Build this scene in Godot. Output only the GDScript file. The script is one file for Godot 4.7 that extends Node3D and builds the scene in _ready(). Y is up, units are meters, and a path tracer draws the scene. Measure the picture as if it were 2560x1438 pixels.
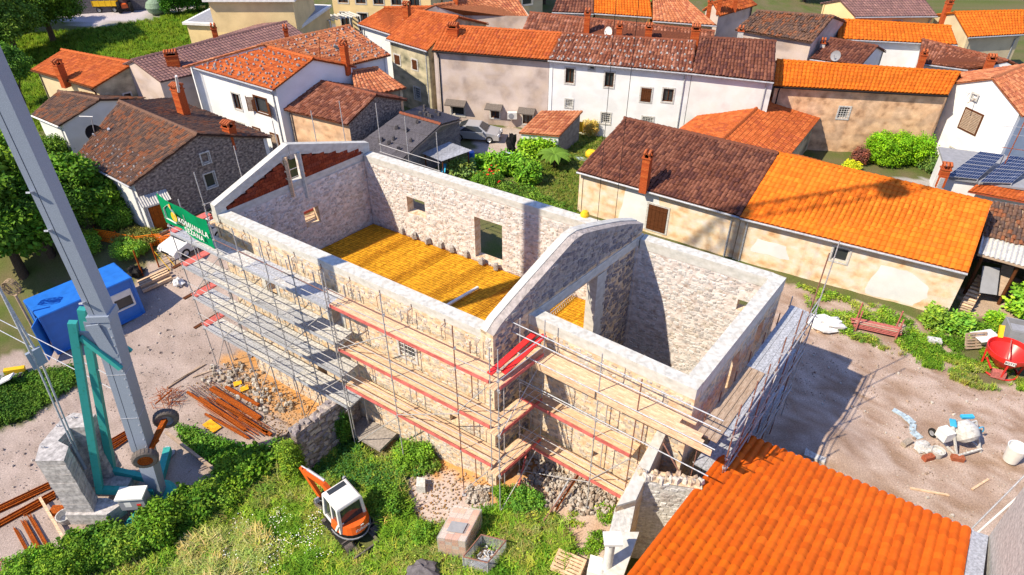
extends Node3D
# A stone building under repair behind scaffolding, a crane, a garden and the tiled village round it.

class MB:
	var v := PackedVector3Array()
	var n := PackedVector3Array()
	var c := PackedColorArray()
	var col := Color(1, 1, 1)
	func vt(p: Vector3, nn: Vector3) -> void:
		v.append(p); n.append(nn); c.append(col)
	func tri(a: Vector3, b: Vector3, d: Vector3) -> void:
		var nn: Vector3 = (b - a).cross(d - a).normalized()
		vt(a, nn); vt(d, nn); vt(b, nn)
	func quad(a: Vector3, b: Vector3, d: Vector3, e: Vector3) -> void:
		tri(a, b, d); tri(a, d, e)
	func hexa(p: Array) -> void: # 8 corners: bottom 0-3 counter-clockwise from above, top 4-7
		quad(p[3], p[2], p[1], p[0]); quad(p[4], p[5], p[6], p[7])
		for i in 4:
			var j: int = (i + 1) % 4
			quad(p[i], p[j], p[4 + j], p[4 + i])
	func box(o: Vector3, x: Vector3, y: Vector3, z: Vector3) -> void: # centre and half axes
		hexa([o - x - y + z, o + x - y + z, o + x - y - z, o - x - y - z, o - x + y + z, o + x + y + z, o + x + y - z, o - x + y - z])
	func cube(o: Vector3, s: Vector3) -> void:
		box(o, Vector3(s.x / 2, 0, 0), Vector3(0, s.y / 2, 0), Vector3(0, 0, s.z / 2))
	func beam(a: Vector3, b: Vector3, w: float, h: float, up := Vector3.UP) -> void:
		var d: Vector3 = (b - a)
		var s: Vector3 = d.cross(up)
		if s.length() < 0.001: s = d.cross(Vector3.RIGHT)
		s = s.normalized()
		var u: Vector3 = s.cross(d).normalized()
		box((a + b) / 2, d / 2, u * h / 2, s * w / 2)
	func tube(a: Vector3, b: Vector3, r: float, k := 6, r2 := -1.0, caps := true) -> void:
		if r2 < 0: r2 = r
		var d: Vector3 = (b - a).normalized()
		var s: Vector3 = d.cross(Vector3.UP)
		if s.length() < 0.01: s = d.cross(Vector3.RIGHT)
		s = s.normalized()
		var u: Vector3 = d.cross(s)
		for i in k:
			var t0 := TAU * i / k
			var t1 := TAU * (i + 1) / k
			var n0: Vector3 = s * cos(t0) + u * sin(t0)
			var n1: Vector3 = s * cos(t1) + u * sin(t1)
			vt(a + n0 * r, n0); vt(b + n1 * r2, n1); vt(a + n1 * r, n1)
			vt(a + n0 * r, n0); vt(b + n0 * r2, n0); vt(b + n1 * r2, n1)
			if caps:
				vt(a, -d); vt(a + n0 * r, -d); vt(a + n1 * r, -d)
				vt(b, d); vt(b + n1 * r2, d); vt(b + n0 * r2, d)
	func path(pts: Array, r: float, k := 6) -> void:
		for i in pts.size() - 1: tube(pts[i], pts[i + 1], r, k)
	func lathe(o: Vector3, ax: Vector3, prof: Array, k := 16, smooth := true) -> void: # prof: [along, radius]
		var s: Vector3 = ax.cross(Vector3.UP)
		if s.length() < 0.01: s = ax.cross(Vector3.RIGHT)
		s = s.normalized()
		var u: Vector3 = ax.cross(s).normalized()
		for j in prof.size() - 1:
			var h0: float = prof[j][0]; var r0: float = prof[j][1]; var h1: float = prof[j + 1][0]; var r1: float = prof[j + 1][1]
			var sl := Vector2(r0 - r1, h1 - h0).normalized()
			for i in k:
				var t0 := TAU * i / k; var t1 := TAU * (i + 1) / k
				var e0: Vector3 = s * cos(t0) + u * sin(t0); var e1: Vector3 = s * cos(t1) + u * sin(t1)
				var n0: Vector3 = e0 * sl.y + ax * sl.x; var n1: Vector3 = e1 * sl.y + ax * sl.x
				var a := o + ax * h0 + e0 * r0; var b := o + ax * h0 + e1 * r0; var d := o + ax * h1 + e1 * r1; var e := o + ax * h1 + e0 * r1
				vt(a, n0); vt(d, n1); vt(b, n1)
				vt(a, n0); vt(e, n0); vt(d, n1)
	func prism(poly: Array, off: Vector3) -> void: # poly counter-clockwise seen from the +off side
		var k := poly.size()
		var flat := PackedVector2Array()
		var nn := off.normalized()
		var ax: Vector3 = (poly[1] - poly[0]).normalized()
		var ay: Vector3 = nn.cross(ax)
		for p in poly: flat.append(Vector2((p - poly[0]).dot(ax), (p - poly[0]).dot(ay)))
		var area := 0.0
		for i in k: area += flat[i].cross(flat[(i + 1) % k])
		if area < 0:
			poly = poly.duplicate(); poly.reverse(); flat.reverse()
		var idx := Geometry2D.triangulate_polygon(flat)
		for t in range(0, idx.size(), 3):
			var a: Vector3 = poly[idx[t]]; var b: Vector3 = poly[idx[t + 1]]; var d: Vector3 = poly[idx[t + 2]]
			if (b - a).cross(d - a).dot(nn) < 0:
				var q := b; b = d; d = q
			tri(a + off, b + off, d + off); tri(a, d, b)
		for i in k:
			var a: Vector3 = poly[i]; var b: Vector3 = poly[(i + 1) % k]
			quad(a, b, b + off, a + off)
	func add(m: MB, t: Transform3D, cc: Color) -> void:
		var b := t.basis.inverse().transposed()
		for i in m.v.size():
			v.append(t * m.v[i]); n.append((b * m.n[i]).normalized()); c.append(cc)
	func mesh(mat: Material) -> ArrayMesh:
		var arr := []
		arr.resize(Mesh.ARRAY_MAX)
		arr[Mesh.ARRAY_VERTEX] = v; arr[Mesh.ARRAY_NORMAL] = n; arr[Mesh.ARRAY_COLOR] = c
		var m := ArrayMesh.new()
		m.add_surface_from_arrays(Mesh.PRIMITIVE_TRIANGLES, arr)
		m.surface_set_material(0, mat)
		return m

var M := {}
var taken := {}
var R := RandomNumberGenerator.new()
var nz := FastNoiseLite.new()

func rf(a: float, b: float) -> float: return R.randf_range(a, b)
func pick(a: Array): return a[R.randi() % a.size()]
func numbered(called: String) -> String:
	if not taken.has(called):
		taken[called] = 0
		return called
	taken[called] += 1
	return "%s_%03d" % [called, taken[called]]
func whole(p: Node) -> Vector3:
	var s := Vector3.ZERO
	while p != null and p != self:
		s += (p as Node3D).position
		p = p.get_parent()
	return s
func thing(called: String, label: String, category: String, at := Vector3.ZERO, group := "", turn := 0.0) -> Node3D:
	var o := Node3D.new()
	o.name = numbered(called); add_child(o); o.position = at; o.rotation.y = turn
	o.set_meta("label", label); o.set_meta("category", category)
	if group != "": o.set_meta("group", group)
	return o
func obj(mb: MB, called: String, mat: Material, parent: Node3D, own := false) -> MeshInstance3D:
	return inst(mb.mesh(mat), called, parent, Transform3D(Basis(), Vector3.ZERO if own else -whole(parent)))
func inst(m: Mesh, called: String, parent: Node3D, t: Transform3D) -> MeshInstance3D:
	var o := MeshInstance3D.new()
	o.mesh = m; o.name = called; o.transform = t
	parent.add_child(o, true)
	return o
func solo(mb: MB, called: String, mat: Material, label: String, category: String, group := "", kind := "") -> MeshInstance3D:
	var o := MeshInstance3D.new()
	o.mesh = mb.mesh(mat); o.name = numbered(called); add_child(o)
	if label != "": o.set_meta("label", label)
	if category != "": o.set_meta("category", category)
	if group != "": o.set_meta("group", group)
	if kind != "": o.set_meta("kind", kind)
	return o
func many(m: Mesh, called: String, ts: Array, cs: Array, parent: Node3D) -> MultiMeshInstance3D:
	var mm := MultiMesh.new()
	mm.transform_format = MultiMesh.TRANSFORM_3D; mm.use_colors = true
	mm.mesh = m; mm.instance_count = ts.size()
	for i in ts.size():
		mm.set_instance_transform(i, ts[i]); mm.set_instance_color(i, cs[i])
	var o := MultiMeshInstance3D.new()
	o.multimesh = mm
	if parent == self:
		o.name = numbered(called); add_child(o)
	else:
		o.name = called; parent.add_child(o, true); o.position = -whole(parent)
	return o
func sst(a: float, b: float, x: float) -> float:
	var t := clampf((x - a) / (b - a), 0, 1)
	return t * t * (3 - 2 * t)
func gy(x: float, z: float) -> float: return -2.6 * sst(6, -12, x) * sst(-42, -33, z)
func flat(p: Vector3) -> Vector3: return Vector3(p.x, 0, p.z)
func on(p: Vector3, y: float) -> Vector3: return Vector3(p.x, y, p.z)
func gnd(p: Vector3, dy := 0.0) -> Vector3: return Vector3(p.x, gy(p.x, p.z) + dy, p.z)

# ---------------------------------------------------------------- materials
func lin(r: float, g: float, b: float) -> Color: return Color(r, g, b).linear_to_srgb()
func noise_img(sd: int, freq: float, size: int, kind := FastNoiseLite.TYPE_SIMPLEX_SMOOTH, oct := 4) -> PackedByteArray:
	var f := FastNoiseLite.new()
	f.seed = sd; f.noise_type = kind; f.frequency = freq; f.fractal_octaves = oct
	var im := f.get_seamless_image(size, size)
	im.convert(Image.FORMAT_L8)
	return im.get_data()
func ramp(stops: Array) -> PackedColorArray: # [at, r, g, b] sRGB values -> 256 colours
	var out := PackedColorArray()
	for i in 256:
		var x := i / 255.0
		var k := 0
		while k < stops.size() - 2 and x > stops[k + 1][0]: k += 1
		var a: Array = stops[k]; var b: Array = stops[k + 1]
		var t := clampf((x - a[0]) / (b[0] - a[0]), 0, 1)
		out.append(Color(lerpf(a[1], b[1], t), lerpf(a[2], b[2], t), lerpf(a[3], b[3], t)))
	return out
# two coarse noises choose along two ramps, a fine one grains them
func tex(size: int, a: PackedByteArray, ra: PackedColorArray, b: PackedByteArray, rb: PackedColorArray, lo: float, hi: float, g: PackedByteArray, grain: float) -> ImageTexture:
	var d := PackedByteArray()
	d.resize(size * size * 3)
	var k := 255.0 / maxf(hi - lo, 0.001)
	for i in size * size:
		var t := clampf((b[i] / 255.0 - lo) / (hi - lo), 0, 1)
		var c := ra[a[i]].lerp(rb[a[i]], t)
		var s := 255.0 * (1.0 + grain * (g[i] / 127.5 - 1.0))
		d[i * 3] = int(clampf(c.r * s, 0, 255)); d[i * 3 + 1] = int(clampf(c.g * s, 0, 255)); d[i * 3 + 2] = int(clampf(c.b * s, 0, 255))
	return ImageTexture.create_from_image(Image.create_from_data(size, size, false, Image.FORMAT_RGB8, d))
func bumps(size: int, a: PackedByteArray) -> ImageTexture:
	return ImageTexture.create_from_image(Image.create_from_data(size, size, false, Image.FORMAT_L8, a))
func mat(albedo: Color, rough := 0.8, metal := 0.0, t: Texture2D = null, scale := 0.5, bump: Texture2D = null, relief := 1.0, world := true) -> StandardMaterial3D:
	var m := StandardMaterial3D.new()
	m.albedo_color = albedo; m.roughness = rough; m.metallic = metal
	m.vertex_color_use_as_albedo = true; m.metallic_specular = 0.5 if rough < 0.45 else 0.22
	m.cull_mode = BaseMaterial3D.CULL_DISABLED
	if t != null: m.albedo_texture = t
	if t != null or bump != null:
		m.uv1_triplanar = true; m.uv1_world_triplanar = world; m.uv1_scale = Vector3.ONE * scale
	if bump != null:
		m.heightmap_enabled = true; m.heightmap_texture = bump; m.heightmap_scale = relief
	return m
func materials() -> void:
	var S := 512
	var n1 := noise_img(3, 0.006, S, FastNoiseLite.TYPE_SIMPLEX_SMOOTH, 5)
	var n2 := noise_img(9, 0.012, S, FastNoiseLite.TYPE_SIMPLEX_SMOOTH, 5)
	var n3 := noise_img(21, 0.03, S, FastNoiseLite.TYPE_SIMPLEX_SMOOTH, 4)
	var fine := noise_img(5, 0.22, S, FastNoiseLite.TYPE_SIMPLEX, 3)
	var cell := noise_img(7, 0.09, S, FastNoiseLite.TYPE_CELLULAR, 2)
	var bf := bumps(S, fine); var bc := bumps(S, cell); var b3 := bumps(S, n3)
	var gr := func(a: float, b: float): return ramp([[0.0, a, a, a], [1.0, b, b, b]])
	var t_plain := tex(S, n1, gr.call(0.9, 1.0), n2, gr.call(0.86, 1.0), 0.3, 0.8, fine, 0.05)
	var t_rough := tex(S, n2, gr.call(0.72, 1.0), n3, gr.call(0.6, 0.98), 0.35, 0.8, fine, 0.16)
	# white render with faint grey weathering
	var t_white := tex(S, n1, ramp([[0, 0.84, 0.84, 0.84], [0.45, 0.97, 0.97, 0.97], [1, 1, 1, 1]]), n2, ramp([[0, 0.9, 0.9, 0.9], [1, 0.99, 0.98, 0.96]]), 0.3, 0.7, fine, 0.03)
	M.white_wall = mat(lin(0.79, 0.81, 0.84), 0.9, 0, t_white, 0.11, bf, 0.3)
	M.pale_wall = mat(lin(0.72, 0.74, 0.75), 0.9, 0, t_white, 0.13, bf, 0.3)
	M.cream_wall = mat(lin(0.66, 0.55, 0.36), 0.9, 0, t_white, 0.13, bf, 0.3)
	M.yellow_wall = mat(lin(0.8, 0.62, 0.33), 0.9, 0, t_plain, 0.13, bf, 0.3)
	var t_grey := tex(S, n1, ramp([[0, 0.62, 0.58, 0.55], [0.5, 0.9, 0.87, 0.85], [1, 1, 0.97, 0.94]]), n2, ramp([[0, 0.8, 0.74, 0.68], [1, 0.98, 0.95, 0.9]]), 0.4, 0.75, fine, 0.06)
	M.grey_wall = mat(lin(0.66, 0.6, 0.59), 0.92, 0, t_grey, 0.1, bf, 0.4)
	M.dirty_wall = mat(lin(0.7, 0.65, 0.55), 0.95, 0, tex(S, n2, ramp([[0, 0.35, 0.36, 0.33], [0.42, 0.75, 0.75, 0.68], [1, 1, 0.97, 0.88]]), n1, ramp([[0, 0.5, 0.5, 0.46], [1, 0.98, 0.95, 0.88]]), 0.35, 0.7, fine, 0.12), 0.14, bf, 0.6)
	# ochre lime render with flaked white patches, bare pinkish spots
	M.ochre_wall = mat(lin(0.76, 0.75, 0.86), 0.95, 0, tex(S, n2, ramp([[0, 0.8, 0.6, 0.42], [0.35, 0.94, 0.8, 0.58], [0.6, 0.98, 0.9, 0.72], [1, 0.99, 0.96, 0.9]]), n1, ramp([[0, 0.86, 0.72, 0.58], [0.4, 0.96, 0.88, 0.72], [1, 0.98, 0.96, 0.92]]), 0.35, 0.7, fine, 0.12), 0.2, b3, 1.2)
	M.beige_wall = mat(lin(0.95, 0.85, 0.8), 0.95, 0, tex(S, n2, ramp([[0, 0.55, 0.45, 0.36], [0.4, 0.82, 0.7, 0.57], [1, 0.96, 0.86, 0.72]]), n1, ramp([[0, 0.62, 0.54, 0.46], [1, 0.92, 0.82, 0.7]]), 0.4, 0.7, fine, 0.12), 0.15, b3, 1.2)
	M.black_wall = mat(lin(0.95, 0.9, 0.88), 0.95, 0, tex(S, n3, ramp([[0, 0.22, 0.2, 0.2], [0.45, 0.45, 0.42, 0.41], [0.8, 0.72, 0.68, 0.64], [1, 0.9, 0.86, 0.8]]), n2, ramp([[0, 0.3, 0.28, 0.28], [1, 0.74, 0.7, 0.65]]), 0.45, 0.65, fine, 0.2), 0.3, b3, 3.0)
	M.block_wall = mat(lin(0.3, 0.29, 0.3), 0.95, 0, t_rough, 0.3, bf, 0.8)
	# masonry of the old building
	M.mortar_out = mat(lin(0.78, 0.78, 0.8), 0.95, 0, tex(S, n2, ramp([[0, 0.78, 0.62, 0.46], [0.4, 0.92, 0.81, 0.66], [1, 0.98, 0.94, 0.87]]), n3, ramp([[0, 0.72, 0.6, 0.48], [1, 0.96, 0.9, 0.8]]), 0.45, 0.72, fine, 0.16), 0.4, b3, 2.5)
	M.mortar_in = mat(lin(0.9, 0.9, 0.9), 0.95, 0, tex(S, n2, ramp([[0, 0.55, 0.48, 0.44], [0.4, 0.82, 0.78, 0.76], [1, 0.98, 0.96, 0.95]]), n3, ramp([[0, 0.6, 0.52, 0.46], [0.5, 0.88, 0.85, 0.83], [1, 0.96, 0.94, 0.92]]), 0.45, 0.72, fine, 0.18), 0.4, b3, 2.5)
	M.stone = mat(Color(1, 1, 1), 0.95, 0, t_rough, 1.1, bf, 1.0)
	M.concrete = mat(lin(0.62, 0.62, 0.6), 0.9, 0, tex(S, n2, ramp([[0, 0.78, 0.78, 0.77], [0.5, 0.93, 0.93, 0.92], [1, 1, 1, 1]]), n1, ramp([[0, 0.84, 0.82, 0.78], [1, 1, 1, 1]]), 0.3, 0.7, fine, 0.06), 0.5, bf, 0.4)
	M.slab = mat(lin(0.4, 0.36, 0.33), 0.95, 0, t_rough, 0.9, bf, 0.6)
	M.ballast = mat(lin(0.66, 0.63, 0.62), 0.9, 0, t_rough, 0.5, bf, 0.4)
	M.tile = mat(Color(1, 1, 1), 0.75, 0, t_rough, 0.9, bf, 0.25)
	M.tile_clean = mat(Color(1, 1, 1), 0.62, 0, t_plain, 0.8, bf, 0.15)
	M.ground = mat(Color(1, 1, 1), 0.97, 0, tex(S, n3, gr.call(0.84, 1.0), fine, gr.call(0.7, 1.0), 0.2, 0.75, cell, 0.1), 0.6, bc, 1.6)
	var streak := PackedByteArray(); streak.resize(S * S)
	for y in S:
		for x in S: streak[y * S + x] = (n3[y * S + (x / 10)] + fine[y * S + (x / 26)]) / 2
	var t_wood := tex(S, streak, ramp([[0.2, 0.62, 0.54, 0.46], [0.5, 0.88, 0.81, 0.73], [0.8, 1, 0.96, 0.91]]), n1, ramp([[0.2, 0.7, 0.64, 0.58], [1, 1, 0.95, 0.88]]), 0.3, 0.7, fine, 0.07)
	M.wood = mat(lin(0.92, 0.77, 0.62), 0.85, 0, t_wood, 1.0, null, 1.0, false)
	M.old_wood = mat(lin(0.56, 0.5, 0.46), 0.9, 0, t_wood, 1.0, null, 1.0, false)
	M.dark_wood = mat(lin(0.14, 0.06, 0.03), 0.75, 0, t_wood, 1.0, null, 1.0, false)
	M.door_wood = mat(lin(0.42, 0.13, 0.02), 0.5, 0, t_wood, 1.0, null, 1.0, false)
	M.red_board = mat(lin(0.8, 0.24, 0.26), 0.8, 0, t_wood, 0.8, null, 1.0, false)
	M.formply = mat(lin(0.98, 0.5, 0.03), 0.6, 0, t_rough, 0.45)
	var t_rust := tex(S, n3, ramp([[0, 0.28, 0.13, 0.07], [0.4, 0.55, 0.27, 0.1], [0.75, 0.82, 0.42, 0.12], [1, 0.9, 0.55, 0.2]]), n2, ramp([[0, 0.36, 0.18, 0.1], [1, 0.72, 0.38, 0.14]]), 0.35, 0.65, fine, 0.15)
	M.rust = mat(Color(1, 1, 1), 0.9, 0.1, t_rust, 1.2)
	M.rust_pole = mat(lin(0.33, 0.17, 0.13), 0.8, 0.0, t_rough, 1.5)
	M.galv = mat(lin(0.6, 0.63, 0.69), 0.5, 0.15, t_rough, 1.2)
	M.pole = mat(lin(0.58, 0.57, 0.58), 0.5, 0.15, t_rough, 2.0)
	M.mast = mat(lin(0.34, 0.4, 0.5), 0.5, 0.1, tex(S, cell, gr.call(0.82, 1.0), n2, gr.call(0.8, 1.0), 0.3, 0.7, fine, 0.08), 0.7)
	M.teal = mat(lin(0.05, 0.36, 0.34), 0.5, 0.1, tex(S, n2, ramp([[0, 0.75, 0.78, 0.72], [0.3, 0.95, 0.95, 0.95], [1, 1, 1, 1]]), n3, ramp([[0, 1, 0.7, 0.5], [0.2, 0.98, 0.98, 0.96], [1, 1, 1, 1]]), 0.3, 0.6, fine, 0.05), 0.5)
	M.blue = mat(lin(0.02, 0.17, 0.62), 0.4, 0.0, t_plain, 0.4)
	M.white = mat(lin(0.78, 0.78, 0.76), 0.5, 0.0, t_plain, 0.6)
	M.chalk = mat(lin(0.72, 0.71, 0.68), 0.9, 0.0, t_rough, 0.9)
	M.grey = mat(lin(0.3, 0.31, 0.34), 0.6, 0.0, t_plain, 0.6)
	M.black = mat(lin(0.02, 0.02, 0.022), 0.6, 0.0, t_rough, 1.0)
	M.rubber = mat(lin(0.035, 0.034, 0.033), 0.85, 0.0, t_rough, 1.4, bf, 0.5)
	M.dusty = mat(lin(0.22, 0.19, 0.17), 0.95, 0.0, t_rough, 1.4, bf, 0.8)
	M.orange = mat(lin(0.8, 0.13, 0.02), 0.35, 0.0, t_plain, 0.8)
	M.red = mat(lin(0.72, 0.03, 0.025), 0.35, 0.0, t_plain, 0.8)
	M.red_dusty = mat(lin(0.62, 0.2, 0.18), 0.8, 0.0, t_rough, 1.2)
	M.yellow = mat(lin(0.85, 0.52, 0.03), 0.5, 0.0, t_plain, 0.8)
	M.green_cloth = mat(lin(0.0, 0.26, 0.1), 0.7, 0.0, t_plain, 0.6)
	M.sky_blue = mat(lin(0.06, 0.45, 0.75), 0.5, 0.0, t_plain, 0.6)
	M.pale_blue = mat(lin(0.55, 0.68, 0.76), 0.6, 0.0, t_rough, 0.9)
	M.net = mat(lin(0.85, 0.2, 0.01), 0.7)
	M.rope = mat(lin(0.3, 0.22, 0.14), 0.9)
	M.brick = mat(Color(1, 1, 1), 0.9, 0, t_rough, 1.6, bf, 0.8)
	M.glass = mat(lin(0.035, 0.04, 0.045), 0.08)
	M.clear = mat(Color(0.55, 0.65, 0.6, 0.35), 0.04)
	M.clear.transparency = BaseMaterial3D.TRANSPARENCY_ALPHA
	M.film = mat(Color(0.97, 0.97, 0.98, 0.2), 0.25, 0.0, null)
	M.film.transparency = BaseMaterial3D.TRANSPARENCY_ALPHA
	M.solar = mat(lin(0.008, 0.02, 0.07), 0.12)
	M.silver = mat(lin(0.5, 0.51, 0.53), 0.3, 0.5)
	M.sheet = mat(lin(0.5, 0.52, 0.57), 0.5, 0.1, t_rough, 0.6)
	M.sheet_dark = mat(lin(0.2, 0.185, 0.2), 0.9, 0.0, t_rough, 0.6, bf, 0.5)
	M.leaf = mat(Color(1, 1, 1), 0.6)
	M.leaf.backlight_enabled = true; M.leaf.backlight = Color(0.35, 0.45, 0.12)
	M.grass = mat(Color(1, 1, 1), 0.7)
	M.grass.backlight_enabled = true; M.grass.backlight = Color(0.3, 0.36, 0.1)
	M.bark = mat(lin(0.12, 0.09, 0.065), 0.95, 0, t_rough, 1.2, b3, 3.0)
	M.plain = mat(Color(1, 1, 1), 0.8, 0, t_plain, 0.8)
	M.asphalt = mat(lin(0.2, 0.2, 0.22), 0.95, 0, t_rough, 0.3)
	M.tank = mat(lin(0.3, 0.42, 0.3), 0.6, 0.0, t_rough, 0.6)
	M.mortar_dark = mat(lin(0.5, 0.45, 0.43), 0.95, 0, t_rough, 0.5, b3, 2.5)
func _ready() -> void:
	R.seed = 11; nz.seed = 4; nz.frequency = 0.08
	var cam := Camera3D.new()
	cam.name = "camera"; add_child(cam)
	cam.position = Vector3(0, 25, 0); cam.rotation_degrees = Vector3(-36.4, 0, 0)
	cam.fov = 45.67; cam.far = 600; cam.near = 0.1; cam.current = true
	var sky := ProceduralSkyMaterial.new()
	sky.sky_top_color = Color(0.34, 0.43, 0.62); sky.sky_horizon_color = Color(0.74, 0.76, 0.8)
	sky.ground_horizon_color = Color(0.55, 0.55, 0.52); sky.ground_bottom_color = Color(0.3, 0.29, 0.27)
	sky.sun_angle_max = 1.0; sky.sky_energy_multiplier = 1.25
	var env := Environment.new()
	env.background_mode = Environment.BG_SKY
	env.sky = Sky.new(); env.sky.sky_material = sky
	env.tonemap_mode = Environment.TONE_MAPPER_LINEAR; env.tonemap_exposure = 1.5
	env.sdfgi_enabled = true; env.ssao_enabled = true; env.ssil_enabled = true
	var we := WorldEnvironment.new()
	we.name = "world_environment"; we.environment = env; add_child(we)
	var sun := DirectionalLight3D.new()
	sun.name = "sun"; add_child(sun)
	sun.light_energy = 1.6; sun.light_color = Color(1.0, 0.94, 0.84); sun.light_angular_distance = 0.5; sun.shadow_enabled = true
	sun.look_at_from_position(Vector3(-83, 100, 44.5), Vector3.ZERO)
	materials(); tile_shapes(); leaf_shapes()
	print("materials")
	setting(); print("setting")
	building(); print("building")
	scaffolds(); print("scaffolds")
	village(); print("village")
	objects(); print("objects")
	plants(); print("plants")
var zones := []
func poly2(a: Array) -> PackedVector2Array:
	var p := PackedVector2Array()
	for q in a: p.append(Vector2(q.x, q.z))
	return p
func zone_at(x: float, z: float) -> int:
	var w := Vector2(x + nz.get_noise_2d(x * 9, z * 9) * 0.7, z + nz.get_noise_2d(x * 9 + 400, z * 9) * 0.7)
	for i in zones.size():
		var zn: Dictionary = zones[i]
		if zn.box.has_point(w) and Geometry2D.is_point_in_polygon(w, zn.p): return i
	return -1
func add_zone(called: String, a: Array, c: Color, c2: Color) -> void:
	var p := poly2(a)
	var b := Rect2(p[0], Vector2.ZERO)
	for q in p: b = b.expand(q)
	zones.append({"name": called, "p": p, "box": b.grow(1.0), "c": c, "c2": c2})
func setting() -> void:
	var soil := Color(0.2, 0.17, 0.09); var soil2 := Color(0.12, 0.16, 0.04)
	add_zone("verge", [Vector3(-27.65,-2.60,-24.42), Vector3(-30.16,-2.60,-28.47), Vector3(-25.64,-2.60,-29.55), Vector3(-24.89,-2.60,-27.99), Vector3(-26.02,-2.60,-25.26)], Color(0.05, 0.09, 0.02), Color(0.09, 0.11, 0.035))
	add_zone("rubble_ground", [Vector3(-5.38,-1.80,-20.95), Vector3(-3.24,-1.35,-21.00), Vector3(-1.00,-0.87,-19.34), Vector3(-1.58,-1.00,-18.17), Vector3(-2.98,-1.30,-17.77), Vector3(-4.28,-1.58,-18.27)], Color(0.66, 0.5, 0.42), Color(0.58, 0.52, 0.5))
	add_zone("rubble_ground", [Vector3(0.89,-0.51,-18.96), Vector3(2.77,-0.22,-20.51), Vector3(5.12,-0.02,-20.34), Vector3(4.87,-0.03,-18.40), Vector3(3.94,-0.09,-14.93), Vector3(2.54,-0.25,-14.99), Vector3(1.81,-0.36,-16.11), Vector3(2.06,-0.32,-17.80)], Color(0.58, 0.4, 0.28), Color(0.68, 0.56, 0.48))
	add_zone("bare_earth", [Vector3(-17.27,-2.60,-30.52), Vector3(-14.31,-2.60,-31.99), Vector3(-8.99,-2.41,-29.96), Vector3(-1.64,-1.01,-24.21), Vector3(1.03,-0.49,-24.83), Vector3(6.06,0.00,-21.75), Vector3(5.62,-0.00,-18.80), Vector3(3.86,-0.10,-18.66), Vector3(2.17,-0.30,-19.67), Vector3(0.35,-0.61,-18.61), Vector3(-1.15,-0.91,-18.52), Vector3(-2.42,-1.18,-20.24), Vector3(-5.59,-1.85,-22.58), Vector3(-9.00,-2.41,-25.23), Vector3(-11.47,-2.59,-24.69), Vector3(-14.16,-2.60,-26.58)], Color(0.72, 0.36, 0.12), Color(0.62, 0.38, 0.2))
	add_zone("gravel_yard", [Vector3(-22.87,-2.60,-15.31), Vector3(-28.80,-2.60,-24.56), Vector3(-27.00,-2.60,-26.58), Vector3(-24.93,-2.60,-28.15), Vector3(-25.88,-2.60,-29.55), Vector3(-30.75,-2.60,-28.31), Vector3(-31.92,-2.60,-30.17), Vector3(-26.46,-2.60,-31.61), Vector3(-24.26,-2.53,-33.86), Vector3(-25.12,-1.80,-36.31), Vector3(-23.33,-0.25,-40.28), Vector3(-19.90,-0.35,-39.93), Vector3(-16.51,-2.40,-34.52), Vector3(-9.30,-2.44,-26.73), Vector3(-11.82,-2.60,-24.42), Vector3(-11.97,-2.60,-22.69), Vector3(-14.28,-2.60,-21.70), Vector3(-15.84,-2.60,-19.18), Vector3(-19.77,-2.60,-16.76), Vector3(-19.84,-2.60,-15.31)], Color(0.54, 0.44, 0.39), Color(0.42, 0.335, 0.29))
	add_zone("dirt_yard", [Vector3(7.68,0.00,-20.33), Vector3(11.70,0.00,-24.36), Vector3(16.42,0.00,-35.14), Vector3(18.52,-0.00,-33.25), Vector3(21.79,0.00,-31.79), Vector3(24.66,0.00,-30.45), Vector3(24.17,0.00,-27.33), Vector3(23.95,0.00,-25.35), Vector3(28.17,0.00,-25.50), Vector3(21.63,0.00,-13.87), Vector3(6.10,0.00,-12.36)], Color(0.38, 0.255, 0.18), Color(0.62, 0.49, 0.41))
	add_zone("dirt_yard", [Vector3(27.62,0.00,-33.87), Vector3(32.34,0.00,-35.14), Vector3(31.78,0.00,-31.87), Vector3(29.68,0.00,-30.74), Vector3(26.43,0.00,-30.74)], Color(0.62, 0.46, 0.34), Color(0.52, 0.4, 0.3))
	add_zone("lawn", [Vector3(3.75,0.00,-57.33), Vector3(8.31,0.00,-58.21), Vector3(6.80,0.00,-50.22), Vector3(5.08,-0.00,-41.48), Vector3(0.30,0.00,-44.33), Vector3(0.64,0.00,-49.51)], Color(0.13, 0.17, 0.03), Color(0.2, 0.19, 0.05))
	add_zone("courtyard", [Vector3(-3.61,0.00,-58.21), Vector3(4.34,0.00,-58.21), Vector3(1.98,0.00,-51.68), Vector3(-2.98,0.00,-51.68)], Color(0.5, 0.4, 0.33), Color(0.58, 0.5, 0.44))
	add_zone("cobbled_path", [Vector3(25.68,0.00,-48.82), Vector3(33.13,0.00,-48.48), Vector3(34.73,0.00,-46.18), Vector3(31.65,0.00,-42.59), Vector3(24.92,0.00,-46.82)], Color(0.42, 0.4, 0.38), Color(0.54, 0.5, 0.48))
	add_zone("parking", [Vector3(-57.12,0.00,-88.76), Vector3(-61.05,0.00,-100.36), Vector3(-60.98,0.00,-108.36), Vector3(-49.74,0.00,-113.44), Vector3(-43.86,0.00,-99.30), Vector3(-47.17,-0.00,-95.24), Vector3(-52.32,0.00,-90.36)], Color(0.66, 0.6, 0.62), Color(0.6, 0.55, 0.57))
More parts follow.
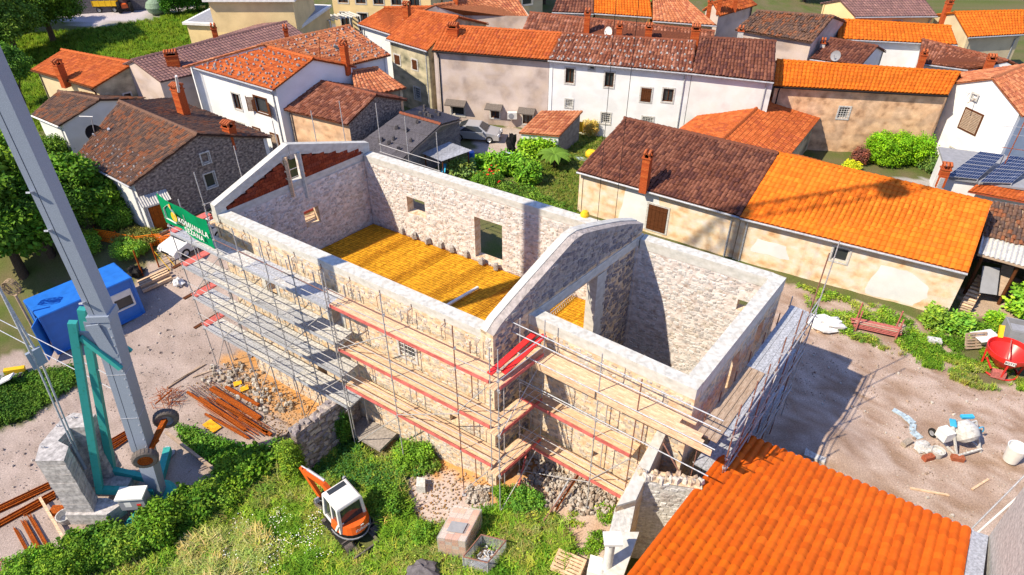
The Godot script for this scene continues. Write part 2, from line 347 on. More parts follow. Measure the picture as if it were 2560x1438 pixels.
	add_zone("street", [Vector3(-27.32,0.00,-81.45), Vector3(-26.94,0.00,-91.44), Vector3(-19.69,0.00,-91.44), Vector3(-17.45,0.00,-97.23), Vector3(-9.95,0.00,-113.44), Vector3(1.24,0.00,-113.44), Vector3(-12.00,0.00,-97.23), Vector3(-15.79,0.00,-86.21), Vector3(-18.28,0.00,-78.51)], Color(0.17, 0.17, 0.19), Color(0.2, 0.2, 0.21))
	add_zone("meadow", [Vector3(-47.87,0.00,-57.33), Vector3(-65.08,0.00,-84.57), Vector3(-57.02,0.00,-88.59), Vector3(-52.15,0.00,-90.00), Vector3(-47.00,-0.00,-94.84), Vector3(-43.86,0.00,-99.30), Vector3(-37.09,0.00,-97.23), Vector3(-32.81,0.00,-73.12), Vector3(-41.16,-0.00,-70.64), Vector3(-42.15,0.00,-57.33)], Color(0.09, 0.16, 0.012), Color(0.13, 0.17, 0.02))
	var xs := []; var zs := []
	for v in [-500, -300, -200, -140, -110, -90, -78, -70, -64, -58, -54, -50]: xs.append(float(v))
	var x := -46.0
	while x < 46: xs.append(x); x += 0.4
	for v in [46, 50, 55, 60, 68, 78, 90, 110, 150, 220, 350, 500]: xs.append(float(v))
	for v in [-560, -400, -280, -210, -170, -145, -130]: zs.append(float(v))
	var z := -122.0
	while z < -62: zs.append(z); z += 1.2
	while z < -6: zs.append(z); z += 0.4
	for v in [-5, 0, 10, 40]: zs.append(float(v))
	var nx := xs.size(); var nzz := zs.size()
	var pos := PackedVector3Array(); var cols := PackedColorArray(); var ids := PackedInt32Array()
	for j in nzz:
		for i in nx:
			var px: float = xs[i]; var pz: float = zs[j]
			var b := nz.get_noise_2d(px * 6, pz * 6); var b2 := nz.get_noise_2d((px * 0.55 - pz * 0.83) * 32 + 90, (px * 0.83 + pz * 0.55) * 7)
			var k := zone_at(px, pz)
			var c := soil.lerp(soil2, 0.5 + b)
			if k >= 0: c = zones[k].c.lerp(zones[k].c2, clampf(0.5 + b * 0.9 + b2 * 0.9, 0, 1))
			var h := gy(px, pz) + b * 0.06 + b2 * 0.025
			if k >= 0 and zones[k].name == "dirt_yard": h += 0.55 * exp(-Vector2(px - 14.6, pz + 21.3).length_squared() / 3.0)
			pos.append(Vector3(px, h, pz)); cols.append(c); ids.append(k)
	var parts := {}
	for j in nzz - 1:
		for i in nx - 1:
			var a := j * nx + i
			var k := ids[a]
			var called: String = "ground" if k < 0 else zones[k].name
			if not parts.has(called): parts[called] = MB.new()
			var mb: MB = parts[called]
			for q in [a, a + 1, a + nx + 1, a, a + nx + 1, a + nx]:
				mb.v.append(pos[q]); mb.c.append(cols[q])
				var qi: int = q % nx; var qj: int = q / nx
				var l := pos[qj * nx + maxi(qi - 1, 0)]; var r := pos[qj * nx + mini(qi + 1, nx - 1)]
				var u := pos[maxi(qj - 1, 0) * nx + qi]; var d := pos[mini(qj + 1, nzz - 1) * nx + qi]
				mb.n.append((d - u).cross(r - l).normalized())
	for called in parts: solo(parts[called], called, M.ground, "", "", "", "structure")
var unit_tile := {}
var unit_stone := []
const PAL := {
	"orange": [Color(0.78, 0.19, 0.018), Color(0.72, 0.165, 0.016), Color(0.83, 0.215, 0.022), Color(0.75, 0.18, 0.02)],
	"near": [Color(0.72, 0.135, 0.01), Color(0.67, 0.12, 0.009), Color(0.76, 0.15, 0.011), Color(0.7, 0.128, 0.01)],
	"warm": [Color(0.62, 0.15, 0.04), Color(0.55, 0.13, 0.035), Color(0.68, 0.18, 0.05), Color(0.5, 0.115, 0.04)],
	"salmon": [Color(0.6, 0.22, 0.1), Color(0.52, 0.18, 0.085), Color(0.68, 0.28, 0.14), Color(0.46, 0.15, 0.08)],
	"brown": [Color(0.2, 0.075, 0.05), Color(0.25, 0.1, 0.065), Color(0.15, 0.062, 0.048), Color(0.3, 0.125, 0.08)],
	"old": [Color(0.21, 0.12, 0.085), Color(0.16, 0.105, 0.085), Color(0.28, 0.15, 0.095), Color(0.36, 0.14, 0.07)],
	"mix": [Color(0.3, 0.1, 0.055), Color(0.36, 0.14, 0.08), Color(0.22, 0.085, 0.055), Color(0.46, 0.2, 0.13)],
	"purple": [Color(0.3, 0.17, 0.155), Color(0.26, 0.15, 0.14), Color(0.34, 0.19, 0.17), Color(0.28, 0.155, 0.15)],
}
func tile_shapes() -> void:
	var profs := {
		"roll": [[0.0, 0.0], [0.08, 0.012], [0.2, 0.052], [0.36, 0.078], [0.52, 0.084], [0.68, 0.074], [0.84, 0.045], [0.94, 0.01], [1.0, 0.0]],
		"canal": [[0.0, 0.0], [0.14, 0.045], [0.32, 0.08], [0.5, 0.09], [0.68, 0.08], [0.86, 0.045], [1.0, 0.0]],
		"low": [[0.0, 0.0], [0.25, 0.035], [0.5, 0.05], [0.75, 0.035], [1.0, 0.0]],
	}
	for k in profs:
		var mb := MB.new()
		var pr: Array = profs[k]
		for i in pr.size() - 1:
			var x0: float = pr[i][0]; var y0: float = pr[i][1]; var x1: float = pr[i + 1][0]; var y1: float = pr[i + 1][1]
			var a := Vector3(x0, y0 + 0.035, -0.05); var b := Vector3(x1, y1 + 0.035, -0.05); var d := Vector3(x1, y1, 1.06); var e := Vector3(x0, y0, 1.06)
			var na := Vector3(-(pr[mini(i + 1, pr.size() - 1)][1] - pr[maxi(i - 1, 0)][1]), 0.3, 0).normalized()
			var nb := Vector3(-(pr[mini(i + 2, pr.size() - 1)][1] - pr[i][1]), 0.3, 0).normalized()
			mb.vt(a, na); mb.vt(b, nb); mb.vt(d, nb); mb.vt(a, na); mb.vt(d, nb); mb.vt(e, na)
			mb.quad(Vector3(x0, y0 - 0.012, -0.05), Vector3(x1, y1 - 0.012, -0.05), b, a)
		unit_tile[k] = mb
	var rr := RandomNumberGenerator.new(); rr.seed = 77
	for q in 5: # irregular bevelled stones, unit size, facing +z
		var mb := MB.new()
		var outer := []; var inner := []
		var pts := [[-0.5, -0.5], [0.1, -0.5], [0.5, -0.46], [0.5, 0.12], [0.5, 0.5], [-0.08, 0.5], [-0.5, 0.46], [-0.5, -0.1]]
		for p in pts:
			var jx: float = p[0] * rr.randf_range(0.8, 1.0); var jy: float = p[1] * rr.randf_range(0.8, 1.0)
			outer.append(Vector3(jx, jy, -0.4)); inner.append(Vector3(jx * 0.78, jy * 0.74, rr.randf_range(0.6, 1.0)))
		var mid := Vector3(0, 0, 1.05)
		for i in 8:
			var j := (i + 1) % 8
			mb.quad(outer[i], outer[j], inner[j], inner[i]); mb.tri(inner[i], inner[j], mid)
		unit_stone.append(mb)
func tinted(src: MB, cc: Color, m: Material) -> ArrayMesh:
	var mb := MB.new()
	mb.add(src, Transform3D(), cc)
	return mb.mesh(m)
# lays tiles over the slope eave a-b, ridge ra-rb; the nearest ones singly, the rest as one mass
func tiles(parent: Node3D, a: Vector3, b: Vector3, rb: Vector3, ra: Vector3, shape: String, pal: String, cw: float, rl: float, single: int, wild := 0.0, m: Material = null) -> void:
	if m == null: m = M.tile
	var nc := maxi(2, roundi(((b - a).length() + (rb - ra).length()) / 2 / cw)); var nr := maxi(2, roundi(((ra - a).length() + (rb - b).length()) / 2 / rl))
	var cs: Array = PAL[pal]
	var list := []
	var inward: bool = (b - a).cross(ra - a).y > 0
	for j in nr:
		for i in nc:
			var u0 := float(i) / nc; var u1 := float(i + 1) / nc; var v0 := float(j) / nr; var v1 := float(j + 1) / nr
			var p := a.lerp(b, u0).lerp(ra.lerp(rb, u0), v0); var px := a.lerp(b, u1).lerp(ra.lerp(rb, u1), v0); var pz := a.lerp(b, u0).lerp(ra.lerp(rb, u0), v1)
			var x := px - p; var zz := pz - p
			var nn := x.cross(zz).normalized()
			if nn.y < 0: nn = -nn
			if wild > 0:
				p += x * rf(-0.12, 0.12) * wild + zz * rf(-0.12, 0.12) * wild + nn * rf(0, 0.025) * wild
				zz = zz.rotated(nn, rf(-0.07, 0.07) * wild)
			var sag := nz.get_noise_3d(p.x * 3, p.y * 3, p.z * 3) * 0.05 * wild
			var t := Transform3D(Basis(x, nn * (1.0 + rf(-0.1, 0.1) * wild), zz), p + nn * (0.02 + sag))
			var bias := nz.get_noise_3d(p.x * 7, p.y * 7, p.z * 7 + 50)
			list.append([p.distance_squared_to(Vector3(0, 25, 0)), t, clampi(int(2 + bias * 2.4 + rf(-1.5, 1.5)), 0, 3)])
	list.sort_custom(func(q, w): return q[0] < w[0])
	var shapes := []
	for k in 4: shapes.append(tinted(unit_tile[shape], cs[k], m))
	var off := -whole(parent)
	var ts := []; var tc := []
	for i in list.size():
		var t: Transform3D = list[i][1]
		if i < single:
			t.origin += off
			inst(shapes[list[i][2]], "tile", parent, t)
		else:
			ts.append(t); tc.append(cs[list[i][2]] * rf(0.9, 1.1))
	if ts.size() > 0:
		var o := many(tinted(unit_tile[shape], Color(1, 1, 1), m), "tiling", ts, tc, parent)
		o.set_meta("kind", "stuff")
func ridge_caps(parent: Node3D, ra: Vector3, rb: Vector3, pal: String, single := true) -> void:
	var n := maxi(2, roundi((rb - ra).length() / 0.42))
	var mb := MB.new()
	mb.add(unit_tile["canal"], Transform3D(), PAL[pal][0])
	var me := mb.mesh(M.tile)
	var d := (rb - ra) / n
	var s := d.cross(Vector3.UP).normalized() * 0.3
	var off := -whole(parent)
	for i in n:
		inst(me, "ridge_tile", parent, Transform3D(Basis(s, Vector3.UP * 1.4, d), ra + d * i - s * 0.5 + Vector3.UP * 0.03 + off))
func roof_stones(parent: Node3D, a: Vector3, b: Vector3, rb: Vector3, ra: Vector3, rows: Array, per: int, col: Color, size := 1.0) -> void:
	var me := []
	for k in 3: me.append(tinted(unit_stone[k], col * rf(0.85, 1.1), M.stone))
	var off := -whole(parent)
	for v in rows:
		for i in per:
			if R.randf() < 0.12: continue
			var u: float = (i + rf(0.15, 0.85)) / per
			var p := a.lerp(b, u).lerp(ra.lerp(rb, u), clampf(v + rf(-0.035, 0.035), 0.02, 0.98))
			var s := rf(0.16, 0.26) * size
			inst(pick(me), "roof_stone", parent, Transform3D(Basis(Vector3.UP, rf(0, TAU)) * Basis(Vector3.RIGHT, -PI / 2 + rf(-0.4, 0.4)) * Basis.from_scale(Vector3(s, s * 0.8, s * 0.6)), p + Vector3.UP * 0.13 + off))
var FL := Vector3(-14.83, 0, -29.35); var FR := Vector3(-1.1, 0, -20.2); var BL := Vector3(-8.55, 0, -36.61); var BR := Vector3(6.2, 0, -27.3)
var AL := Vector3(0.72, 0, -21.28); var AF := Vector3(6.46, 0, -17.04); var AB := Vector3(11.73, 0, -23.78)
var laid := []  # stones waiting: [distance, transform, colour]
const OUT_STONES := [Color(0.66, 0.58, 0.48), Color(0.72, 0.65, 0.56), Color(0.78, 0.72, 0.65), Color(0.6, 0.51, 0.41), Color(0.68, 0.61, 0.52), Color(0.62, 0.58, 0.54)]
const IN_STONES := [Color(0.76, 0.73, 0.71), Color(0.82, 0.8, 0.78), Color(0.88, 0.86, 0.85), Color(0.66, 0.62, 0.6), Color(0.74, 0.67, 0.59), Color(0.8, 0.78, 0.77)]
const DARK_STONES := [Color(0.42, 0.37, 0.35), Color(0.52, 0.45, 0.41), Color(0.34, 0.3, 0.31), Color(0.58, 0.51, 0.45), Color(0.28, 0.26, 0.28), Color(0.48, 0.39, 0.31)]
func inside_hole(s: float, y: float, w: float, h: float, holes: Array) -> bool:
	for q in holes:
		if s + w > q[0] and s - w < q[2] and y + h > q[1] and y - h < q[3]: return true
	return false
# covers a face with rough random rubble; top is a function of the distance along it
func stones(a: Vector3, d: Vector3, out: Vector3, len: float, y0: float, top: Callable, holes: Array, pal: Array, deep: float, big := 1.0, miss := 0.12) -> void:
	var cw := 0.29 * big; var ch := 0.2 * big
	var y := y0
	var row := 0
	while y < 10.6:
		var s := cw * (0.5 if row % 2 else 0.0)
		while s < len:
			var w := cw * rf(0.55, 1.45); var rh := ch * rf(0.6, 1.5)
			var ss := s + cw * rf(-0.35, 0.35); var yy := y + ch * rf(-0.45, 0.45)
			s += cw
			if ss + w / 2 > len or ss - w / 2 < 0 or yy + rh / 2 > top.call(ss) or R.randf() < miss + nz.get_noise_2d(ss * 8 + len * 30, yy * 8) * 0.5: continue
			if inside_hole(ss, yy, w * 0.45, rh * 0.45, holes): continue
			var p := a + d * ss + Vector3.UP * yy
			var b := Basis(out, rf(-0.32, 0.32)) * Basis(d * w, Vector3.UP * rh, out * rf(0.15, 1.0) * deep)
			var tone := clampi(int(2.5 + nz.get_noise_3d(p.x * 5, p.y * 5, p.z * 5) * 4 + rf(-1.6, 1.6)), 0, 5)
			laid.append([p.distance_squared_to(Vector3(0, 25, 0)), Transform3D(b, p + out * 0.002), pal[tone], R.randi() % 5])
		y += ch; row += 1
func panel(outer: MB, inner: MB, a: Vector3, b: Vector3, inw: Vector3, y0: float, y1: float, holes: Array) -> void:
	var d := (b - a).normalized(); var len := (b - a).length()
	var xs := [0.0, len]; var ys := [y0, y1]
	for h in holes:
		for k in [0, 2]: xs.append(clampf(h[k], 0, len))
		for k in [1, 3]: ys.append(clampf(h[k], y0, y1))
	xs.sort(); ys.sort()
	for i in xs.size() - 1:
		for j in ys.size() - 1:
			if xs[i + 1] - xs[i] < 0.001 or ys[j + 1] - ys[j] < 0.001: continue
			if inside_hole((xs[i] + xs[i + 1]) / 2, (ys[j] + ys[j + 1]) / 2, 0.0001, 0.0001, holes): continue
			var p = a + d * xs[i] + Vector3.UP * ys[j]; var q = a + d * xs[i + 1] + Vector3.UP * ys[j]
			var up: Vector3 = Vector3.UP * (ys[j + 1] - ys[j])
			face(outer, p, q, q + up, p + up, -inw)
			face(inner, p + inw, q + inw, q + up + inw, p + up + inw, inw)
	for e in [[a, -d], [b, d]]: face(outer, e[0] + Vector3.UP * y0, e[0] + inw + Vector3.UP * y0, e[0] + inw + Vector3.UP * y1, e[0] + Vector3.UP * y1, e[1])
	for h in holes:
		var p = a + d * h[0]; var q = a + d * h[2]
		var lo: Vector3 = Vector3.UP * h[1]; var hi: Vector3 = Vector3.UP * h[3]
		face(outer, p + lo, p + hi, p + hi + inw, p + lo + inw, d); face(outer, q + lo, q + hi, q + hi + inw, q + lo + inw, -d)
		face(outer, p + lo, q + lo, q + lo + inw, p + lo + inw, Vector3.UP); face(outer, p + hi, q + hi, q + hi + inw, p + hi + inw, Vector3.DOWN)
func face(mb: MB, a: Vector3, b: Vector3, c: Vector3, d: Vector3, n: Vector3) -> void:
	if (b - a).cross(c - a).dot(n) > 0: mb.quad(a, b, c, d)
	else: mb.quad(d, c, b, a)
func masonry(t: Node3D, a: Vector3, b: Vector3, inw: Vector3, y0: float, y1: float, holes: Array, stones_out: bool, stones_in: bool, pin: Array, y_in: float) -> void:
	var o := MB.new(); var i := MB.new()
	panel(o, i, a, b, inw, y0, y1, holes)
	var w := obj(o, "wall", M.mortar_out, t)
	obj(i, "inner_face", M.mortar_in, w)
	var d := (b - a).normalized(); var len := (b - a).length()
	var top := func(_s): return y1
	if stones_out: stones(a, d, -inw.normalized(), len, y0, top, holes, OUT_STONES, 0.028, 0.85, 0.4)
	if stones_in: stones(a + inw, d, inw.normalized(), len, y_in, top, holes, pin, 0.03, 0.8, 0.3)
func beam_ring(t: Node3D, a: Vector3, b: Vector3, inw: Vector3, y0: float, y1: float, e0 := 0.0, e1 := 0.0) -> void:
	var mb := MB.new()
	var d := (b - a).normalized(); var u := inw.normalized() * 0.02
	var p := a - u - d * e0; var q := b - u + d * e1; var w := inw + u * 2
	var k := [p, q, q + w, p + w]
	if (k[1] - k[0]).cross(k[2] - k[0]).y < 0: k.reverse()
	for s in 4: k[s] += Vector3.UP * y0
	mb.prism(k, Vector3.UP * (y1 - y0))
	obj(mb, "ring_beam", M.concrete, t)
func building() -> void:
	var t := thing("stone_building", "roofless old stone building with pale concrete ring beams and a brick gable", "building", gnd((FL + FR) / 2))
	var dF := (FR - FL).normalized(); var inF := Vector3(dF.z, 0, -dF.x) * 0.55
	var dG := (BL - FL).normalized(); var inG := Vector3(-dG.z, 0, dG.x) * 0.55
	var dB := (BR - BL).normalized(); var inB := Vector3(-dB.z, 0, dB.x) * 0.55
	var front_holes := [[11.85,4.50,12.76,5.66], [3.05,4.42,3.74,5.18], [7.57,4.31,8.27,5.64], [3.14,1.57,3.72,2.26], [14.46,1.77,14.89,2.23], [5.66,-0.13,6.33,1.16]]
	masonry(t, FL, FR, inF, -3.0, 7.62, front_holes, true, true, IN_STONES, 3.4)
	var left_holes := [[4.11,5.10,5.07,6.15]]
	masonry(t, FL + inF * 0.98, BL, inG, -3.0, 7.62, left_holes, false, true, IN_STONES, 3.4)
	var back_holes := [[2.87,5.13,4.17,6.18], [7.54,3.69,9.33,6.30]]
	masonry(t, BL + inG * 0.98, BR, inB, -1.5, 7.62, back_holes, false, true, IN_STONES, 3.4)
	beam_ring(t, FL, FR + dF * 0.02, inF, 7.622, 8.0, 0.0, 0.0)
	beam_ring(t, BL + inG * 0.99, BR, inB, 7.622, 8.003)
	# left gable: concrete frame with hollow bricks between
	var gable := MB.new()
	var ga := FL + inG * 0.15; var gb := BL + inG * 0.15
	var gl := (gb - ga).length(); var th := inG.normalized() * 0.4
	var P := func(s: float, y: float): return ga + dG * s + Vector3.UP * y
	var apex := 4.55
	gable.prism([P.call(0, 7.55), P.call(0, 8.5), P.call(apex, 10.15), P.call(apex, 9.6), P.call(0.55, 8.22), P.call(0.55, 8.02), P.call(gl - 0.5, 8.02), P.call(gl - 0.5, 8.12), P.call(apex + 0.02, 9.6), P.call(apex + 0.02, 10.15), P.call(gl, 8.52), P.call(gl, 7.55)] if th.dot(dG.cross(Vector3.UP)) < 0 else [P.call(gl, 7.55), P.call(gl, 8.52), P.call(apex + 0.02, 10.15), P.call(apex + 0.02, 9.6), P.call(gl - 0.5, 8.12), P.call(gl - 0.5, 8.02), P.call(0.55, 8.02), P.call(0.55, 8.22), P.call(apex, 9.6), P.call(apex, 10.15), P.call(0, 8.5), P.call(0, 7.55)], th)
	var gp := obj(gable, "gable", M.concrete, t)
	gp.set_meta("label", "concrete framed gable filled with red hollow bricks")
	var fill := MB.new()
	var back := th * 0.5
	for side in [[0.56, 4.2], [5.05, gl - 0.52]]:
		var k := [P.call(side[0], 8.0), P.call(side[1], 8.0), P.call(side[1], 9.62 if side[0] < 1 else 9.45), P.call(side[0], 8.25 if side[0] < 1 else 9.5)]
		if side[0] > 1: k = [P.call(side[0], 8.0), P.call(side[1], 8.0), P.call(side[1], 8.15), P.call(side[0], 9.46)]
		fill.prism(k if dG.cross(Vector3.UP).dot(th) > 0 else [k[3], k[2], k[1], k[0]], back)
	obj(fill, "mortar", M.mortar_in, gp)
	var bms := []
	for cc in [Color(0.34, 0.07, 0.03), Color(0.28, 0.055, 0.028), Color(0.4, 0.09, 0.04), Color(0.31, 0.075, 0.045)]:
		var bb := MB.new(); bb.col = cc
		bb.cube(Vector3.ZERO, Vector3(0.285, 0.19, 0.36)); bms.append(bb.mesh(M.brick))
	var row := 0
	var y := 8.13
	while y < 9.65:
		var s := 0.75 + (0.15 if row % 2 else 0.0)
		while s < gl - 0.6:
			var lim: float = 8.16 + (s - 0.4) / (apex - 0.4) * 1.42 if s < apex else 9.58 - (s - apex) / (gl - apex) * 1.42
			if y + 0.05 < lim and (s < 4.05 or s > 5.2):
				inst(pick(bms), "brick", gp, Transform3D(Basis(dG, Vector3.UP, dG.cross(Vector3.UP)), P.call(s, y) + th * 0.56 - whole(gp)))
			s += 0.3
		y += 0.205; row += 1
	var posts := MB.new(); posts.beam(P.call(4.22, 7.3) + th * 1.15, P.call(4.22, 9.6) + th * 1.15, 0.16, 0.16)
	obj(posts, "post", M.wood, gp)
	posts = MB.new(); posts.beam(P.call(5.05, 6.9) + th * 1.1, P.call(5.05, 9.55) + th * 1.1, 0.2, 0.14)
	obj(posts, "post", M.concrete, gp)
	# cross gable between hall and annex
	var R0 := Vector3(-0.62, 0, -19.8); var R1 := Vector3(6.1, 0, -27.25)
	var dM := (R1 - R0).normalized(); var lm := (R1 - R0).length(); var thM := Vector3(dM.z, 0, -dM.x).normalized() * 0.65
	var prof := [[-0.15, 8.15], [0.3, 8.5], [1.5, 9.0], [2.8, 9.5], [4.0, 9.95], [4.7, 10.2], [5.3, 10.22], [6.2, 9.98], [7.4, 9.6], [8.6, 9.2], [lm, 8.6]]
	var topf := func(s: float):
		for k in prof.size() - 1:
			if s < prof[k + 1][0]: return lerpf(prof[k][1], prof[k + 1][1], clampf((s - prof[k][0]) / (prof[k + 1][0] - prof[k][0]), 0, 1))
		return prof[-1][1]
	var Q := func(s: float, yy: float): return R0 + dM * s + Vector3.UP * yy
	var og := MB.new(); var ig := MB.new()
	var open := [[3.3, 3.4, 7.1, 7.45]]
	panel(og, ig, R0 - dM * 0.15, R1, thM, -1.5, 8.2, [[3.45, 3.4, 7.25, 7.45]])
	var cross := obj(og, "wall", M.mortar_out, t)
	obj(ig, "inner_face", M.mortar_in, cross)
	var poly := []
	for k in prof: poly.append(Q.call(k[0], k[1]))
	poly.append(Q.call(lm, 8.2)); poly.reverse()
	if (poly[1] - poly[0]).cross(poly[2] - poly[0]).dot(thM) < 0: poly.reverse()
	var up := MB.new()
	up.prism(poly, thM)
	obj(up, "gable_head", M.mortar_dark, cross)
	var cop := MB.new()
	for k in prof.size() - 1:
		var a: Vector3 = Q.call(prof[k][0], prof[k][1] - 0.1) + thM * 0.55; var b: Vector3 = Q.call(prof[k + 1][0], prof[k + 1][1] - 0.1) + thM * 0.55
		var w := thM * 0.5
		cop.hexa([a, b, b + w, a + w, a + Vector3.UP * 0.14, b + Vector3.UP * 0.14, b + w + Vector3.UP * 0.14, a + w + Vector3.UP * 0.14] if (b - a).cross(w).y > 0 else [b, a, a + w, b + w, b + Vector3.UP * 0.14, a + Vector3.UP * 0.14, a + w + Vector3.UP * 0.14, b + w + Vector3.UP * 0.14])
	obj(cop, "coping", M.concrete, cross)
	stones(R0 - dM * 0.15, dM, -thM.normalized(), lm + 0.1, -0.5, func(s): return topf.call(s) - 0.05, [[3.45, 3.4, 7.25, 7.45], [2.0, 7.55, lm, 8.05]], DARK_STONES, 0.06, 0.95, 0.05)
	stones(R0 + thM, dM, thM.normalized(), lm - 0.5, 7.0, func(s): return topf.call(s) - 0.2, [], IN_STONES, 0.05)
	stones(R0 - dM * 0.152 + thM, -thM.normalized(), -dM, 0.65, -1.0, func(_s): return 8.1, [], OUT_STONES, 0.06)
	var band := MB.new()
	var ba: Vector3 = Q.call(1.9, 7.8) - thM * 0.02; var bb2: Vector3 = Q.call(lm - 0.3, 7.8) - thM * 0.02
	band.beam(ba, bb2, 0.08, 0.44)
	obj(band, "concrete_band", M.concrete, cross)
	var colm := MB.new()
	colm.beam(Q.call(6.95, 3.4) + thM * 0.4, Q.call(6.95, 7.4) + thM * 0.4, 0.55, 0.7, dM)
	obj(colm, "column", M.concrete, cross)
	# annex
	var dA := (AF - AL).normalized(); var inA := Vector3(dA.z, 0, -dA.x) * 0.5
	var dR := (AB - AF).normalized(); var inR := Vector3(dR.z, 0, -dR.x) * 0.55
	if inR.dot(AL - AF) < 0: inR = -inR
	var dK := (AB - BR).normalized(); var inK := Vector3(-dK.z, 0, dK.x) * 0.5
	var niche := [4.95,1.43,6.01,2.98]
	var nb := MB.new(); nb.hexa(slab4([BR + dK * (niche[0] - 0.1) + inK * 0.3 + Vector3.UP * (niche[3] + 0.1), BR + dK * (niche[2] + 0.1) + inK * 0.3 + Vector3.UP * (niche[3] + 0.1), BR + dK * (niche[2] + 0.1) + inK * 0.1 + Vector3.UP * (niche[3] + 0.1), BR + dK * (niche[0] - 0.1) + inK * 0.1 + Vector3.UP * (niche[3] + 0.1)], 2.8)); obj(nb, "niche_back", M.beige_wall, t)
	var ax0 := AL - dA * 0.25
	masonry(t, ax0, AF, inA, -2.0, 7.5, [[3.02,5.59,3.81,6.28], [3.58,1.69,4.22,2.18]], true, false, IN_STONES, -1.0)
	masonry(t, AF + inA * 0.98, AB, inR, -2.0, 7.3, [[3.0, 4.6, 3.9, 6.9], [5.6, 5.5, 6.4, 6.9]], true, true, IN_STONES, -0.5)
	masonry(t, BR, AB + inR * 0.98, inK, -2.0, 7.5, [[4.93,5.88,6.06,6.46], niche], false, true, IN_STONES, -0.5)
	beam_ring(t, ax0, AF, inA, 7.502, 7.99)
	beam_ring(t, AF + inA * 1.04, AB, inR, 7.302, 7.997)
	beam_ring(t, BR + dK * 0.05, AB + inR * 0.97, inK, 7.502, 8.001)
	# the stones themselves: the nearest three hundred singly
	laid.sort_custom(func(q, w): return q[0] < w[0])
	var mass := MB.new()
	var cache := {}
	var off := -whole(t)
	for i in laid.size():
		var q: Array = laid[i]
		if i < 300:
			var key := "%s%d" % [q[2], q[3]]
			if not cache.has(key): cache[key] = tinted(unit_stone[q[3]], q[2], M.stone)
			var tr: Transform3D = q[1]
			tr.origin += off
			inst(cache[key], "stone", t, tr)
		else:
			mass.add(unit_stone[q[3]], q[1], q[2])
	obj(mass, "rubble_masonry", M.stone, t).set_meta("kind", "stuff")
	print("stones ", laid.size())
	# window with an iron grille in the front wall
	window(t, FL, dF, -inF.normalized(), front_holes[0], "grille")
	for k in [1, 2, 3]: window(t, FL, dF, -inF.normalized(), front_holes[k], "hole")
	floor_deck(dF, inF, dG, inG, inB, thM, R0, dM)
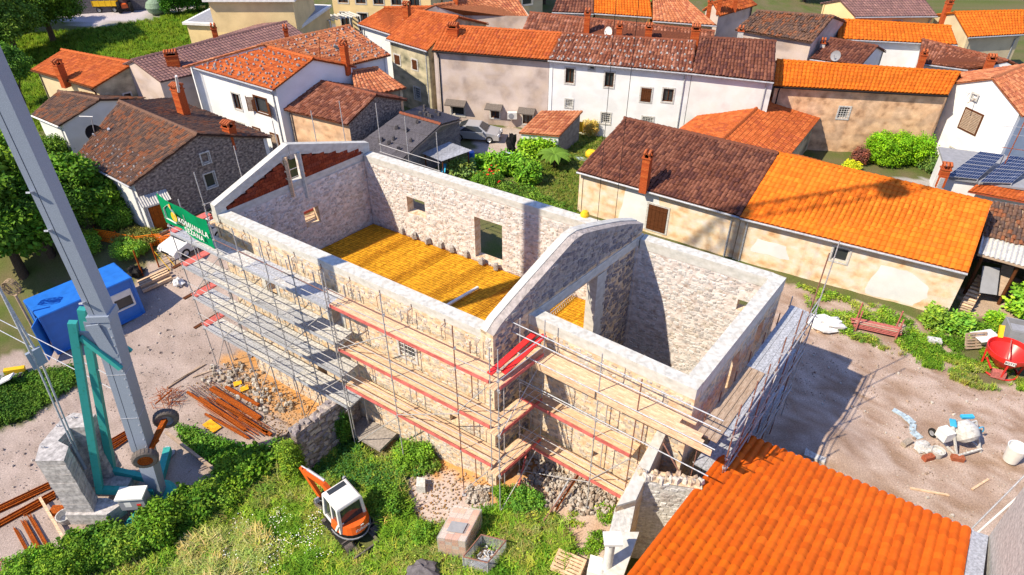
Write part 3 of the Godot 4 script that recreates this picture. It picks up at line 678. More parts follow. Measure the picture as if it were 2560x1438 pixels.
func floor_deck(dF: Vector3, inF: Vector3, dG: Vector3, inG: Vector3, inB: Vector3, thM: Vector3, R0: Vector3, dM: Vector3) -> void:
	var y := 3.45
	var a := FL + inF + dG * 0.1 + inG + dF * 0.02; var b := R0 + thM + dM * 0.95
	var c := BL + inG + inB * 1.1 + dF * 0.02; var d := BR + thM + inB * 1.3 - dF * 0.2
	a.y = y; b.y = y; c.y = y; d.y = y
	var deck := thing("formwork_floor", "bright yellow formwork panels laid as a floor inside the stone walls", "formwork", (a + b + c + d) / 4)
	var nu := 16; var nv := 5
	for i in nu:
		for j in nv:
			var u0 := float(i) / nu; var u1 := (i + 0.985) / nu; var v0 := float(j) / nv; var v1 := (j + 0.99) / nv
			var p := [a.lerp(b, u0).lerp(c.lerp(d, u0), v0), a.lerp(b, u1).lerp(c.lerp(d, u1), v0), a.lerp(b, u1).lerp(c.lerp(d, u1), v1), a.lerp(b, u0).lerp(c.lerp(d, u0), v1)]
			var mb := MB.new()
			mb.col = Color(1, 1, 1) * rf(0.82, 1.0)
			if R.randf() < 0.08: mb.col = Color(0.75, 0.85, 1.2)
			for k in 4: p[k] += Vector3.UP * rf(-0.006, 0.006)
			var q := []
			for k in 4: q.append(p[k] + Vector3.UP * 0.03)
			mb.hexa(p + q)
			obj(mb, "panel", M.formply, deck)
	var slab := MB.new()
	slab.hexa([a - Vector3.UP * 0.25, b - Vector3.UP * 0.25, d - Vector3.UP * 0.25, c - Vector3.UP * 0.25, a - Vector3.UP * 0.04, b - Vector3.UP * 0.04, d - Vector3.UP * 0.04, c - Vector3.UP * 0.04])
	obj(slab, "joist_layer", M.old_wood, deck)
	var mat_ := thing("rebar_mat", "rusty grid of reinforcing bars lying over the yellow formwork floor", "rebar", (a + b + c + d) / 4 + Vector3.UP * 0.06)
	for i in 72:
		var u := (i + 0.5) / 72 + rf(-0.002, 0.002)
		var mb := MB.new(); mb.tube(a.lerp(b, u) + Vector3.UP * 0.1, c.lerp(d, u) + Vector3.UP * (0.1 + rf(0, 0.02)), 0.008, 4)
		obj(mb, "bar", M.rust, mat_)
	for j in 44:
		var v := (j + 0.5) / 44 + rf(-0.003, 0.003)
		var mb := MB.new(); mb.tube(a.lerp(c, v) + Vector3.UP * 0.122, b.lerp(d, v) + Vector3.UP * (0.122 + rf(0, 0.02)), 0.008, 4)
		obj(mb, "bar", M.rust, mat_)
	# doubled bars over the joists
	for g in 5:
		for k in 6:
			var u := 0.17 + g * 0.165 + k * 0.007
			var mb := MB.new(); mb.tube(a.lerp(b, u) + Vector3.UP * 0.15, c.lerp(d, u) + Vector3.UP * 0.15, 0.01, 4)
			obj(mb, "bar", M.rust, mat_)
	for run in [[a.lerp(c, 0.26), b.lerp(d, 0.2)], [a.lerp(b, 0.9).lerp(c.lerp(d, 0.9), 0.06), c.lerp(d, 0.86)]]:
		var g := thing("spacer_cage", "grey wire lattice spacer running %s across the rebar" % ("the length of the floor" if run == [a.lerp(c, 0.26), b.lerp(d, 0.2)] else "beside the cross gable"), "rebar", run[0], "lattice spacers on the rebar")
		var mb := MB.new()
		var n := int((run[1] - run[0]).length() / 0.16)
		var s: Vector3 = (run[1] - run[0]).cross(Vector3.UP).normalized() * 0.14
		for i in n:
			var p: Vector3 = run[0].lerp(run[1], float(i) / n); var q: Vector3 = run[0].lerp(run[1], (i + 0.5) / n)
			mb.tube(p + s + Vector3.UP * 0.12, q + Vector3.UP * 0.3, 0.012, 4); mb.tube(q + Vector3.UP * 0.3, p - s + Vector3.UP * 0.12, 0.012, 4)
		obj(mb, "lattice", M.galv, g)
		mb = MB.new(); mb.tube(run[0] + Vector3.UP * 0.3, run[1] + Vector3.UP * 0.3, 0.016, 5)
		obj(mb, "top_bar", M.galv, g)
	var pl := MB.new(); pl.beam(Vector3(-3.30,3.65,-27.45), Vector3(-1.79,3.65,-28.99), 0.14, 0.09)
	solo(pl, "straightedge", M.white, "pale straight timber lying on the yellow floor near the cross gable", "timber")
	var i := 0
	for p in [Vector3(-6.44,3.70,-34.52), Vector3(-5.71,3.70,-33.94), Vector3(-4.86,3.70,-33.38), Vector3(-4.06,3.70,-32.95), Vector3(-3.41,3.70,-32.53), Vector3(-2.52,3.70,-32.04), Vector3(-1.66,3.70,-31.28), Vector3(-0.88,3.70,-30.77)]:
		var mb := MB.new(); mb.add(unit_stone[i % 5], Transform3D(Basis(Vector3.UP, rf(0, 6)) * Basis(Vector3.RIGHT, -PI / 2) * Basis.from_scale(Vector3(0.36, 0.3, 0.26)), p), Color(0.5, 0.46, 0.43))
		solo(mb, "corbel_stone", M.stone, "%s grey stone from the far corner along the inner back wall foot" % ["first", "second", "third", "fourth", "fifth", "sixth", "seventh", "last"][i], "stone", "stones along the inner wall foot"); i += 1
	var cap := MB.new(); cap.lathe(Vector3(3.56,8.00,-28.96), Vector3.UP, [[0.0, 0.22], [0.12, 0.22], [0.26, 0.15], [0.3, 0.0]], 12)
	solo(cap, "bucket", M.yellow, "small orange yellow bucket upside down on the ring beam", "bucket")
func window(t: Node3D, a: Vector3, d: Vector3, out: Vector3, h: Array, kind: String) -> void:
	var p: Vector3 = a + d * h[0] + Vector3.UP * h[1]; var q: Vector3 = a + d * h[2] + Vector3.UP * h[1]
	var hh: float = h[3] - h[1]; var up := Vector3.UP * hh; var w: float = h[2] - h[0]
	var inn := -out * 0.12
	var fr := MB.new()
	var m: Material = M.dark_wood
	if kind == "white" or kind == "grille" or kind == "stonewin": m = M.concrete
	var b := 0.07
	if kind != "hole":
		fr.beam(p + d * b / 2 + inn, p + up + d * b / 2 + inn, 0.1, b, d); fr.beam(q - d * b / 2 + inn, q + up - d * b / 2 + inn, 0.1, b, d)
		fr.beam(p + Vector3.UP * b / 2 + inn + d * b, q + Vector3.UP * b / 2 + inn - d * b, 0.1, b); fr.beam(p + up - Vector3.UP * b / 2 + inn + d * b, q + up - Vector3.UP * b / 2 + inn - d * b, 0.1, b)
		if kind == "wood" and w > 0.55: fr.beam((p + q) / 2 + inn, (p + q) / 2 + up + inn, 0.07, 0.06, d)
	if kind == "hole":
		var r := MB.new()
		for e in [[p - d * 0.14, p - d * 0.14 + up], [q + d * 0.14, q + d * 0.14 + up]]: r.beam(e[0] - Vector3.UP * 0.14 - out * 0.02, e[1] + Vector3.UP * 0.14 - out * 0.02, 0.1, 0.24, d)
		r.beam(p - Vector3.UP * 0.1 - out * 0.02, q - Vector3.UP * 0.1 - out * 0.02, 0.1, 0.2); r.beam(p + up + Vector3.UP * 0.1 - out * 0.02, q + up + Vector3.UP * 0.1 - out * 0.02, 0.1, 0.2)
		obj(r, "stone_frame", M.concrete, t)
		return
	var win: MeshInstance3D = obj(fr, "window", m, t)
	if kind != "door":
		var sur := MB.new()
		var e := 0.08 if kind == "stonewin" else 0.12; var o2 := out * 0.015
		var sm: Material = M.chalk if kind in ["wood", "white", "shut", "grille", "stonewin"] else M.dark_wood
		sur.beam(p - d * e / 2 + o2 - Vector3.UP * e, p + up - d * e / 2 + o2 + Vector3.UP * e, 0.05, e, d); sur.beam(q + d * e / 2 + o2 - Vector3.UP * e, q + up + d * e / 2 + o2 + Vector3.UP * e, 0.05, e, d)
		sur.beam(p - Vector3.UP * e / 2 + o2, q - Vector3.UP * e / 2 + o2, 0.05, e); sur.beam(p + up + Vector3.UP * e / 2 + o2, q + up + Vector3.UP * e / 2 + o2, 0.05, e)
		obj(sur, "surround", sm, win)
	var pane := MB.new()
	if kind == "shut" or kind == "slats":
		var c := p + d * 0.02 + out * 0.04; var sw := w - 0.04
		if kind == "slats":
			var n := int(hh / 0.11)
			for half in 2:
				for k in n:
					var s0: Vector3 = c + d * (sw * half / 2 + 0.04) + Vector3.UP * ((k + 0.5) * hh / n); pane.beam(s0, s0 + d * (sw / 2 - 0.08), 0.05, hh / n * 0.62)
				pane.beam(c + d * (sw * half / 2 + 0.02), c + d * (sw * half / 2 + 0.02) + up, 0.06, 0.05, d); pane.beam(c + d * (sw * (half + 1) / 2 - 0.02), c + d * (sw * (half + 1) / 2 - 0.02) + up, 0.06, 0.05, d)
		else:
			for k in 5: pane.beam(c + d * (sw * (k + 0.5) / 5), c + d * (sw * (k + 0.5) / 5) + up, 0.05, sw / 5 - 0.015, d)
			pane.beam(c + out * 0.04 + Vector3.UP * hh * 0.2, c + out * 0.04 + d * sw + Vector3.UP * hh * 0.2, 0.03, 0.05); pane.beam(c + out * 0.04 + Vector3.UP * hh * 0.85, c + out * 0.04 + d * sw + Vector3.UP * hh * 0.85, 0.03, 0.05)
		obj(pane, "shutter", M.old_wood if kind == "slats" else M.dark_wood, win)
		return
	if kind == "door":
		for k in 4: pane.beam(p + inn + d * (w * (k + 0.5) / 4), p + inn + d * (w * (k + 0.5) / 4) + up, 0.06, w / 4 - 0.012, d)
		obj(pane, "door_leaf", M.door_wood, win)
		return
	pane.quad(p + inn * 1.3, q + inn * 1.3, q + up + inn * 1.3, p + up + inn * 1.3)
	obj(pane, "pane", M.glass, win)
	if kind == "grille":
		var g := MB.new()
		for k in range(1, 4): g.tube(p + d * w * k / 4 - out * 0.02, p + d * w * k / 4 + up - out * 0.02, 0.014, 5)
		for k in range(1, 5): g.tube(p + Vector3.UP * hh * k / 5 - out * 0.02, q + Vector3.UP * hh * k / 5 - out * 0.02, 0.014, 5)
		obj(g, "grille", M.white, win)
	if kind == "open":
		for s in [-1, 1]:
			var sh := MB.new()
			var e0: Vector3 = (p if s < 0 else q) + out * 0.03
			var e1: Vector3 = e0 + (d * s * 0.75 + out * 0.35).normalized() * w * 0.5
			for k in int(hh / 0.1): sh.beam(e0 + Vector3.UP * (k + 0.5) * 0.1, e1 + Vector3.UP * (k + 0.5) * 0.1, 0.03, 0.07)
			sh.beam(e0, e0 + up, 0.04, 0.05, d); sh.beam(e1, e1 + up, 0.04, 0.05, d)
			obj(sh, "shutter", M.dark_wood, win)
func bar(p: Node3D, called: String, a: Vector3, b: Vector3, r: float, m: Material) -> MeshInstance3D:
	var mb := MB.new(); mb.tube(a, b, r, 6)
	return obj(mb, called, m, p)
var board_cache := {}
func board(p: Node3D, called: String, a: Vector3, b: Vector3, w: float, h: float, m: Material, up := Vector3.UP) -> MeshInstance3D:
	# own axes: grain runs along x
	var l := (b - a).length()
	var mb := MB.new()
	mb.col = Color(1, 1, 1) * rf(0.85, 1.05)
	mb.cube(Vector3.ZERO, Vector3(l, h, w))
	var x := (b - a) / l; var z := x.cross(up).normalized(); var y := z.cross(x)
	return inst(mb.mesh(m), called, p, Transform3D(Basis(x, y, z), (a + b) / 2 - whole(p)))
func clamp_at(p: Node3D, at: Vector3) -> void:
	var mb := MB.new(); mb.cube(at, Vector3(0.1, 0.09, 0.1)); obj(mb, "coupler", M.pole, p)
# one run of scaffolding: outer poles at the given distances from a along d, inner poles at a + inw
func run(label: String, a: Vector3, d: Vector3, inw: Vector3, at: Array, decks: Array, tops: Array, kind: String, opt := {}) -> Node3D:
	var t := thing("scaffold", label, "scaffold", gnd(a), "scaffolding round the stone building")
	var pm: Material = opt.get("pole", M.pole)
	var n := at.size()
	for i in n:
		var o = a + d * at[i]
		var top: float = tops[i % tops.size()]
		var m: Material = M.rust_pole if opt.get("rusty", []).has(i) else pm
		bar(t, "standard", gnd(o, 0.03), on(o + Vector3(rf(-0.03, 0.03), 0, rf(-0.03, 0.03)), top), 0.026, m)
		var f := MB.new(); f.cube(gnd(o, 0.03), Vector3(0.18, 0.05, 0.18)); obj(f, "base_plate", M.galv, t)
		if opt.get("inner", true): bar(t, "standard", gnd(o + inw, 0.03), on(o + inw, decks[-1] + opt.get("inner_top", 0.6)), 0.026, m)
		for y in decks:
			bar(t, "transom", on(o - inw * 0.12, y - 0.07), on(o + inw * 1.05, y - 0.07), 0.025, pm)
	for i in n - 1:
		var o = a + d * at[i]; var e = a + d * at[i + 1]
		var k := 0
		for y in decks:
			var ext = d * opt.get("lap", 0.12)
			bar(t, "ledger", on(o - d * 0.1, y + 0.98), on(e + d * 0.1, y + 0.98 + rf(-0.02, 0.02)), 0.021, M.rust_pole if opt.get("rust_rail", -1.0) == y else pm)
			bar(t, "ledger", on(o - d * 0.1, y + 0.48), on(e + d * 0.1, y + 0.48 + rf(-0.02, 0.02)), 0.021, pm)
			clamp_at(t, on(o, y + 0.98)); clamp_at(t, on(o, y))
			if i == 0: clamp_at(t, on(o, y + 0.48))
			var wd: float = opt.get("wide", inw.length() * 0.9)
			var nb: int = opt.get("boards", 3)
			var iu := inw.normalized()
			for b in nb:
				var q: Vector3 = iu * (0.08 + wd * (b + 0.5) / nb)
				var bm: Material = M.wood
				if kind == "steel": bm = M.chalk if R.randf() < 0.55 else M.galv
				elif kind == "galv": bm = M.galv
				elif kind == "old": bm = M.old_wood
				board(t, "board", on(o, y) + q - ext + Vector3.UP * rf(-0.008, 0.012), on(e, y) + q + ext * 0.2 + Vector3.UP * rf(-0.008, 0.012), wd / nb - 0.015, 0.05, bm)
			if kind != "plain" and kind != "old":
				var tm: Material = M.galv if kind != "red" else M.red_board
				board(t, "toe_board", on(o, y + 0.1) - iu * 0.04 + d * 0.05, on(e, y + 0.1) - iu * 0.04 - d * 0.02, 0.03, 0.17, tm)
			if (i + k) % 2 == 0 and opt.get("brace", true):
				var lo: float = decks[k - 1] if k > 0 else gy(o.x, o.z) + 0.2
				bar(t, "brace", on(o, lo + 0.1) - iu * 0.05, on(e, y - 0.05) - iu * 0.05, 0.022, pm)
			k += 1
	return t
func scaffolds() -> void:
	var dF := (FR - FL).normalized(); var oF := Vector3(-dF.z, 0, dF.x)
	var a := FL + oF * 1.37
	var g := run("grey steel scaffold with four pale decks at the front of the stone building", a, dF, -oF * 1.05, [-1.83, -0.1, 1.9, 3.65, 5.5, 7.3, 9.2], [0.69, 2.75, 4.76, 6.8], [9.2, 9.3, 9.35, 9.0, 9.1, 8.9, 8.6], "steel", {"rust_rail": 6.8, "boards": 3, "wide": 1.0})
	for y in [0.69, 2.75, 4.76, 6.8]: # red boards wrapping the corner
		board(g, "end_board", on(a - dF * 1.95 - oF * 0.1, y + 0.03), on(a - dF * 1.95 - oF * 2.3, y + 0.03), 0.5, 0.05, M.red_board)
		board(g, "end_board", on(a - dF * 2.3 + oF * 0.3, y - 0.06), on(a - dF * 2.3 - oF * 2.2, y - 0.06), 0.22, 0.06, M.dark_wood)
	var b := FL + oF * 1.2 + dF * 9.0
	run("scaffold with red edged wooden decks at the front, right of the grey scaffold", b, dF, -oF * 0.95, [0.15, 3.4, 7.0, 8.6], [1.95, 4.3, 6.8], [8.6, 8.9, 8.9, 8.6], "red", {"rusty": [2], "rust_rail": 6.8, "boards": 3})
	# return round the corner to the annex
	var dM := Vector3(0.67, 0, -0.742); var nM := Vector3(0.742, 0, 0.67)
	var c := Vector3(-0.77, 0, -18.46)
	run("short corner scaffold of red planks between hall and annex", c + nM * 0.35, dM, -nM * 0.8, [0.0, 2.6], [1.8, 4.28, 6.78], [8.8, 8.6], "red", {"boards": 3, "inner": false})
	for q in [[0.0, 7.35, 2.6, 7.7, 0.2], [0.5, 7.2, 2.9, 7.55, 0.45]]:
		var mb := MB.new(); mb.beam(on(c + dM * q[0], q[1]) + nM * (q[4] - 0.3), on(c + dM * q[2], q[3]) + nM * (q[4] - 0.3), 0.24, 0.06)
		solo(mb, "red_plank", M.red, "loose bright red plank leaning over the corner deck, %s of two" % ("upper" if q[0] == 0.0 else "lower"), "plank", "red planks on the corner deck")
	# annex front
	var dA := (AF - AL).normalized(); var oA := Vector3(-dA.z, 0, dA.x)
	var e := AL + oA * 1.05 + dA * 0.2
	run("scaffold with a thick pale top deck at the annex front", e, dA, -oA * 0.85, [0.1, 3.7, 5.3], [1.65, 4.28], [8.6, 8.7, 8.4], "red", {"rusty": [2], "boards": 3, "inner_top": 2.6})
	var td := thing("plank_deck", "pale thick wooden planks forming the top deck along the annex front", "planks", on(e, 6.75))
	for k in 4:
		board(td, "plank", on(e, 6.78) - dA * 0.3 - oA * (0.05 + k * 0.24), on(e, 6.78) + dA * (7.0 + rf(-0.3, 0.9)) - oA * (0.05 + k * 0.24), 0.225, 0.06, M.wood)
	board(td, "plank", on(e, 6.7) - dA * 0.2 + oA * 0.12, on(e, 6.7) + dA * 3.6 + oA * 0.12, 0.04, 0.3, M.wood)
	board(td, "plank", on(e, 6.7) + dA * 3.7 + oA * 0.14, on(e, 6.7) + dA * 8.2 + oA * 0.14, 0.04, 0.28, M.wood)
	for q in [[0.98, 0.02], [1.5, 0.06], [0.2, 0.18], [-1.2, 0.16]]:
		bar(td, "rail", on(e, 6.78 + q[0]) + oA * q[1] - dA * 0.4, on(e, 6.78 + q[0]) + oA * q[1] + dA * 8.3, 0.026, M.galv)
	# annex right end
	var dR := (AB - AF).normalized(); var oR := Vector3(-dR.z, 0, dR.x)
	if oR.dot(AL - AF) > 0: oR = -oR
	var f := AF + oR * 1.5 + dR * 0.1
	run("scaffold of rusty poles with galvanised sheet decks at the annex end wall", f, dR, -oR * 1.1, [0.2, 1.5, 2.9, 4.3, 5.8, 7.4, 8.9], [1.9, 4.2, 6.4], [8.0, 8.1, 7.9, 8.2, 8.6, 10.4, 10.2], "galv", {"rusty": [0, 1, 2, 3, 4, 5], "boards": 3, "inner_top": 0.5})
	for k in 3:
		var pl := thing("worn_plank", "%s of three worn grey planks on the annex end deck" % ["outermost", "middle", "innermost"][k], "plank", on(f, 6.45), "worn planks on the end deck")
		board(pl, "board", on(f, 6.47) - oR * (0.42 + k * 0.26) - dR * 0.5, on(f, 6.47) - oR * (0.42 + k * 0.26) + dR * 3.9, 0.24, 0.045, M.old_wood)
	# left gable
	var dG := (BL - FL).normalized(); var oG := Vector3(dG.z, 0, -dG.x)
	run("scaffold standing outside the brick gable", FL + oG * 1.35, dG, -oG * 0.95, [0.3, 2.6, 5.0, 7.4, 9.3], [2.7, 4.76, 6.8], [9.6, 10.2, 10.8, 10.6, 10.6], "red", {"boards": 3})
	var hb := BL - Vector3(dF.z, 0, -dF.x) * -1.2
	run("scaffold behind the far corner of the hall", BL - oF * 1.3, dF, oF * 0.95, [0.0, 2.2, 4.4], [4.7, 6.8], [10.3, 10.0, 9.6], "old", {"boards": 2, "brace": false})
	# bent tie irons along the front wall
	for i in 9:
		var p := on(FL + dF * (0.6 + i * 1.75) + oF * 0.03, 7.55)
		var mb := MB.new()
		mb.path([p + Vector3.UP * 0.25 + oF * 0.02, p, p - Vector3.UP * 0.12 + oF * 0.12 - dF * 0.12, p - Vector3.UP * 0.75 + oF * 0.1 - dF * 0.12], 0.014, 5)
		solo(mb, "tie_iron", M.rust_pole, "%s bent iron tie from the banner, hanging under the front ring beam" % ["first", "second", "third", "fourth", "fifth", "sixth", "seventh", "eighth", "ninth"][i], "iron tie", "iron ties under the ring beam")
	banner(a, dF, oF)
func text_mesh(s: String, h: float) -> TextMesh:
	var m := TextMesh.new()
	m.text = s; m.depth = 0.004; m.pixel_size = h / 64.0; m.font_size = 64; m.curve_step = 4
	var fnt := SystemFont.new()
	fnt.font_names = PackedStringArray(["Droid Sans"]); fnt.font_weight = 700
	m.font = fnt
	return m
func banner(a: Vector3, d: Vector3, out: Vector3) -> void:
	var t := thing("banner", "green banner with white lettering and house logo tied to the scaffold", "banner", on(a - d * 1.83, 7.6))
	var tl := on(a - d * 1.83 + out * 0.07, 9.15); var tr := on(a + d * 1.87 + out * 0.07, 8.85); var bl := on(a - d * 1.75 + out * 0.1, 7.55); var br := on(a + d * 1.87 + out * 0.07, 7.25)
	var W := func(u: float, v: float):
		var p: Vector3 = tl.lerp(tr, u).lerp(bl.lerp(br, u), v)
		var sag: float = 0.22 * sin(PI * u) * (0.5 - v) * 0.7
		return p - Vector3.UP * sag + out * (0.07 * sin(u * 9 + v * 2) * sin(PI * u) + 0.05 * sin(v * 5 + u * 3) * sin(PI * u))
	var mb := MB.new()
	var nu := 28; var nv := 12
	for i in nu:
		for j in nv:
			var p: Vector3 = W.call(float(i) / nu, float(j) / nv); var q: Vector3 = W.call((i + 1.0) / nu, float(j) / nv)
			var r: Vector3 = W.call((i + 1.0) / nu, (j + 1.0) / nv); var s: Vector3 = W.call(float(i) / nu, (j + 1.0) / nv)
			mb.quad(s, r, q, p)
	obj(mb, "cloth", M.green_cloth, t)
	var x := (tr - tl).normalized(); var y := (tl - bl).normalized(); var z := x.cross(y).normalized(); y = z.cross(x)
	var put := func(s: String, h: float, u: float, v: float):
		var o := inst(text_mesh(s, h), "lettering", t, Transform3D(Basis(x, y, z), W.call(u, v) + z * 0.09 - whole(t)))
		(o.mesh as TextMesh).material = M.white
	put.call("KOMUNALA", 0.4, 0.68, 0.52)
	put.call("SEŽANA", 0.38, 0.68, 0.76)
	var lg := MB.new()
	var O: Vector3 = W.call(0.22, 0.5) + z * 0.07
	var pts := [Vector2(-0.42, -0.38), Vector2(-0.42, 0.2), Vector2(0.0, 0.55), Vector2(0.38, 0.15), Vector2(0.38, -0.38), Vector2(-0.42, -0.38)]
	for i in 5:
		if i == 2: continue
		lg.beam(O + x * pts[i].x + y * pts[i].y, O + x * pts[i + 1].x + y * pts[i + 1].y, 0.01, 0.07, z)
	lg.beam(O + x * 0.0 + y * 0.55, O + x * 0.38 + y * 0.15, 0.01, 0.07, z)
	obj(lg, "house_logo", M.white, t)
	var fr := MB.new()
	var ring := []
	for i in 16: ring.append(O + z * 0.012 + x * (0.3 + 0.22 * cos(TAU * i / 16)) + y * (-0.02 + 0.27 * sin(TAU * i / 16)))
	fr.prism(ring, z * 0.006)
	ring = []
	for i in 10: ring.append(O + z * 0.012 + x * (0.14 + 0.07 * cos(TAU * i / 10)) + y * (0.5 + 0.15 * sin(TAU * i / 10)))
	fr.prism(ring, z * 0.006)
	obj(fr, "fruit_logo", M.yellow, t)
func chimney(p: Node3D, at: Vector3, w: float, dpt: float, h: float, style: String, turn := 0.55) -> void:
	var d := Vector3(cos(turn), 0, sin(turn)); var s := Vector3(-d.z, 0, d.x)
	var m: Material = M.brick
	var mb := MB.new(); mb.col = Color(0.62, 0.13, 0.04) if style != "white" else Color(0.75, 0.74, 0.72)
	if style == "grey": mb.col = Color(0.45, 0.42, 0.38)
	mb.box(at + Vector3.UP * (h / 2 - 0.4), d * w / 2, Vector3.UP * (h / 2 + 0.4), s * dpt / 2)
	var c := obj(mb, "chimney", m, p)
	if style != "white" and style != "grey":
		var br := []
		for cc in [Color(0.66, 0.14, 0.04), Color(0.56, 0.11, 0.035), Color(0.7, 0.17, 0.05)]:
			var b := MB.new(); b.col = cc; b.box(Vector3.ZERO, d * w / 2.02, Vector3.UP * 0.075, s * (dpt / 2 + 0.012)); br.append(b.mesh(m))
		for k in int(h / 0.17): inst(br[k % 3], "brick", c, Transform3D(Basis(), at + Vector3.UP * (0.1 + k * 0.17) - whole(c)))
	var cap := MB.new(); cap.col = Color(0.6, 0.14, 0.05)
	for i in [-1, 1]:
		for j in [-1, 1]: cap.box(at + d * i * (w / 2 - 0.06) + s * j * (dpt / 2 - 0.06) + Vector3.UP * (h + 0.13), d * 0.06, Vector3.UP * 0.13, s * 0.06)
	cap.box(at + Vector3.UP * (h - 0.04), d * (w / 2 + 0.06), Vector3.UP * 0.04, s * (dpt / 2 + 0.06))
	obj(cap, "chimney_cap", m, c)
	var lid := MB.new(); lid.col = Color(0.6, 0.17, 0.07)
	var e0 := at + Vector3.UP * (h + 0.26)
	var nt := maxi(2, int(w / 0.17))
	for i in nt:
		var x0 := e0 + d * (-w / 2 - 0.05 + (w + 0.1) * (i + 0.5) / nt)
		lid.tube(x0 - s * (dpt / 2 + 0.08), x0 + Vector3.UP * 0.14, 0.09, 6); lid.tube(x0 + Vector3.UP * 0.14, x0 + s * (dpt / 2 + 0.08), 0.09, 6)
	obj(lid, "chimney_lid", m, c)
func house(called: String, label: String, ea: Vector3, eb: Vector3, ra: Vector3, rb: Vector3, o: Dictionary) -> Node3D:
	var d := flat(eb - ea).normalized(); var n := Vector3(d.z, 0, -d.x)
	if n.dot(ra - ea) < 0: n = -n
	var he := ea.y; var over := 0.3; var og: float = o.get("og", 0.15)
	var sa := flat(ra - ea); var sb := flat(rb - eb)
	var ea2 := ea + sa * 2; var eb2 := eb + sb * 2
	var tanp: float = (ra.y - he) / maxf(sa.dot(n), 0.1)
	var base: float = o.get("base", -0.2)
	var ia := sa / sa.dot(n) * over; var ib := sb / sb.dot(n) * over
	var A := flat(ea) + ia + d * og; var B := flat(eb) + ib - d * og; var C := flat(eb2) - ib - d * og; var D := flat(ea2) - ia + d * og
	var th := he + over * tanp - 0.06
	var t := thing(called, label, o.get("cat", "house"), on((A + B + C + D) / 4, 0), o.get("group", ""))
	var wm: Material = o.get("wall", M.white_wall)
	var nr := Vector3(-sb.z, 0, sb.x).normalized(); var nl := Vector3(-sa.z, 0, sa.x).normalized()
	if nr.dot(d) < 0: nr = -nr
	if nl.dot(d) > 0: nl = -nl
	var sides := [[A, B, -n, o.get("front", []), 0], [B, C, nr, o.get("right", []), 1], [C, D, n, [], 0], [D, A, nl, o.get("left", []), 1]]
	for sd in sides:
		var mb := MB.new(); var inn := MB.new()
		var holes := []; var proud := []
		for q in sd[3]:
			if q[3] < th - 0.05 and q[0] > 0.02 and q[2] < (sd[1] - sd[0]).length() - 0.02: holes.append(q)
			else: proud.append(q)
		panel(mb, inn, sd[0], sd[1], -sd[2] * 0.3, base, th, holes)
		if sd[4] == 1:
			var rp: Vector3 = rb if sd[2] == nr else ra
			var ins: Vector3 = -d * og if sd[2] == nr else d * og
			var m1: Vector3 = on(sd[0], th); var m2: Vector3 = on(sd[1], th); var pk: Vector3 = rp + ins - Vector3.UP * 0.06
			# keep the peak in the wall's plane
			pk -= sd[2] * (pk - m1).dot(sd[2])
			face(mb, m1, m2, pk, pk, sd[2])
		var sw: Material = o.get("side_wall", wm) if sd[4] == 1 else wm
		var w := obj(mb, "wall", sw, t)
		if holes.size() > 0: obj(inn, "inner_face", M.dirty_wall, w)
		for q in holes: window(w, sd[0], (sd[1] - sd[0]).normalized(), sd[2], q, q[4])
		for q in proud: window(w, sd[0] + sd[2] * 0.15, (sd[1] - sd[0]).normalized(), sd[2], q, q[4])
	var pal: String = o.get("pal", "warm")
	var slopes := [[ea, eb, rb, ra], [eb2, ea2, ra, rb]]
	for k in slopes.size():
		var s: Array = slopes[k]
		var mb := MB.new(); mb.col = PAL[pal][0] * 0.6
		var dn := Vector3.DOWN * 0.09
		var q := [s[0] + dn, s[1] + dn, s[2] + dn, s[3] + dn, s[0], s[1], s[2], s[3]]
		if (s[1] - s[0]).cross(s[2] - s[0]).y < 0: q = [q[1], q[0], q[3], q[2], q[5], q[4], q[7], q[6]]
		mb.hexa(q)
		var rf_ := obj(mb, "roof", M.tile, t)
		if k == 0 or o.get("back", true):
			tiles(rf_, s[0], s[1], s[2], s[3], o.get("shape", "roll"), pal, o.get("cw", 0.3), o.get("rl", 0.38), o.get("single", 0) if k == 0 else 0, o.get("wild", 0.0), o.get("tm", M.tile))
		if k == 0:
			ridge_caps(rf_, ra, rb, pal)
			if o.has("rocks"): roof_stones(rf_, s[0], s[1], s[2], s[3], o.rocks[0], o.rocks[1], Color(0.5, 0.47, 0.46), o.rocks[2] if o.rocks.size() > 2 else 0.8)
			if o.get("gutter", true):
				var g := MB.new()
				g.tube(s[0] - n * 0.07 - Vector3.UP * 0.08, s[1] - n * 0.07 - Vector3.UP * 0.08, 0.075, 8)
				obj(g, "gutter", o.get("gm", M.sheet), t)
				var dp := MB.new()
				var gp: Vector3 = (s[1] if o.get("pipe", 1) == 1 else s[0]) + (-d if o.get("pipe", 1) == 1 else d) * 0.5
				dp.path([gp - n * 0.07 - Vector3.UP * 0.1, on(gp + n * (over - 0.06), he - 0.55), on(gp + n * (over - 0.06), base + 0.2)], 0.05, 6)
				obj(dp, "downpipe", o.get("gm", M.sheet), t)
		for c in o.get("chim", []):
			if k == 0: chimney(rf_, c[0], c[1], c[2], c[3], c[4], c[5] if c.size() > 5 else 0.4)
	return t
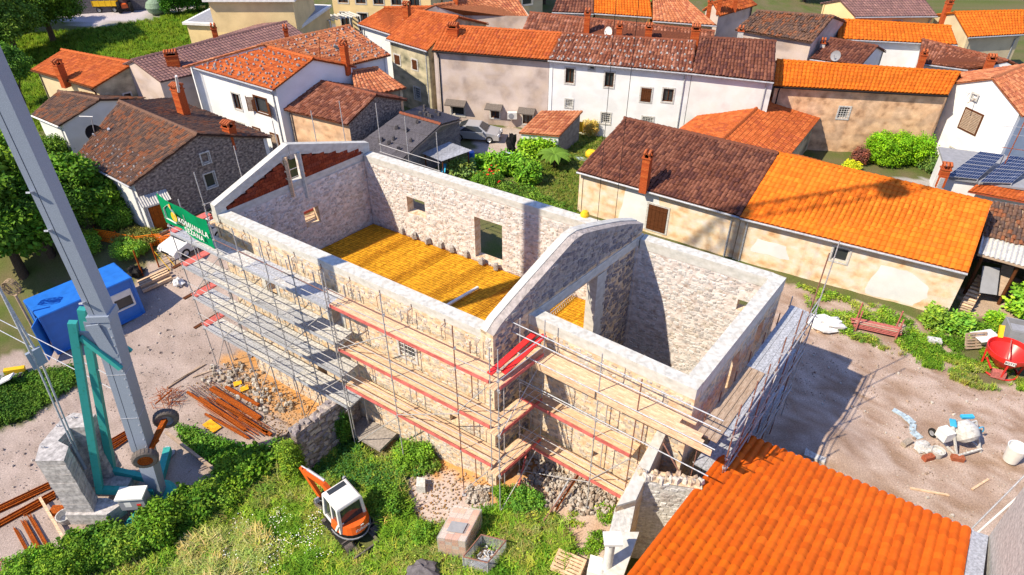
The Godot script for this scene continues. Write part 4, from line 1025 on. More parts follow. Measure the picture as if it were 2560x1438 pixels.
func village() -> void:
	# long house beside the building: old brown half and new orange half
	var h1 := house("farmhouse", "long ochre house with an old brown tiled roof beside the stone building", Vector3(4.54,3.30,-43.10), Vector3(14.22,3.30,-36.92), Vector3(8.08,5.58,-46.85), Vector3(17.35,5.58,-41.03), {"og": 0.01, "wall": M.ochre_wall, "pal": "brown", "shape": "canal", "cw": 0.24, "rl": 0.36, "single": 300, "wild": 0.8, "gm": M.galv, "front": [[5.34,0.32,6.73,2.22, "shut"]], "pipe": 1, "chim": [[Vector3(8.74,4.00,-40.32), 0.5, 0.6, 1.75, "brick", 0.5]]})
	var h2 := house("farmhouse", "ochre house with a bright orange tiled roof in the shadow of the crane jib", Vector3(14.20,3.30,-36.82), Vector3(25.16,3.30,-30.81), Vector3(17.42,5.51,-41.18), Vector3(27.64,5.51,-34.56), {"og": 0.01, "wall": M.ochre_wall, "pal": "orange", "shape": "roll", "cw": 0.3, "rl": 0.4, "single": 300, "tm": M.tile_clean, "gm": M.galv, "pipe": 0, "front": [[5.61,1.79,6.50,2.72, "white"]]})
	var fa := Vector3(4.76,0.00,-43.31); var fb := Vector3(14.40,0.00,-37.16); var ga := Vector3(14.38,0.00,-37.06); var gb := Vector3(25.32,0.00,-31.07)
	patch(h1, fa, fb, [[3.6, 3.0], [5.9, 3.0], [6.3, 1.5], [6.0, 0.2], [3.2, 0.2]], M.pale_wall)
	patch(h2, ga, gb, [[1.2, 1.9], [3.0, 1.9], [3.4, 1.0], [1.0, 0.9]], M.pale_wall)
	patch(h2, ga, gb, [[8.3, 2.2], [9.6, 2.3], [11.0, 1.7], [11.2, 0.9], [10.6, 0.1], [8.0, 0.1], [8.1, 1.2]], M.pale_wall)
	patch(h2, ga, gb, [[4.2, 1.3], [5.6, 1.3], [5.9, 0.4], [7.9, 0.35], [7.8, 0.02], [4.0, 0.02]], M.pale_wall)
	# the row across the middle
	house("row_house", "grey rendered row house with orange roof and big brick chimney", Vector3(-6.94,6.40,-59.93), Vector3(3.02,6.40,-57.36), Vector3(-6.06,7.66,-62.80), Vector3(4.31,7.66,-60.37), {"og": 0.01, "wall": M.grey_wall, "pal": "warm", "single": 150, "cw": 0.3, "rl": 0.4, "group": "row of joined houses", "gm": M.black, "pipe": 0, "front": [[1.34,0.59,2.57,1.88, "white"], [5.10,0.68,5.88,1.89, "wood"], [8.07,0.43,8.95,1.67, "wood"]], "chim": [[Vector3(-5.14,6.40,-61.51), 0.9, 0.6, 1.5, "brick", 0.25]]})
	house("row_house", "white row house with rows of stones weighing down its roof", Vector3(3.02,6.40,-57.36), Vector3(14.39,6.40,-54.12), Vector3(4.29,7.76,-60.03), Vector3(15.29,7.76,-57.77), {"og": 0.01, "wall": M.white_wall, "pal": "mix", "shape": "canal", "wild": 0.5, "single": 300, "cw": 0.27, "rl": 0.42, "group": "row of joined houses", "rocks": [[0.03, 0.08, 0.3, 0.5, 0.7, 0.93], 24], "front": [[1.44,4.50,2.16,5.77, "wood"], [4.79,4.50,5.53,5.74, "wood"], [7.91,3.58,8.76,4.73, "shut"], [9.71,3.74,10.54,4.85, "wood"], [1.56,2.38,2.15,3.06, "grille"], [4.76,1.26,5.52,2.20, "grille"], [8.29,1.57,9.16,2.24, "grille"], [3.41,5.80,3.85,6.10, "white"]], "chim": [[Vector3(15.88,6.90,-60.65), 0.7, 0.6, 1.1, "brick", 0.2]]})
	house("row_house", "pale row house with a dark brown tiled roof at the end of the row", Vector3(14.39,6.40,-54.12), Vector3(20.33,6.40,-52.11), Vector3(15.54,8.11,-57.68), Vector3(21.49,8.11,-56.60), {"og": 0.01, "wall": M.pale_wall, "pal": "brown", "shape": "canal", "wild": 0.7, "single": 200, "cw": 0.26, "rl": 0.4, "group": "row of joined houses"})
	house("barn", "windowless beige barn with bright orange roof and one small window", Vector3(21.14,5.40,-54.00), Vector3(34.14,5.40,-51.97), Vector3(22.04,6.47,-56.94), Vector3(35.69,6.47,-53.91), {"cat": "barn", "wall": M.beige_wall, "pal": "orange", "single": 200, "cw": 0.3, "rl": 0.4, "gm": M.black, "pipe": 0, "front": [[5.38,2.92,6.18,3.86, "grille"]]})
	house("row_house", "grey house with orange roof left of the big chimney", Vector3(-11.56,6.20,-63.96), Vector3(-7.43,6.20,-60.46), Vector3(-8.96,7.94,-66.63), Vector3(-4.84,7.94,-64.59), {"wall": M.dirty_wall, "pal": "warm", "single": 100, "group": "row of joined houses", "front": [[0.41,4.00,1.15,4.84, "shut"], [2.81,4.03,3.46,4.89, "shut"], [2.79,1.20,3.51,2.31, "grille"]], "chim": [[Vector3(-10.07,6.70,-68.30), 0.55, 0.55, 1.3, "brick", 0.4]]})
	house("white_house", "tall white house with stones on its orange roof left of centre", Vector3(-26.97,6.00,-57.05), Vector3(-18.43,6.00,-51.47), Vector3(-20.74,7.52,-57.48), Vector3(-15.70,7.52,-54.10), {"wall": M.white_wall, "pal": "warm", "shape": "low", "single": 200, "cw": 0.25, "rl": 0.36, "rocks": [[0.05, 0.1, 0.17, 0.3, 0.42, 0.55, 0.7, 0.85], 17], "front": [[3.80,3.16,4.72,4.50, "wood"], [6.66,3.51,8.10,4.80, "open"], [3.68,0.57,4.41,1.88, "wood"], [5.62,0.62,6.38,1.87, "slats"], [7.78,0.55,8.56,1.86, "slats"]], "base": -0.5})
	house("stone_roof_house", "house with a salmon roof dotted with stones behind the tall white house", Vector3(-13.61,6.00,-57.25), Vector3(-10.56,6.00,-59.88), Vector3(-20.52,7.76,-56.91), Vector3(-14.35,7.76,-62.43), {"wall": M.white_wall, "pal": "salmon", "shape": "canal", "single": 120, "cw": 0.28, "rl": 0.4, "wild": 0.4, "rocks": [[0.06, 0.18, 0.3, 0.42, 0.55, 0.68, 0.8, 0.92], 13], "chim": [[Vector3(-13.72,6.30,-56.35), 0.5, 0.5, 1.6, "brick", 0.4]], "gutter": false})
	house("cottage", "low cottage with an orange red roof and a grey mottled gable at the far left", Vector3(-42.91,4.50,-60.59), Vector3(-35.12,4.50,-56.10), Vector3(-40.66,5.64,-62.38), Vector3(-32.53,5.64,-58.65), {"wall": M.cream_wall, "side_wall": M.dirty_wall, "pal": "warm", "shape": "low", "cw": 0.24, "rl": 0.36, "single": 60, "right": [[1.82,2.49,2.38,3.32, "wood"], [3.90,2.05,4.66,3.14, "wood"]], "gm": M.dark_wood, "chim": [[Vector3(-38.53,4.70,-57.85), 0.5, 0.6, 1.2, "brick", 0.4]]})
	house("cottage", "long low house with an orange and purplish roof behind the white house", Vector3(-29.37,5.00,-56.04), Vector3(-18.22,5.00,-65.77), Vector3(-32.09,6.20,-57.77), Vector3(-22.12,6.20,-69.46), {"wall": M.grey_wall, "pal": "purple", "shape": "low", "cw": 0.3, "rl": 0.4, "gutter": false, "chim": [[Vector3(-28.99,5.60,-58.46), 1.0, 0.55, 0.9, "brick", -0.3], [Vector3(-20.81,6.00,-64.52), 0.4, 0.4, 0.9, "brick", -0.3], [Vector3(-27.53,6.00,-64.89), 0.45, 0.45, 0.9, "brick", -0.3]]})
	house("outhouse", "small white outhouse with a mossy brown roof behind the mast", Vector3(-39.68,3.00,-53.91), Vector3(-36.24,3.00,-51.62), Vector3(-38.34,4.04,-56.32), Vector3(-33.97,4.04,-54.50), {"cat": "outhouse", "wall": M.pale_wall, "pal": "old", "shape": "canal", "cw": 0.22, "rl": 0.34, "wild": 1.0, "base": -1.0, "gm": M.white})
	house("old_cottage", "old cottage with a brown patched roof and a blackened stone gable", Vector3(-30.93,3.70,-44.48), Vector3(-25.16,3.70,-40.17), Vector3(-29.73,5.60,-50.03), Vector3(-21.59,5.60,-44.01), {"cat": "house", "wall": M.pale_wall, "side_wall": M.black_wall, "pal": "old", "shape": "canal", "cw": 0.2, "rl": 0.34, "wild": 1.3, "single": 300, "base": -2.5, "gm": M.galv, "rocks": [[0.04, 0.09, 0.15, 0.22, 0.3, 0.36], 10, 0.6], "front": [[1.25,0.67,2.33,2.00, "wood"], [3.50,0.18,4.74,1.83, "wood"]], "right": [[4.71,3.44,5.31,4.22, "stonewin"], [4.58,1.50,5.35,2.61, "stonewin"]], "chim": [[Vector3(-24.90,4.60,-49.60), 0.7, 0.6, 2.2, "brick", 0.5], [Vector3(-20.31,4.40,-46.18), 0.75, 0.6, 0.9, "brick", 0.5]]})
	house("old_barn", "old barn with rusty brown canal tiles and a crumbling yellowish wall", Vector3(-18.17,4.20,-52.03), Vector3(-12.50,4.20,-49.03), Vector3(-15.64,5.54,-54.62), Vector3(-10.53,5.54,-51.51), {"cat": "barn", "wall": M.beige_wall, "side_wall": M.black_wall, "pal": "mix", "shape": "canal", "cw": 0.22, "rl": 0.36, "wild": 1.2, "single": 200, "gutter": false})
	house("lean_to", "small orange tiled lean-to between the white house and the row", Vector3(-12.58,4.60,-53.39), Vector3(-8.81,4.60,-55.73), Vector3(-13.43,5.60,-56.74), Vector3(-11.38,5.60,-57.74), {"cat": "lean-to", "wall": M.dirty_wall, "pal": "salmon", "shape": "roll", "cw": 0.3, "rl": 0.4, "gutter": false, "back": false})
	# roofs behind the row
	house("back_house", "long house with a brick red roof right behind the row", Vector3(0.36,6.00,-63.07), Vector3(17.37,6.00,-59.67), Vector3(1.72,7.38,-68.10), Vector3(17.92,7.38,-61.95), {"wall": M.cream_wall, "pal": "mix", "shape": "roll", "cw": 0.3, "rl": 0.4, "chim": [[Vector3(6.78,7.20,-63.82), 0.5, 0.5, 1.3, "brick", 0.2], [Vector3(9.51,6.90,-62.17), 0.5, 0.5, 0.9, "brick", 0.2], [Vector3(12.05,6.90,-61.82), 0.6, 0.5, 0.9, "brick", 0.2]]})
	house("back_house", "house with an orange roof over a yellow wall at the top edge", Vector3(8.45,6.00,-73.44), Vector3(14.18,6.00,-71.93), Vector3(8.63,7.00,-75.96), Vector3(14.35,7.00,-74.96), {"wall": M.yellow_wall, "pal": "orange", "cw": 0.3, "rl": 0.4})
	house("back_house", "house with a dark brown roof at the top edge left of the orange one", Vector3(4.14,6.00,-73.90), Vector3(8.40,6.00,-73.28), Vector3(4.84,7.00,-75.96), Vector3(8.59,7.00,-75.63), {"wall": M.pale_wall, "pal": "brown", "shape": "canal", "cw": 0.3, "rl": 0.4, "wild": 0.5})
	house("back_house", "house with a salmon hipped looking roof over a yellow wall at the top edge", Vector3(14.05,6.00,-70.63), Vector3(20.03,6.00,-68.94), Vector3(14.43,7.20,-73.81), Vector3(17.97,7.20,-73.49), {"wall": M.yellow_wall, "pal": "salmon", "cw": 0.3, "rl": 0.4, "chim": [[Vector3(19.54,6.60,-70.82), 0.4, 0.4, 1.2, "brick", 0.2]]})
	house("back_house", "house with a grey gable and orange roof beside the broken roof", Vector3(21.18,6.00,-72.38), Vector3(26.24,6.00,-76.77), Vector3(20.50,7.00,-73.35), Vector3(24.68,7.00,-76.98), {"wall": M.grey_wall, "pal": "warm", "cw": 0.3, "rl": 0.4, "gutter": false, "chim": [[Vector3(21.08,6.80,-72.91), 0.4, 0.4, 1.0, "brick", 0.2], [Vector3(22.96,6.80,-73.85), 0.4, 0.4, 1.0, "brick", 0.2]]})
	house("ruined_house", "old house with holes in its weathered brown roof", Vector3(21.43,6.00,-67.46), Vector3(27.38,6.00,-63.43), Vector3(23.53,7.38,-68.82), Vector3(30.30,7.38,-66.85), {"wall": M.grey_wall, "pal": "old", "shape": "canal", "cw": 0.24, "rl": 0.38, "wild": 1.5, "gutter": false, "chim": [[Vector3(21.08,6.20,-64.58), 0.5, 0.5, 0.6, "white", 0.3]]})
	house("back_house", "long low white house with a clean orange roof near the top right", Vector3(31.78,5.00,-68.05), Vector3(42.49,5.00,-66.14), Vector3(32.71,6.00,-70.91), Vector3(42.70,6.00,-68.53), {"wall": M.white_wall, "pal": "orange", "cw": 0.34, "rl": 0.42, "shape": "roll"})
	house("back_house", "small house with a dark brown roof and a dish near the top right", Vector3(27.64,4.50,-63.57), Vector3(31.52,4.50,-61.56), Vector3(30.10,5.60,-66.00), Vector3(33.56,5.60,-63.56), {"wall": M.pale_wall, "pal": "brown", "shape": "canal", "cw": 0.26, "rl": 0.38, "wild": 0.8, "chim": [[Vector3(29.05,4.90,-64.88), 0.4, 0.4, 0.7, "white", 0.3]]})
	house("back_house", "white house with a patchy red brown roof behind the beige barn", Vector3(37.08,4.50,-62.44), Vector3(40.69,4.50,-60.59), Vector3(38.97,5.43,-66.20), Vector3(43.54,5.43,-60.03), {"wall": M.white_wall, "pal": "mix", "shape": "canal", "cw": 0.26, "rl": 0.38, "wild": 0.8, "chim": [[Vector3(37.03,4.60,-61.80), 0.5, 0.5, 0.9, "brick", 0.3], [Vector3(41.68,5.00,-59.53), 0.6, 0.6, 0.8, "brick", 0.3]]})
	house("back_house", "yellow house with a wide brown roof at the top right edge", Vector3(34.87,6.00,-72.08), Vector3(43.34,6.00,-72.38), Vector3(34.01,6.99,-74.68), Vector3(42.96,6.99,-75.17), {"wall": M.yellow_wall, "pal": "purple", "shape": "low", "cw": 0.3, "rl": 0.4, "front": [[1.99,5.19,2.82,5.43, "wood"], [4.15,5.17,4.99,5.48, "wood"]]})
	house("back_house", "cream gabled house with an orange roof at the top right corner", Vector3(43.70,5.50,-66.85), Vector3(49.66,5.50,-67.90), Vector3(43.88,6.75,-70.68), Vector3(51.14,6.75,-71.28), {"wall": M.cream_wall, "pal": "orange", "cw": 0.32, "rl": 0.42, "chim": [[Vector3(44.07,6.00,-72.38), 0.55, 0.55, 1.3, "brick", 0.1]]})
	house("back_house", "house with a large orange roof at the top of the picture centre", Vector3(-4.05,6.00,-71.79), Vector3(1.81,6.00,-71.49), Vector3(-7.70,7.40,-70.80), Vector3(0.41,7.40,-74.93), {"wall": M.grey_wall, "pal": "salmon", "cw": 0.32, "rl": 0.42, "chim": [[Vector3(-5.61,7.20,-71.92), 0.5, 0.5, 1.0, "brick", 0.2]]})
	house("back_house", "low house with an orange roof and a brick stack above the lean-to", Vector3(-15.48,5.60,-70.96), Vector3(-11.33,5.60,-67.16), Vector3(-12.93,6.80,-72.29), Vector3(-7.91,6.80,-72.60), {"wall": M.pale_wall, "pal": "warm", "cw": 0.3, "rl": 0.4})
	# hip-like garage roof behind the brown roof: ridge runs towards the viewer
	house("garage", "low garage with a flat orange tiled roof behind the brown roofed house", Vector3(16.65,2.80,-55.71), Vector3(13.01,2.80,-50.90), Vector3(21.59,4.00,-55.50), Vector3(14.71,4.00,-45.69), {"cat": "garage", "wall": M.dirty_wall, "pal": "warm", "shape": "low", "cw": 0.28, "rl": 0.4, "single": 120})
	house("white_house", "white gabled house with closed slatted shutters at the right edge", Vector3(37.53,5.60,-56.45), Vector3(35.08,5.60,-53.90), Vector3(40.67,7.20,-53.73), Vector3(36.06,7.20,-50.56), {"right": [[2.04, 2.89, 3.6, 4.4, "slats"], [2.05, 0.1, 3.6, 1.1, "wood"], [2.17, 5.35, 2.63, 5.7, "white"]], "wall": M.white_wall, "pal": "salmon", "shape": "canal", "cw": 0.24, "rl": 0.38, "wild": 0.6, "gutter": false})
	extra_walls()
	shed(); lean_shed(); near_roof(); modern_building(); solar_roof(); annex_terrace(); barn_right()
func sheets(p: Node3D, a: Vector3, b: Vector3, rb: Vector3, ra: Vector3, nu: int, nv: int, m: Material, amp := 0.03, waves := 6, called := "sheet") -> void:
	for i in nu:
		for j in nv:
			var mb := MB.new()
			mb.col = Color(1, 1, 1) * rf(0.8, 1.12)
			var k := waves * 2
			for q in k:
				var pts := []
				for c in [[q, 0.0], [q + 1, 0.0], [q + 1, 1.0], [q, 1.0]]:
					var u: float = (i + float(c[0]) / k) / nu; var v: float = (j + c[1] * 1.05) / nv
					var pt := a.lerp(b, u).lerp(ra.lerp(rb, u), v)
					var nn := (b - a).cross(ra - a).normalized()
					if nn.y < 0: nn = -nn
					pts.append(pt + nn * (amp * (1 if int(c[0]) % 2 == 0 else -1) + 0.03 * (1 - c[1]) + 0.02))
				mb.quad(pts[0], pts[1], pts[2], pts[3])
			obj(mb, called, m, p)
func slab4(p: Array, th: float) -> Array:
	var lo := []
	for q in p: lo.append(q - Vector3.UP * th)
	if (p[1] - p[0]).cross(p[2] - p[0]).y < 0:
		return [lo[3], lo[2], lo[1], lo[0], p[3], p[2], p[1], p[0]]
	return lo + p
func extra_walls() -> void:
	# low roof sheds and courtyard walls between the back houses
	var mb := MB.new()
	mb.beam(Vector3(35.42,1.60,-72.17), Vector3(41.01,1.60,-68.44), 0.25, 3.2)
	solo(mb, "courtyard_wall", M.grey_wall, "grey courtyard wall behind the orange barn roof", "wall")
	mb = MB.new(); mb.beam(Vector3(30.97,2.00,-79.62), Vector3(29.76,2.00,-70.93), 0.25, 4.0)
	solo(mb, "yard_wall", M.white_wall, "white yard wall below the ruined roof", "wall")
	mb = MB.new()
	var st := Vector3(6.78,0.90,-57.87)
	mb.beam(on(st, -0.1), on(st, 2.2), 0.7, 0.7); mb.beam(on(st, 2.2), on(st, 2.35), 0.9, 0.9)
	solo(mb, "gate_pillar", M.block_wall, "square stone pillar against the white row house", "pillar")
func patch(t: Node3D, a: Vector3, b: Vector3, pts: Array, m: Material) -> void:
	# a flake of newer render, 6 mm proud of the wall a-b; pts are [along, height]
	var d := flat(b - a).normalized(); var out := Vector3(-d.z, 0, d.x)
	if out.z < 0: out = -out
	var poly := []
	for i in pts.size():
		var p: Array = pts[i]; var q: Array = pts[(i + 1) % pts.size()]
		for k in 4: poly.append(flat(a) + d * (lerpf(p[0], q[0], k / 4.0) + rf(-0.07, 0.07)) + Vector3.UP * (lerpf(p[1], q[1], k / 4.0) + rf(-0.07, 0.07)) - out * 0.002)
	var mb := MB.new(); mb.prism(poly, out * 0.008); obj(mb, "render_patch", m, t)
func shed() -> void:
	var ea := Vector3(-12.21,2.60,-48.24); var eb := Vector3(-8.19,2.60,-46.17); var ra := Vector3(-8.88,3.90,-51.95); var rb := Vector3(-5.48,3.90,-49.73)
	var t := thing("block_shed", "low concrete block shed with a dark grey corrugated roof", "shed", on((ea + rb) / 2, 0))
	var d := flat(eb - ea).normalized(); var n := Vector3(d.z, 0, -d.x)
	if n.dot(ra - ea) < 0: n = -n
	var w := n * (rb - eb).dot(n); var ea2 := ea + n * (ra - ea).dot(n) * 2; var eb2 := eb + w * 2
	for q in [[ea, eb, rb, ra], [ea2, eb2, rb, ra]]:
		var mb := MB.new(); mb.hexa(slab4([q[0] - Vector3.UP * 0.1, q[1] - Vector3.UP * 0.1, q[2] - Vector3.UP * 0.1, q[3] - Vector3.UP * 0.1], 0.06))
		var r := obj(mb, "roof", M.old_wood, t)
		sheets(r, q[0], q[1], q[2], q[3], 4, 3, M.sheet_dark, 0.03, 6)
		for k in 9: 
			var p: Vector3 = q[0].lerp(q[1], rf(0.1, 0.9)).lerp(q[3].lerp(q[2], rf(0.1, 0.9)), rf(0.1, 0.9))
			var sm := MB.new(); sm.add(unit_stone[k % 5], Transform3D(Basis(Vector3.UP, rf(0, 6)) * Basis(Vector3.RIGHT, -PI / 2) * Basis.from_scale(Vector3(0.32, 0.25, 0.2)), p + Vector3.UP * 0.15), Color(0.12, 0.11, 0.12))
			obj(sm, "roof_stone", M.stone, r)
	ridge_caps(t, ra, rb, "mix")
	# gable of concrete blocks
	var B := flat(eb) + n * 0.2 - d * 0.15; var C := flat(eb2) - n * 0.2 - d * 0.15; var A := flat(ea) + n * 0.2 + d * 0.15; var D := flat(ea2) - n * 0.2 + d * 0.15
	for q in [[A, B, -n], [B, C, d], [C, D, n], [D, A, -d]]:
		var mb := MB.new(); var inn := MB.new(); panel(mb, inn, q[0], q[1], -q[2] * 0.2, -0.5, 2.6, [])
		if q[2] == d: face(mb, on(B, 2.6), on(C, 2.6), rb - d * 0.15 - Vector3.UP * 0.12, rb - d * 0.15 - Vector3.UP * 0.12, d)
		var wl := obj(mb, "wall", M.block_wall, t)
		if q[2] == d:
			var me := []
			for cc in [Color(0.27, 0.26, 0.27), Color(0.23, 0.22, 0.235), Color(0.31, 0.3, 0.3)]:
				var bb := MB.new(); bb.col = cc; bb.cube(Vector3.ZERO, Vector3(0.39, 0.185, 0.06)); me.append(bb.mesh(M.stone))
			var len: float = (C - B).length(); var u := (C - B) / len
			for row in 19:
				var s := 0.1 + (0.2 if row % 2 else 0.0)
				while s < len - 0.2:
					var y := -0.05 + row * 0.2
					if y < 2.55 + 1.2 * (1 - absf(s - len / 2) / (len / 2)): inst(pick(me), "block", wl, Transform3D(Basis(u, Vector3.UP, d), B + u * (s + 0.1) + Vector3.UP * y + d * 0.005 - whole(wl)))
					s += 0.4
	# small canopy of metal sheets at its side
	var c := thing("metal_canopy", "little canopy of striped grey metal sheets on posts beside the block shed", "canopy", Vector3(-5.45,0.00,-49.51))
	var p := [Vector3(-6.95,2.00,-48.59), Vector3(-5.29,2.00,-47.20), Vector3(-3.14,2.30,-48.45), Vector3(-5.03,2.30,-49.98)]
	sheets(c, p[0], p[1], p[2], p[3], 3, 1, M.sheet, 0.02, 4)
	for k in 4: bar(c, "post", on(p[k].lerp((p[0] + p[2]) / 2, 0.12), -0.3), p[k].lerp((p[0] + p[2]) / 2, 0.12), 0.06, M.dark_wood)
	var tarp := MB.new(); tarp.beam(Vector3(-5.28,1.00,-48.90), Vector3(-5.37,0.60,-48.19), 0.3, 0.1)
	solo(tarp, "blue_bag", M.sky_blue, "sky blue plastic bag hanging under the canopy", "bag")
	tarp = MB.new(); tarp.lathe(Vector3(-3.35,0.00,-51.31), Vector3.UP, [[0, 0.0], [0, 0.3], [0.9, 0.3], [0.95, 0.25], [0.95, 0.0]], 14)
	solo(tarp, "blue_barrel", M.blue, "dark blue barrel between canopy and vine", "barrel")
func lean_shed() -> void:
	var t := thing("tool_shed", "little garden shed with a single orange sloping roof", "shed", Vector3(2.42,0.00,-54.80))
	var a := Vector3(0.56,1.90,-52.81); var b := Vector3(3.85,1.90,-52.17); var rb := Vector3(6.00,2.70,-55.43); var ra := Vector3(2.44,2.70,-55.43)
	var mb := MB.new(); mb.col = Color(0.5, 0.16, 0.06); mb.hexa(slab4([a, b, rb, ra], 0.1))
	var r := obj(mb, "roof", M.tile, t)
	tiles(r, a, b, rb, ra, "low", "salmon", 0.28, 0.4, 200)
	var c := (a + b + rb + ra) / 4
	for k in 4:
		var q: Vector3 = [a, b, rb, ra][k].lerp(c, 0.08); var e: Vector3 = [a, b, rb, ra][(k + 1) % 4].lerp(c, 0.08)
		var w := MB.new()
		w.hexa([on(q, -0.2), on(e, -0.2), on(e, -0.2).lerp(on(c, -0.2), 0.04), on(q, -0.2).lerp(on(c, -0.2), 0.04), q - Vector3.UP * 0.12, e - Vector3.UP * 0.12, (e - Vector3.UP * 0.12).lerp(c, 0.04), (q - Vector3.UP * 0.12).lerp(c, 0.04)])
		obj(w, "wall", M.white_wall if k == 0 else M.block_wall, t)
	var tp := MB.new()
	var o := Vector3(5.24,1.20,-55.58)
	for i in 5: tp.quad(o + Vector3(0.18 * i, 0.5, 0.1 * sin(i * 2.0)), o + Vector3(0.18 * i, -0.5, 0.15 * sin(i * 1.3)), o + Vector3(0.18 * (i + 1), -0.55, 0.15 * sin(i * 1.3 + 1.3)), o + Vector3(0.18 * (i + 1), 0.55, 0.1 * sin(i * 2.0 + 2)))
	solo(tp, "orange_sheet", M.yellow, "orange tarpaulin hanging at the end of the garden shed", "tarpaulin")
func near_roof() -> void:
	var a := Vector3(9.41,3.60,-18.93); var b := Vector3(16.33,3.60,-14.42)
	var d := flat(b - a).normalized(); var n := Vector3(-d.z, 0, d.x)
	var ra := a + n * 10.5 - d * 0.75 + Vector3.UP * 2.55; var rb := b + n * 10.5 - d * 0.9 + Vector3.UP * 2.55
	var t := thing("near_house", "house with a large bright orange roll tiled roof at the lower right corner", "house", on((a + rb) / 2, 0))
	var mb := MB.new(); mb.col = Color(0.3, 0.07, 0.015); mb.hexa(slab4([a, b, rb, ra], 0.15))
	var r := obj(mb, "roof", M.tile, t)
	tiles(r, a, b, rb, ra, "roll", "near", 0.305, 0.37, 300, 0.12, M.tile_clean)
	var ea2 := ra + n * 10 - Vector3.UP * 2.5; var eb2 := rb + n * 10 - Vector3.UP * 2.5
	mb = MB.new(); mb.col = Color(0.5, 0.11, 0.015); mb.hexa(slab4([ra, rb, eb2, ea2], 0.15)); obj(mb, "roof", M.tile_clean, t)
	var g := MB.new()
	g.tube(a - n * 0.1 - Vector3.UP * 0.1, b - n * 0.1 - Vector3.UP * 0.1 + d * 0.1, 0.09, 8); obj(g, "gutter", M.galv, t)
	g = MB.new(); g.hexa(slab4([b + d * 0.02 + Vector3.UP * 0.06, b + d * 0.5 + Vector3.UP * 0.14, rb + d * 0.5 + Vector3.UP * 0.14, rb + d * 0.02 + Vector3.UP * 0.06], 0.03)); obj(g, "flashing", M.galv, t)
	# verge tiles along the left edge
	var vt := MB.new(); vt.add(unit_tile["canal"], Transform3D(), PAL["near"][1])
	var vm := vt.mesh(M.tile_clean)
	var cnt := 28
	for i in cnt:
		var p := a.lerp(ra, float(i) / cnt); var z := (ra - a) / cnt
		inst(vm, "verge_tile", r, Transform3D(Basis(d * 0.3, Vector3.UP * 1.1, z), p - d * 0.17 + Vector3.UP * 0.02 - whole(r)))
	for q in [[a + n * 0.5 + d * 0.3, b + n * 0.5, -n, 3.6], [a + n * 0.5 + d * 0.3, ea2 - n * 0.5 + d * 0.3, -d, 3.6]]:
		var w := MB.new(); var inn := MB.new()
		panel(w, inn, flat(q[0]), flat(q[1]), -q[2] * 0.3, -1.5, q[3], [])
		if q[2] == -d: face(w, on(q[0], 3.6), on(q[1], 3.6), ra + d * 0.3 - Vector3.UP * 0.15, ra + d * 0.3 - Vector3.UP * 0.15, -d)
		obj(w, "wall", M.mortar_out, t)
	# tall wall of the neighbour at the right edge, with a pole
	var nb := thing("neighbour_building", "tall pale rough rendered wall at the lower right edge", "building", on(b + d * 0.5, 0))
	var f := b + d * 0.55 - n * 0.1; var e := f - n * 3.4 + d * 3.6
	var wl := MB.new()
	wl.prism([on(f + n * 14, -1), on(f, -1), on(e, -1), on(e + d * 6, -1), on(f + n * 14 + d * 6, -1)], Vector3.UP * 8.2)
	obj(wl, "wall", M.chalk, nb)
	var pt := thing("drain_mast", "pair of slanting white pipes standing beside the neighbour wall", "pipe", gnd(b - n * 0.3))
	bar(pt, "pipe", on(b - n * 0.4 + d * 0.3, 3.2), on(b - n * 2.2 + d * 2.0, 9.0), 0.04, M.white)
	bar(pt, "pipe", on(b - n * 0.5 + d * 0.05, 2.6), on(b - n * 2.6 + d * 1.6, 8.6), 0.03, M.galv)
	bar(pt, "pipe", gnd(b - n * 0.4 + d * 0.3), on(b - n * 0.4 + d * 0.3, 3.25), 0.04, M.white)
	bar(pt, "pipe", gnd(b - n * 0.5 + d * 0.05), on(b - n * 0.5 + d * 0.05, 2.65), 0.03, M.galv)
func block(t: Node3D, called: String, a: Vector3, b: Vector3, depth: float, y0: float, m: Material) -> MeshInstance3D:
	var n := (b - a).cross(Vector3.UP).normalized()
	if n.dot(Vector3(0, 0, -1)) < 0: n = -n
	n *= depth
	var mb := MB.new()
	mb.hexa(slab4([a, b, b + n, a + n], a.y - y0))
	return obj(mb, called, m, t)
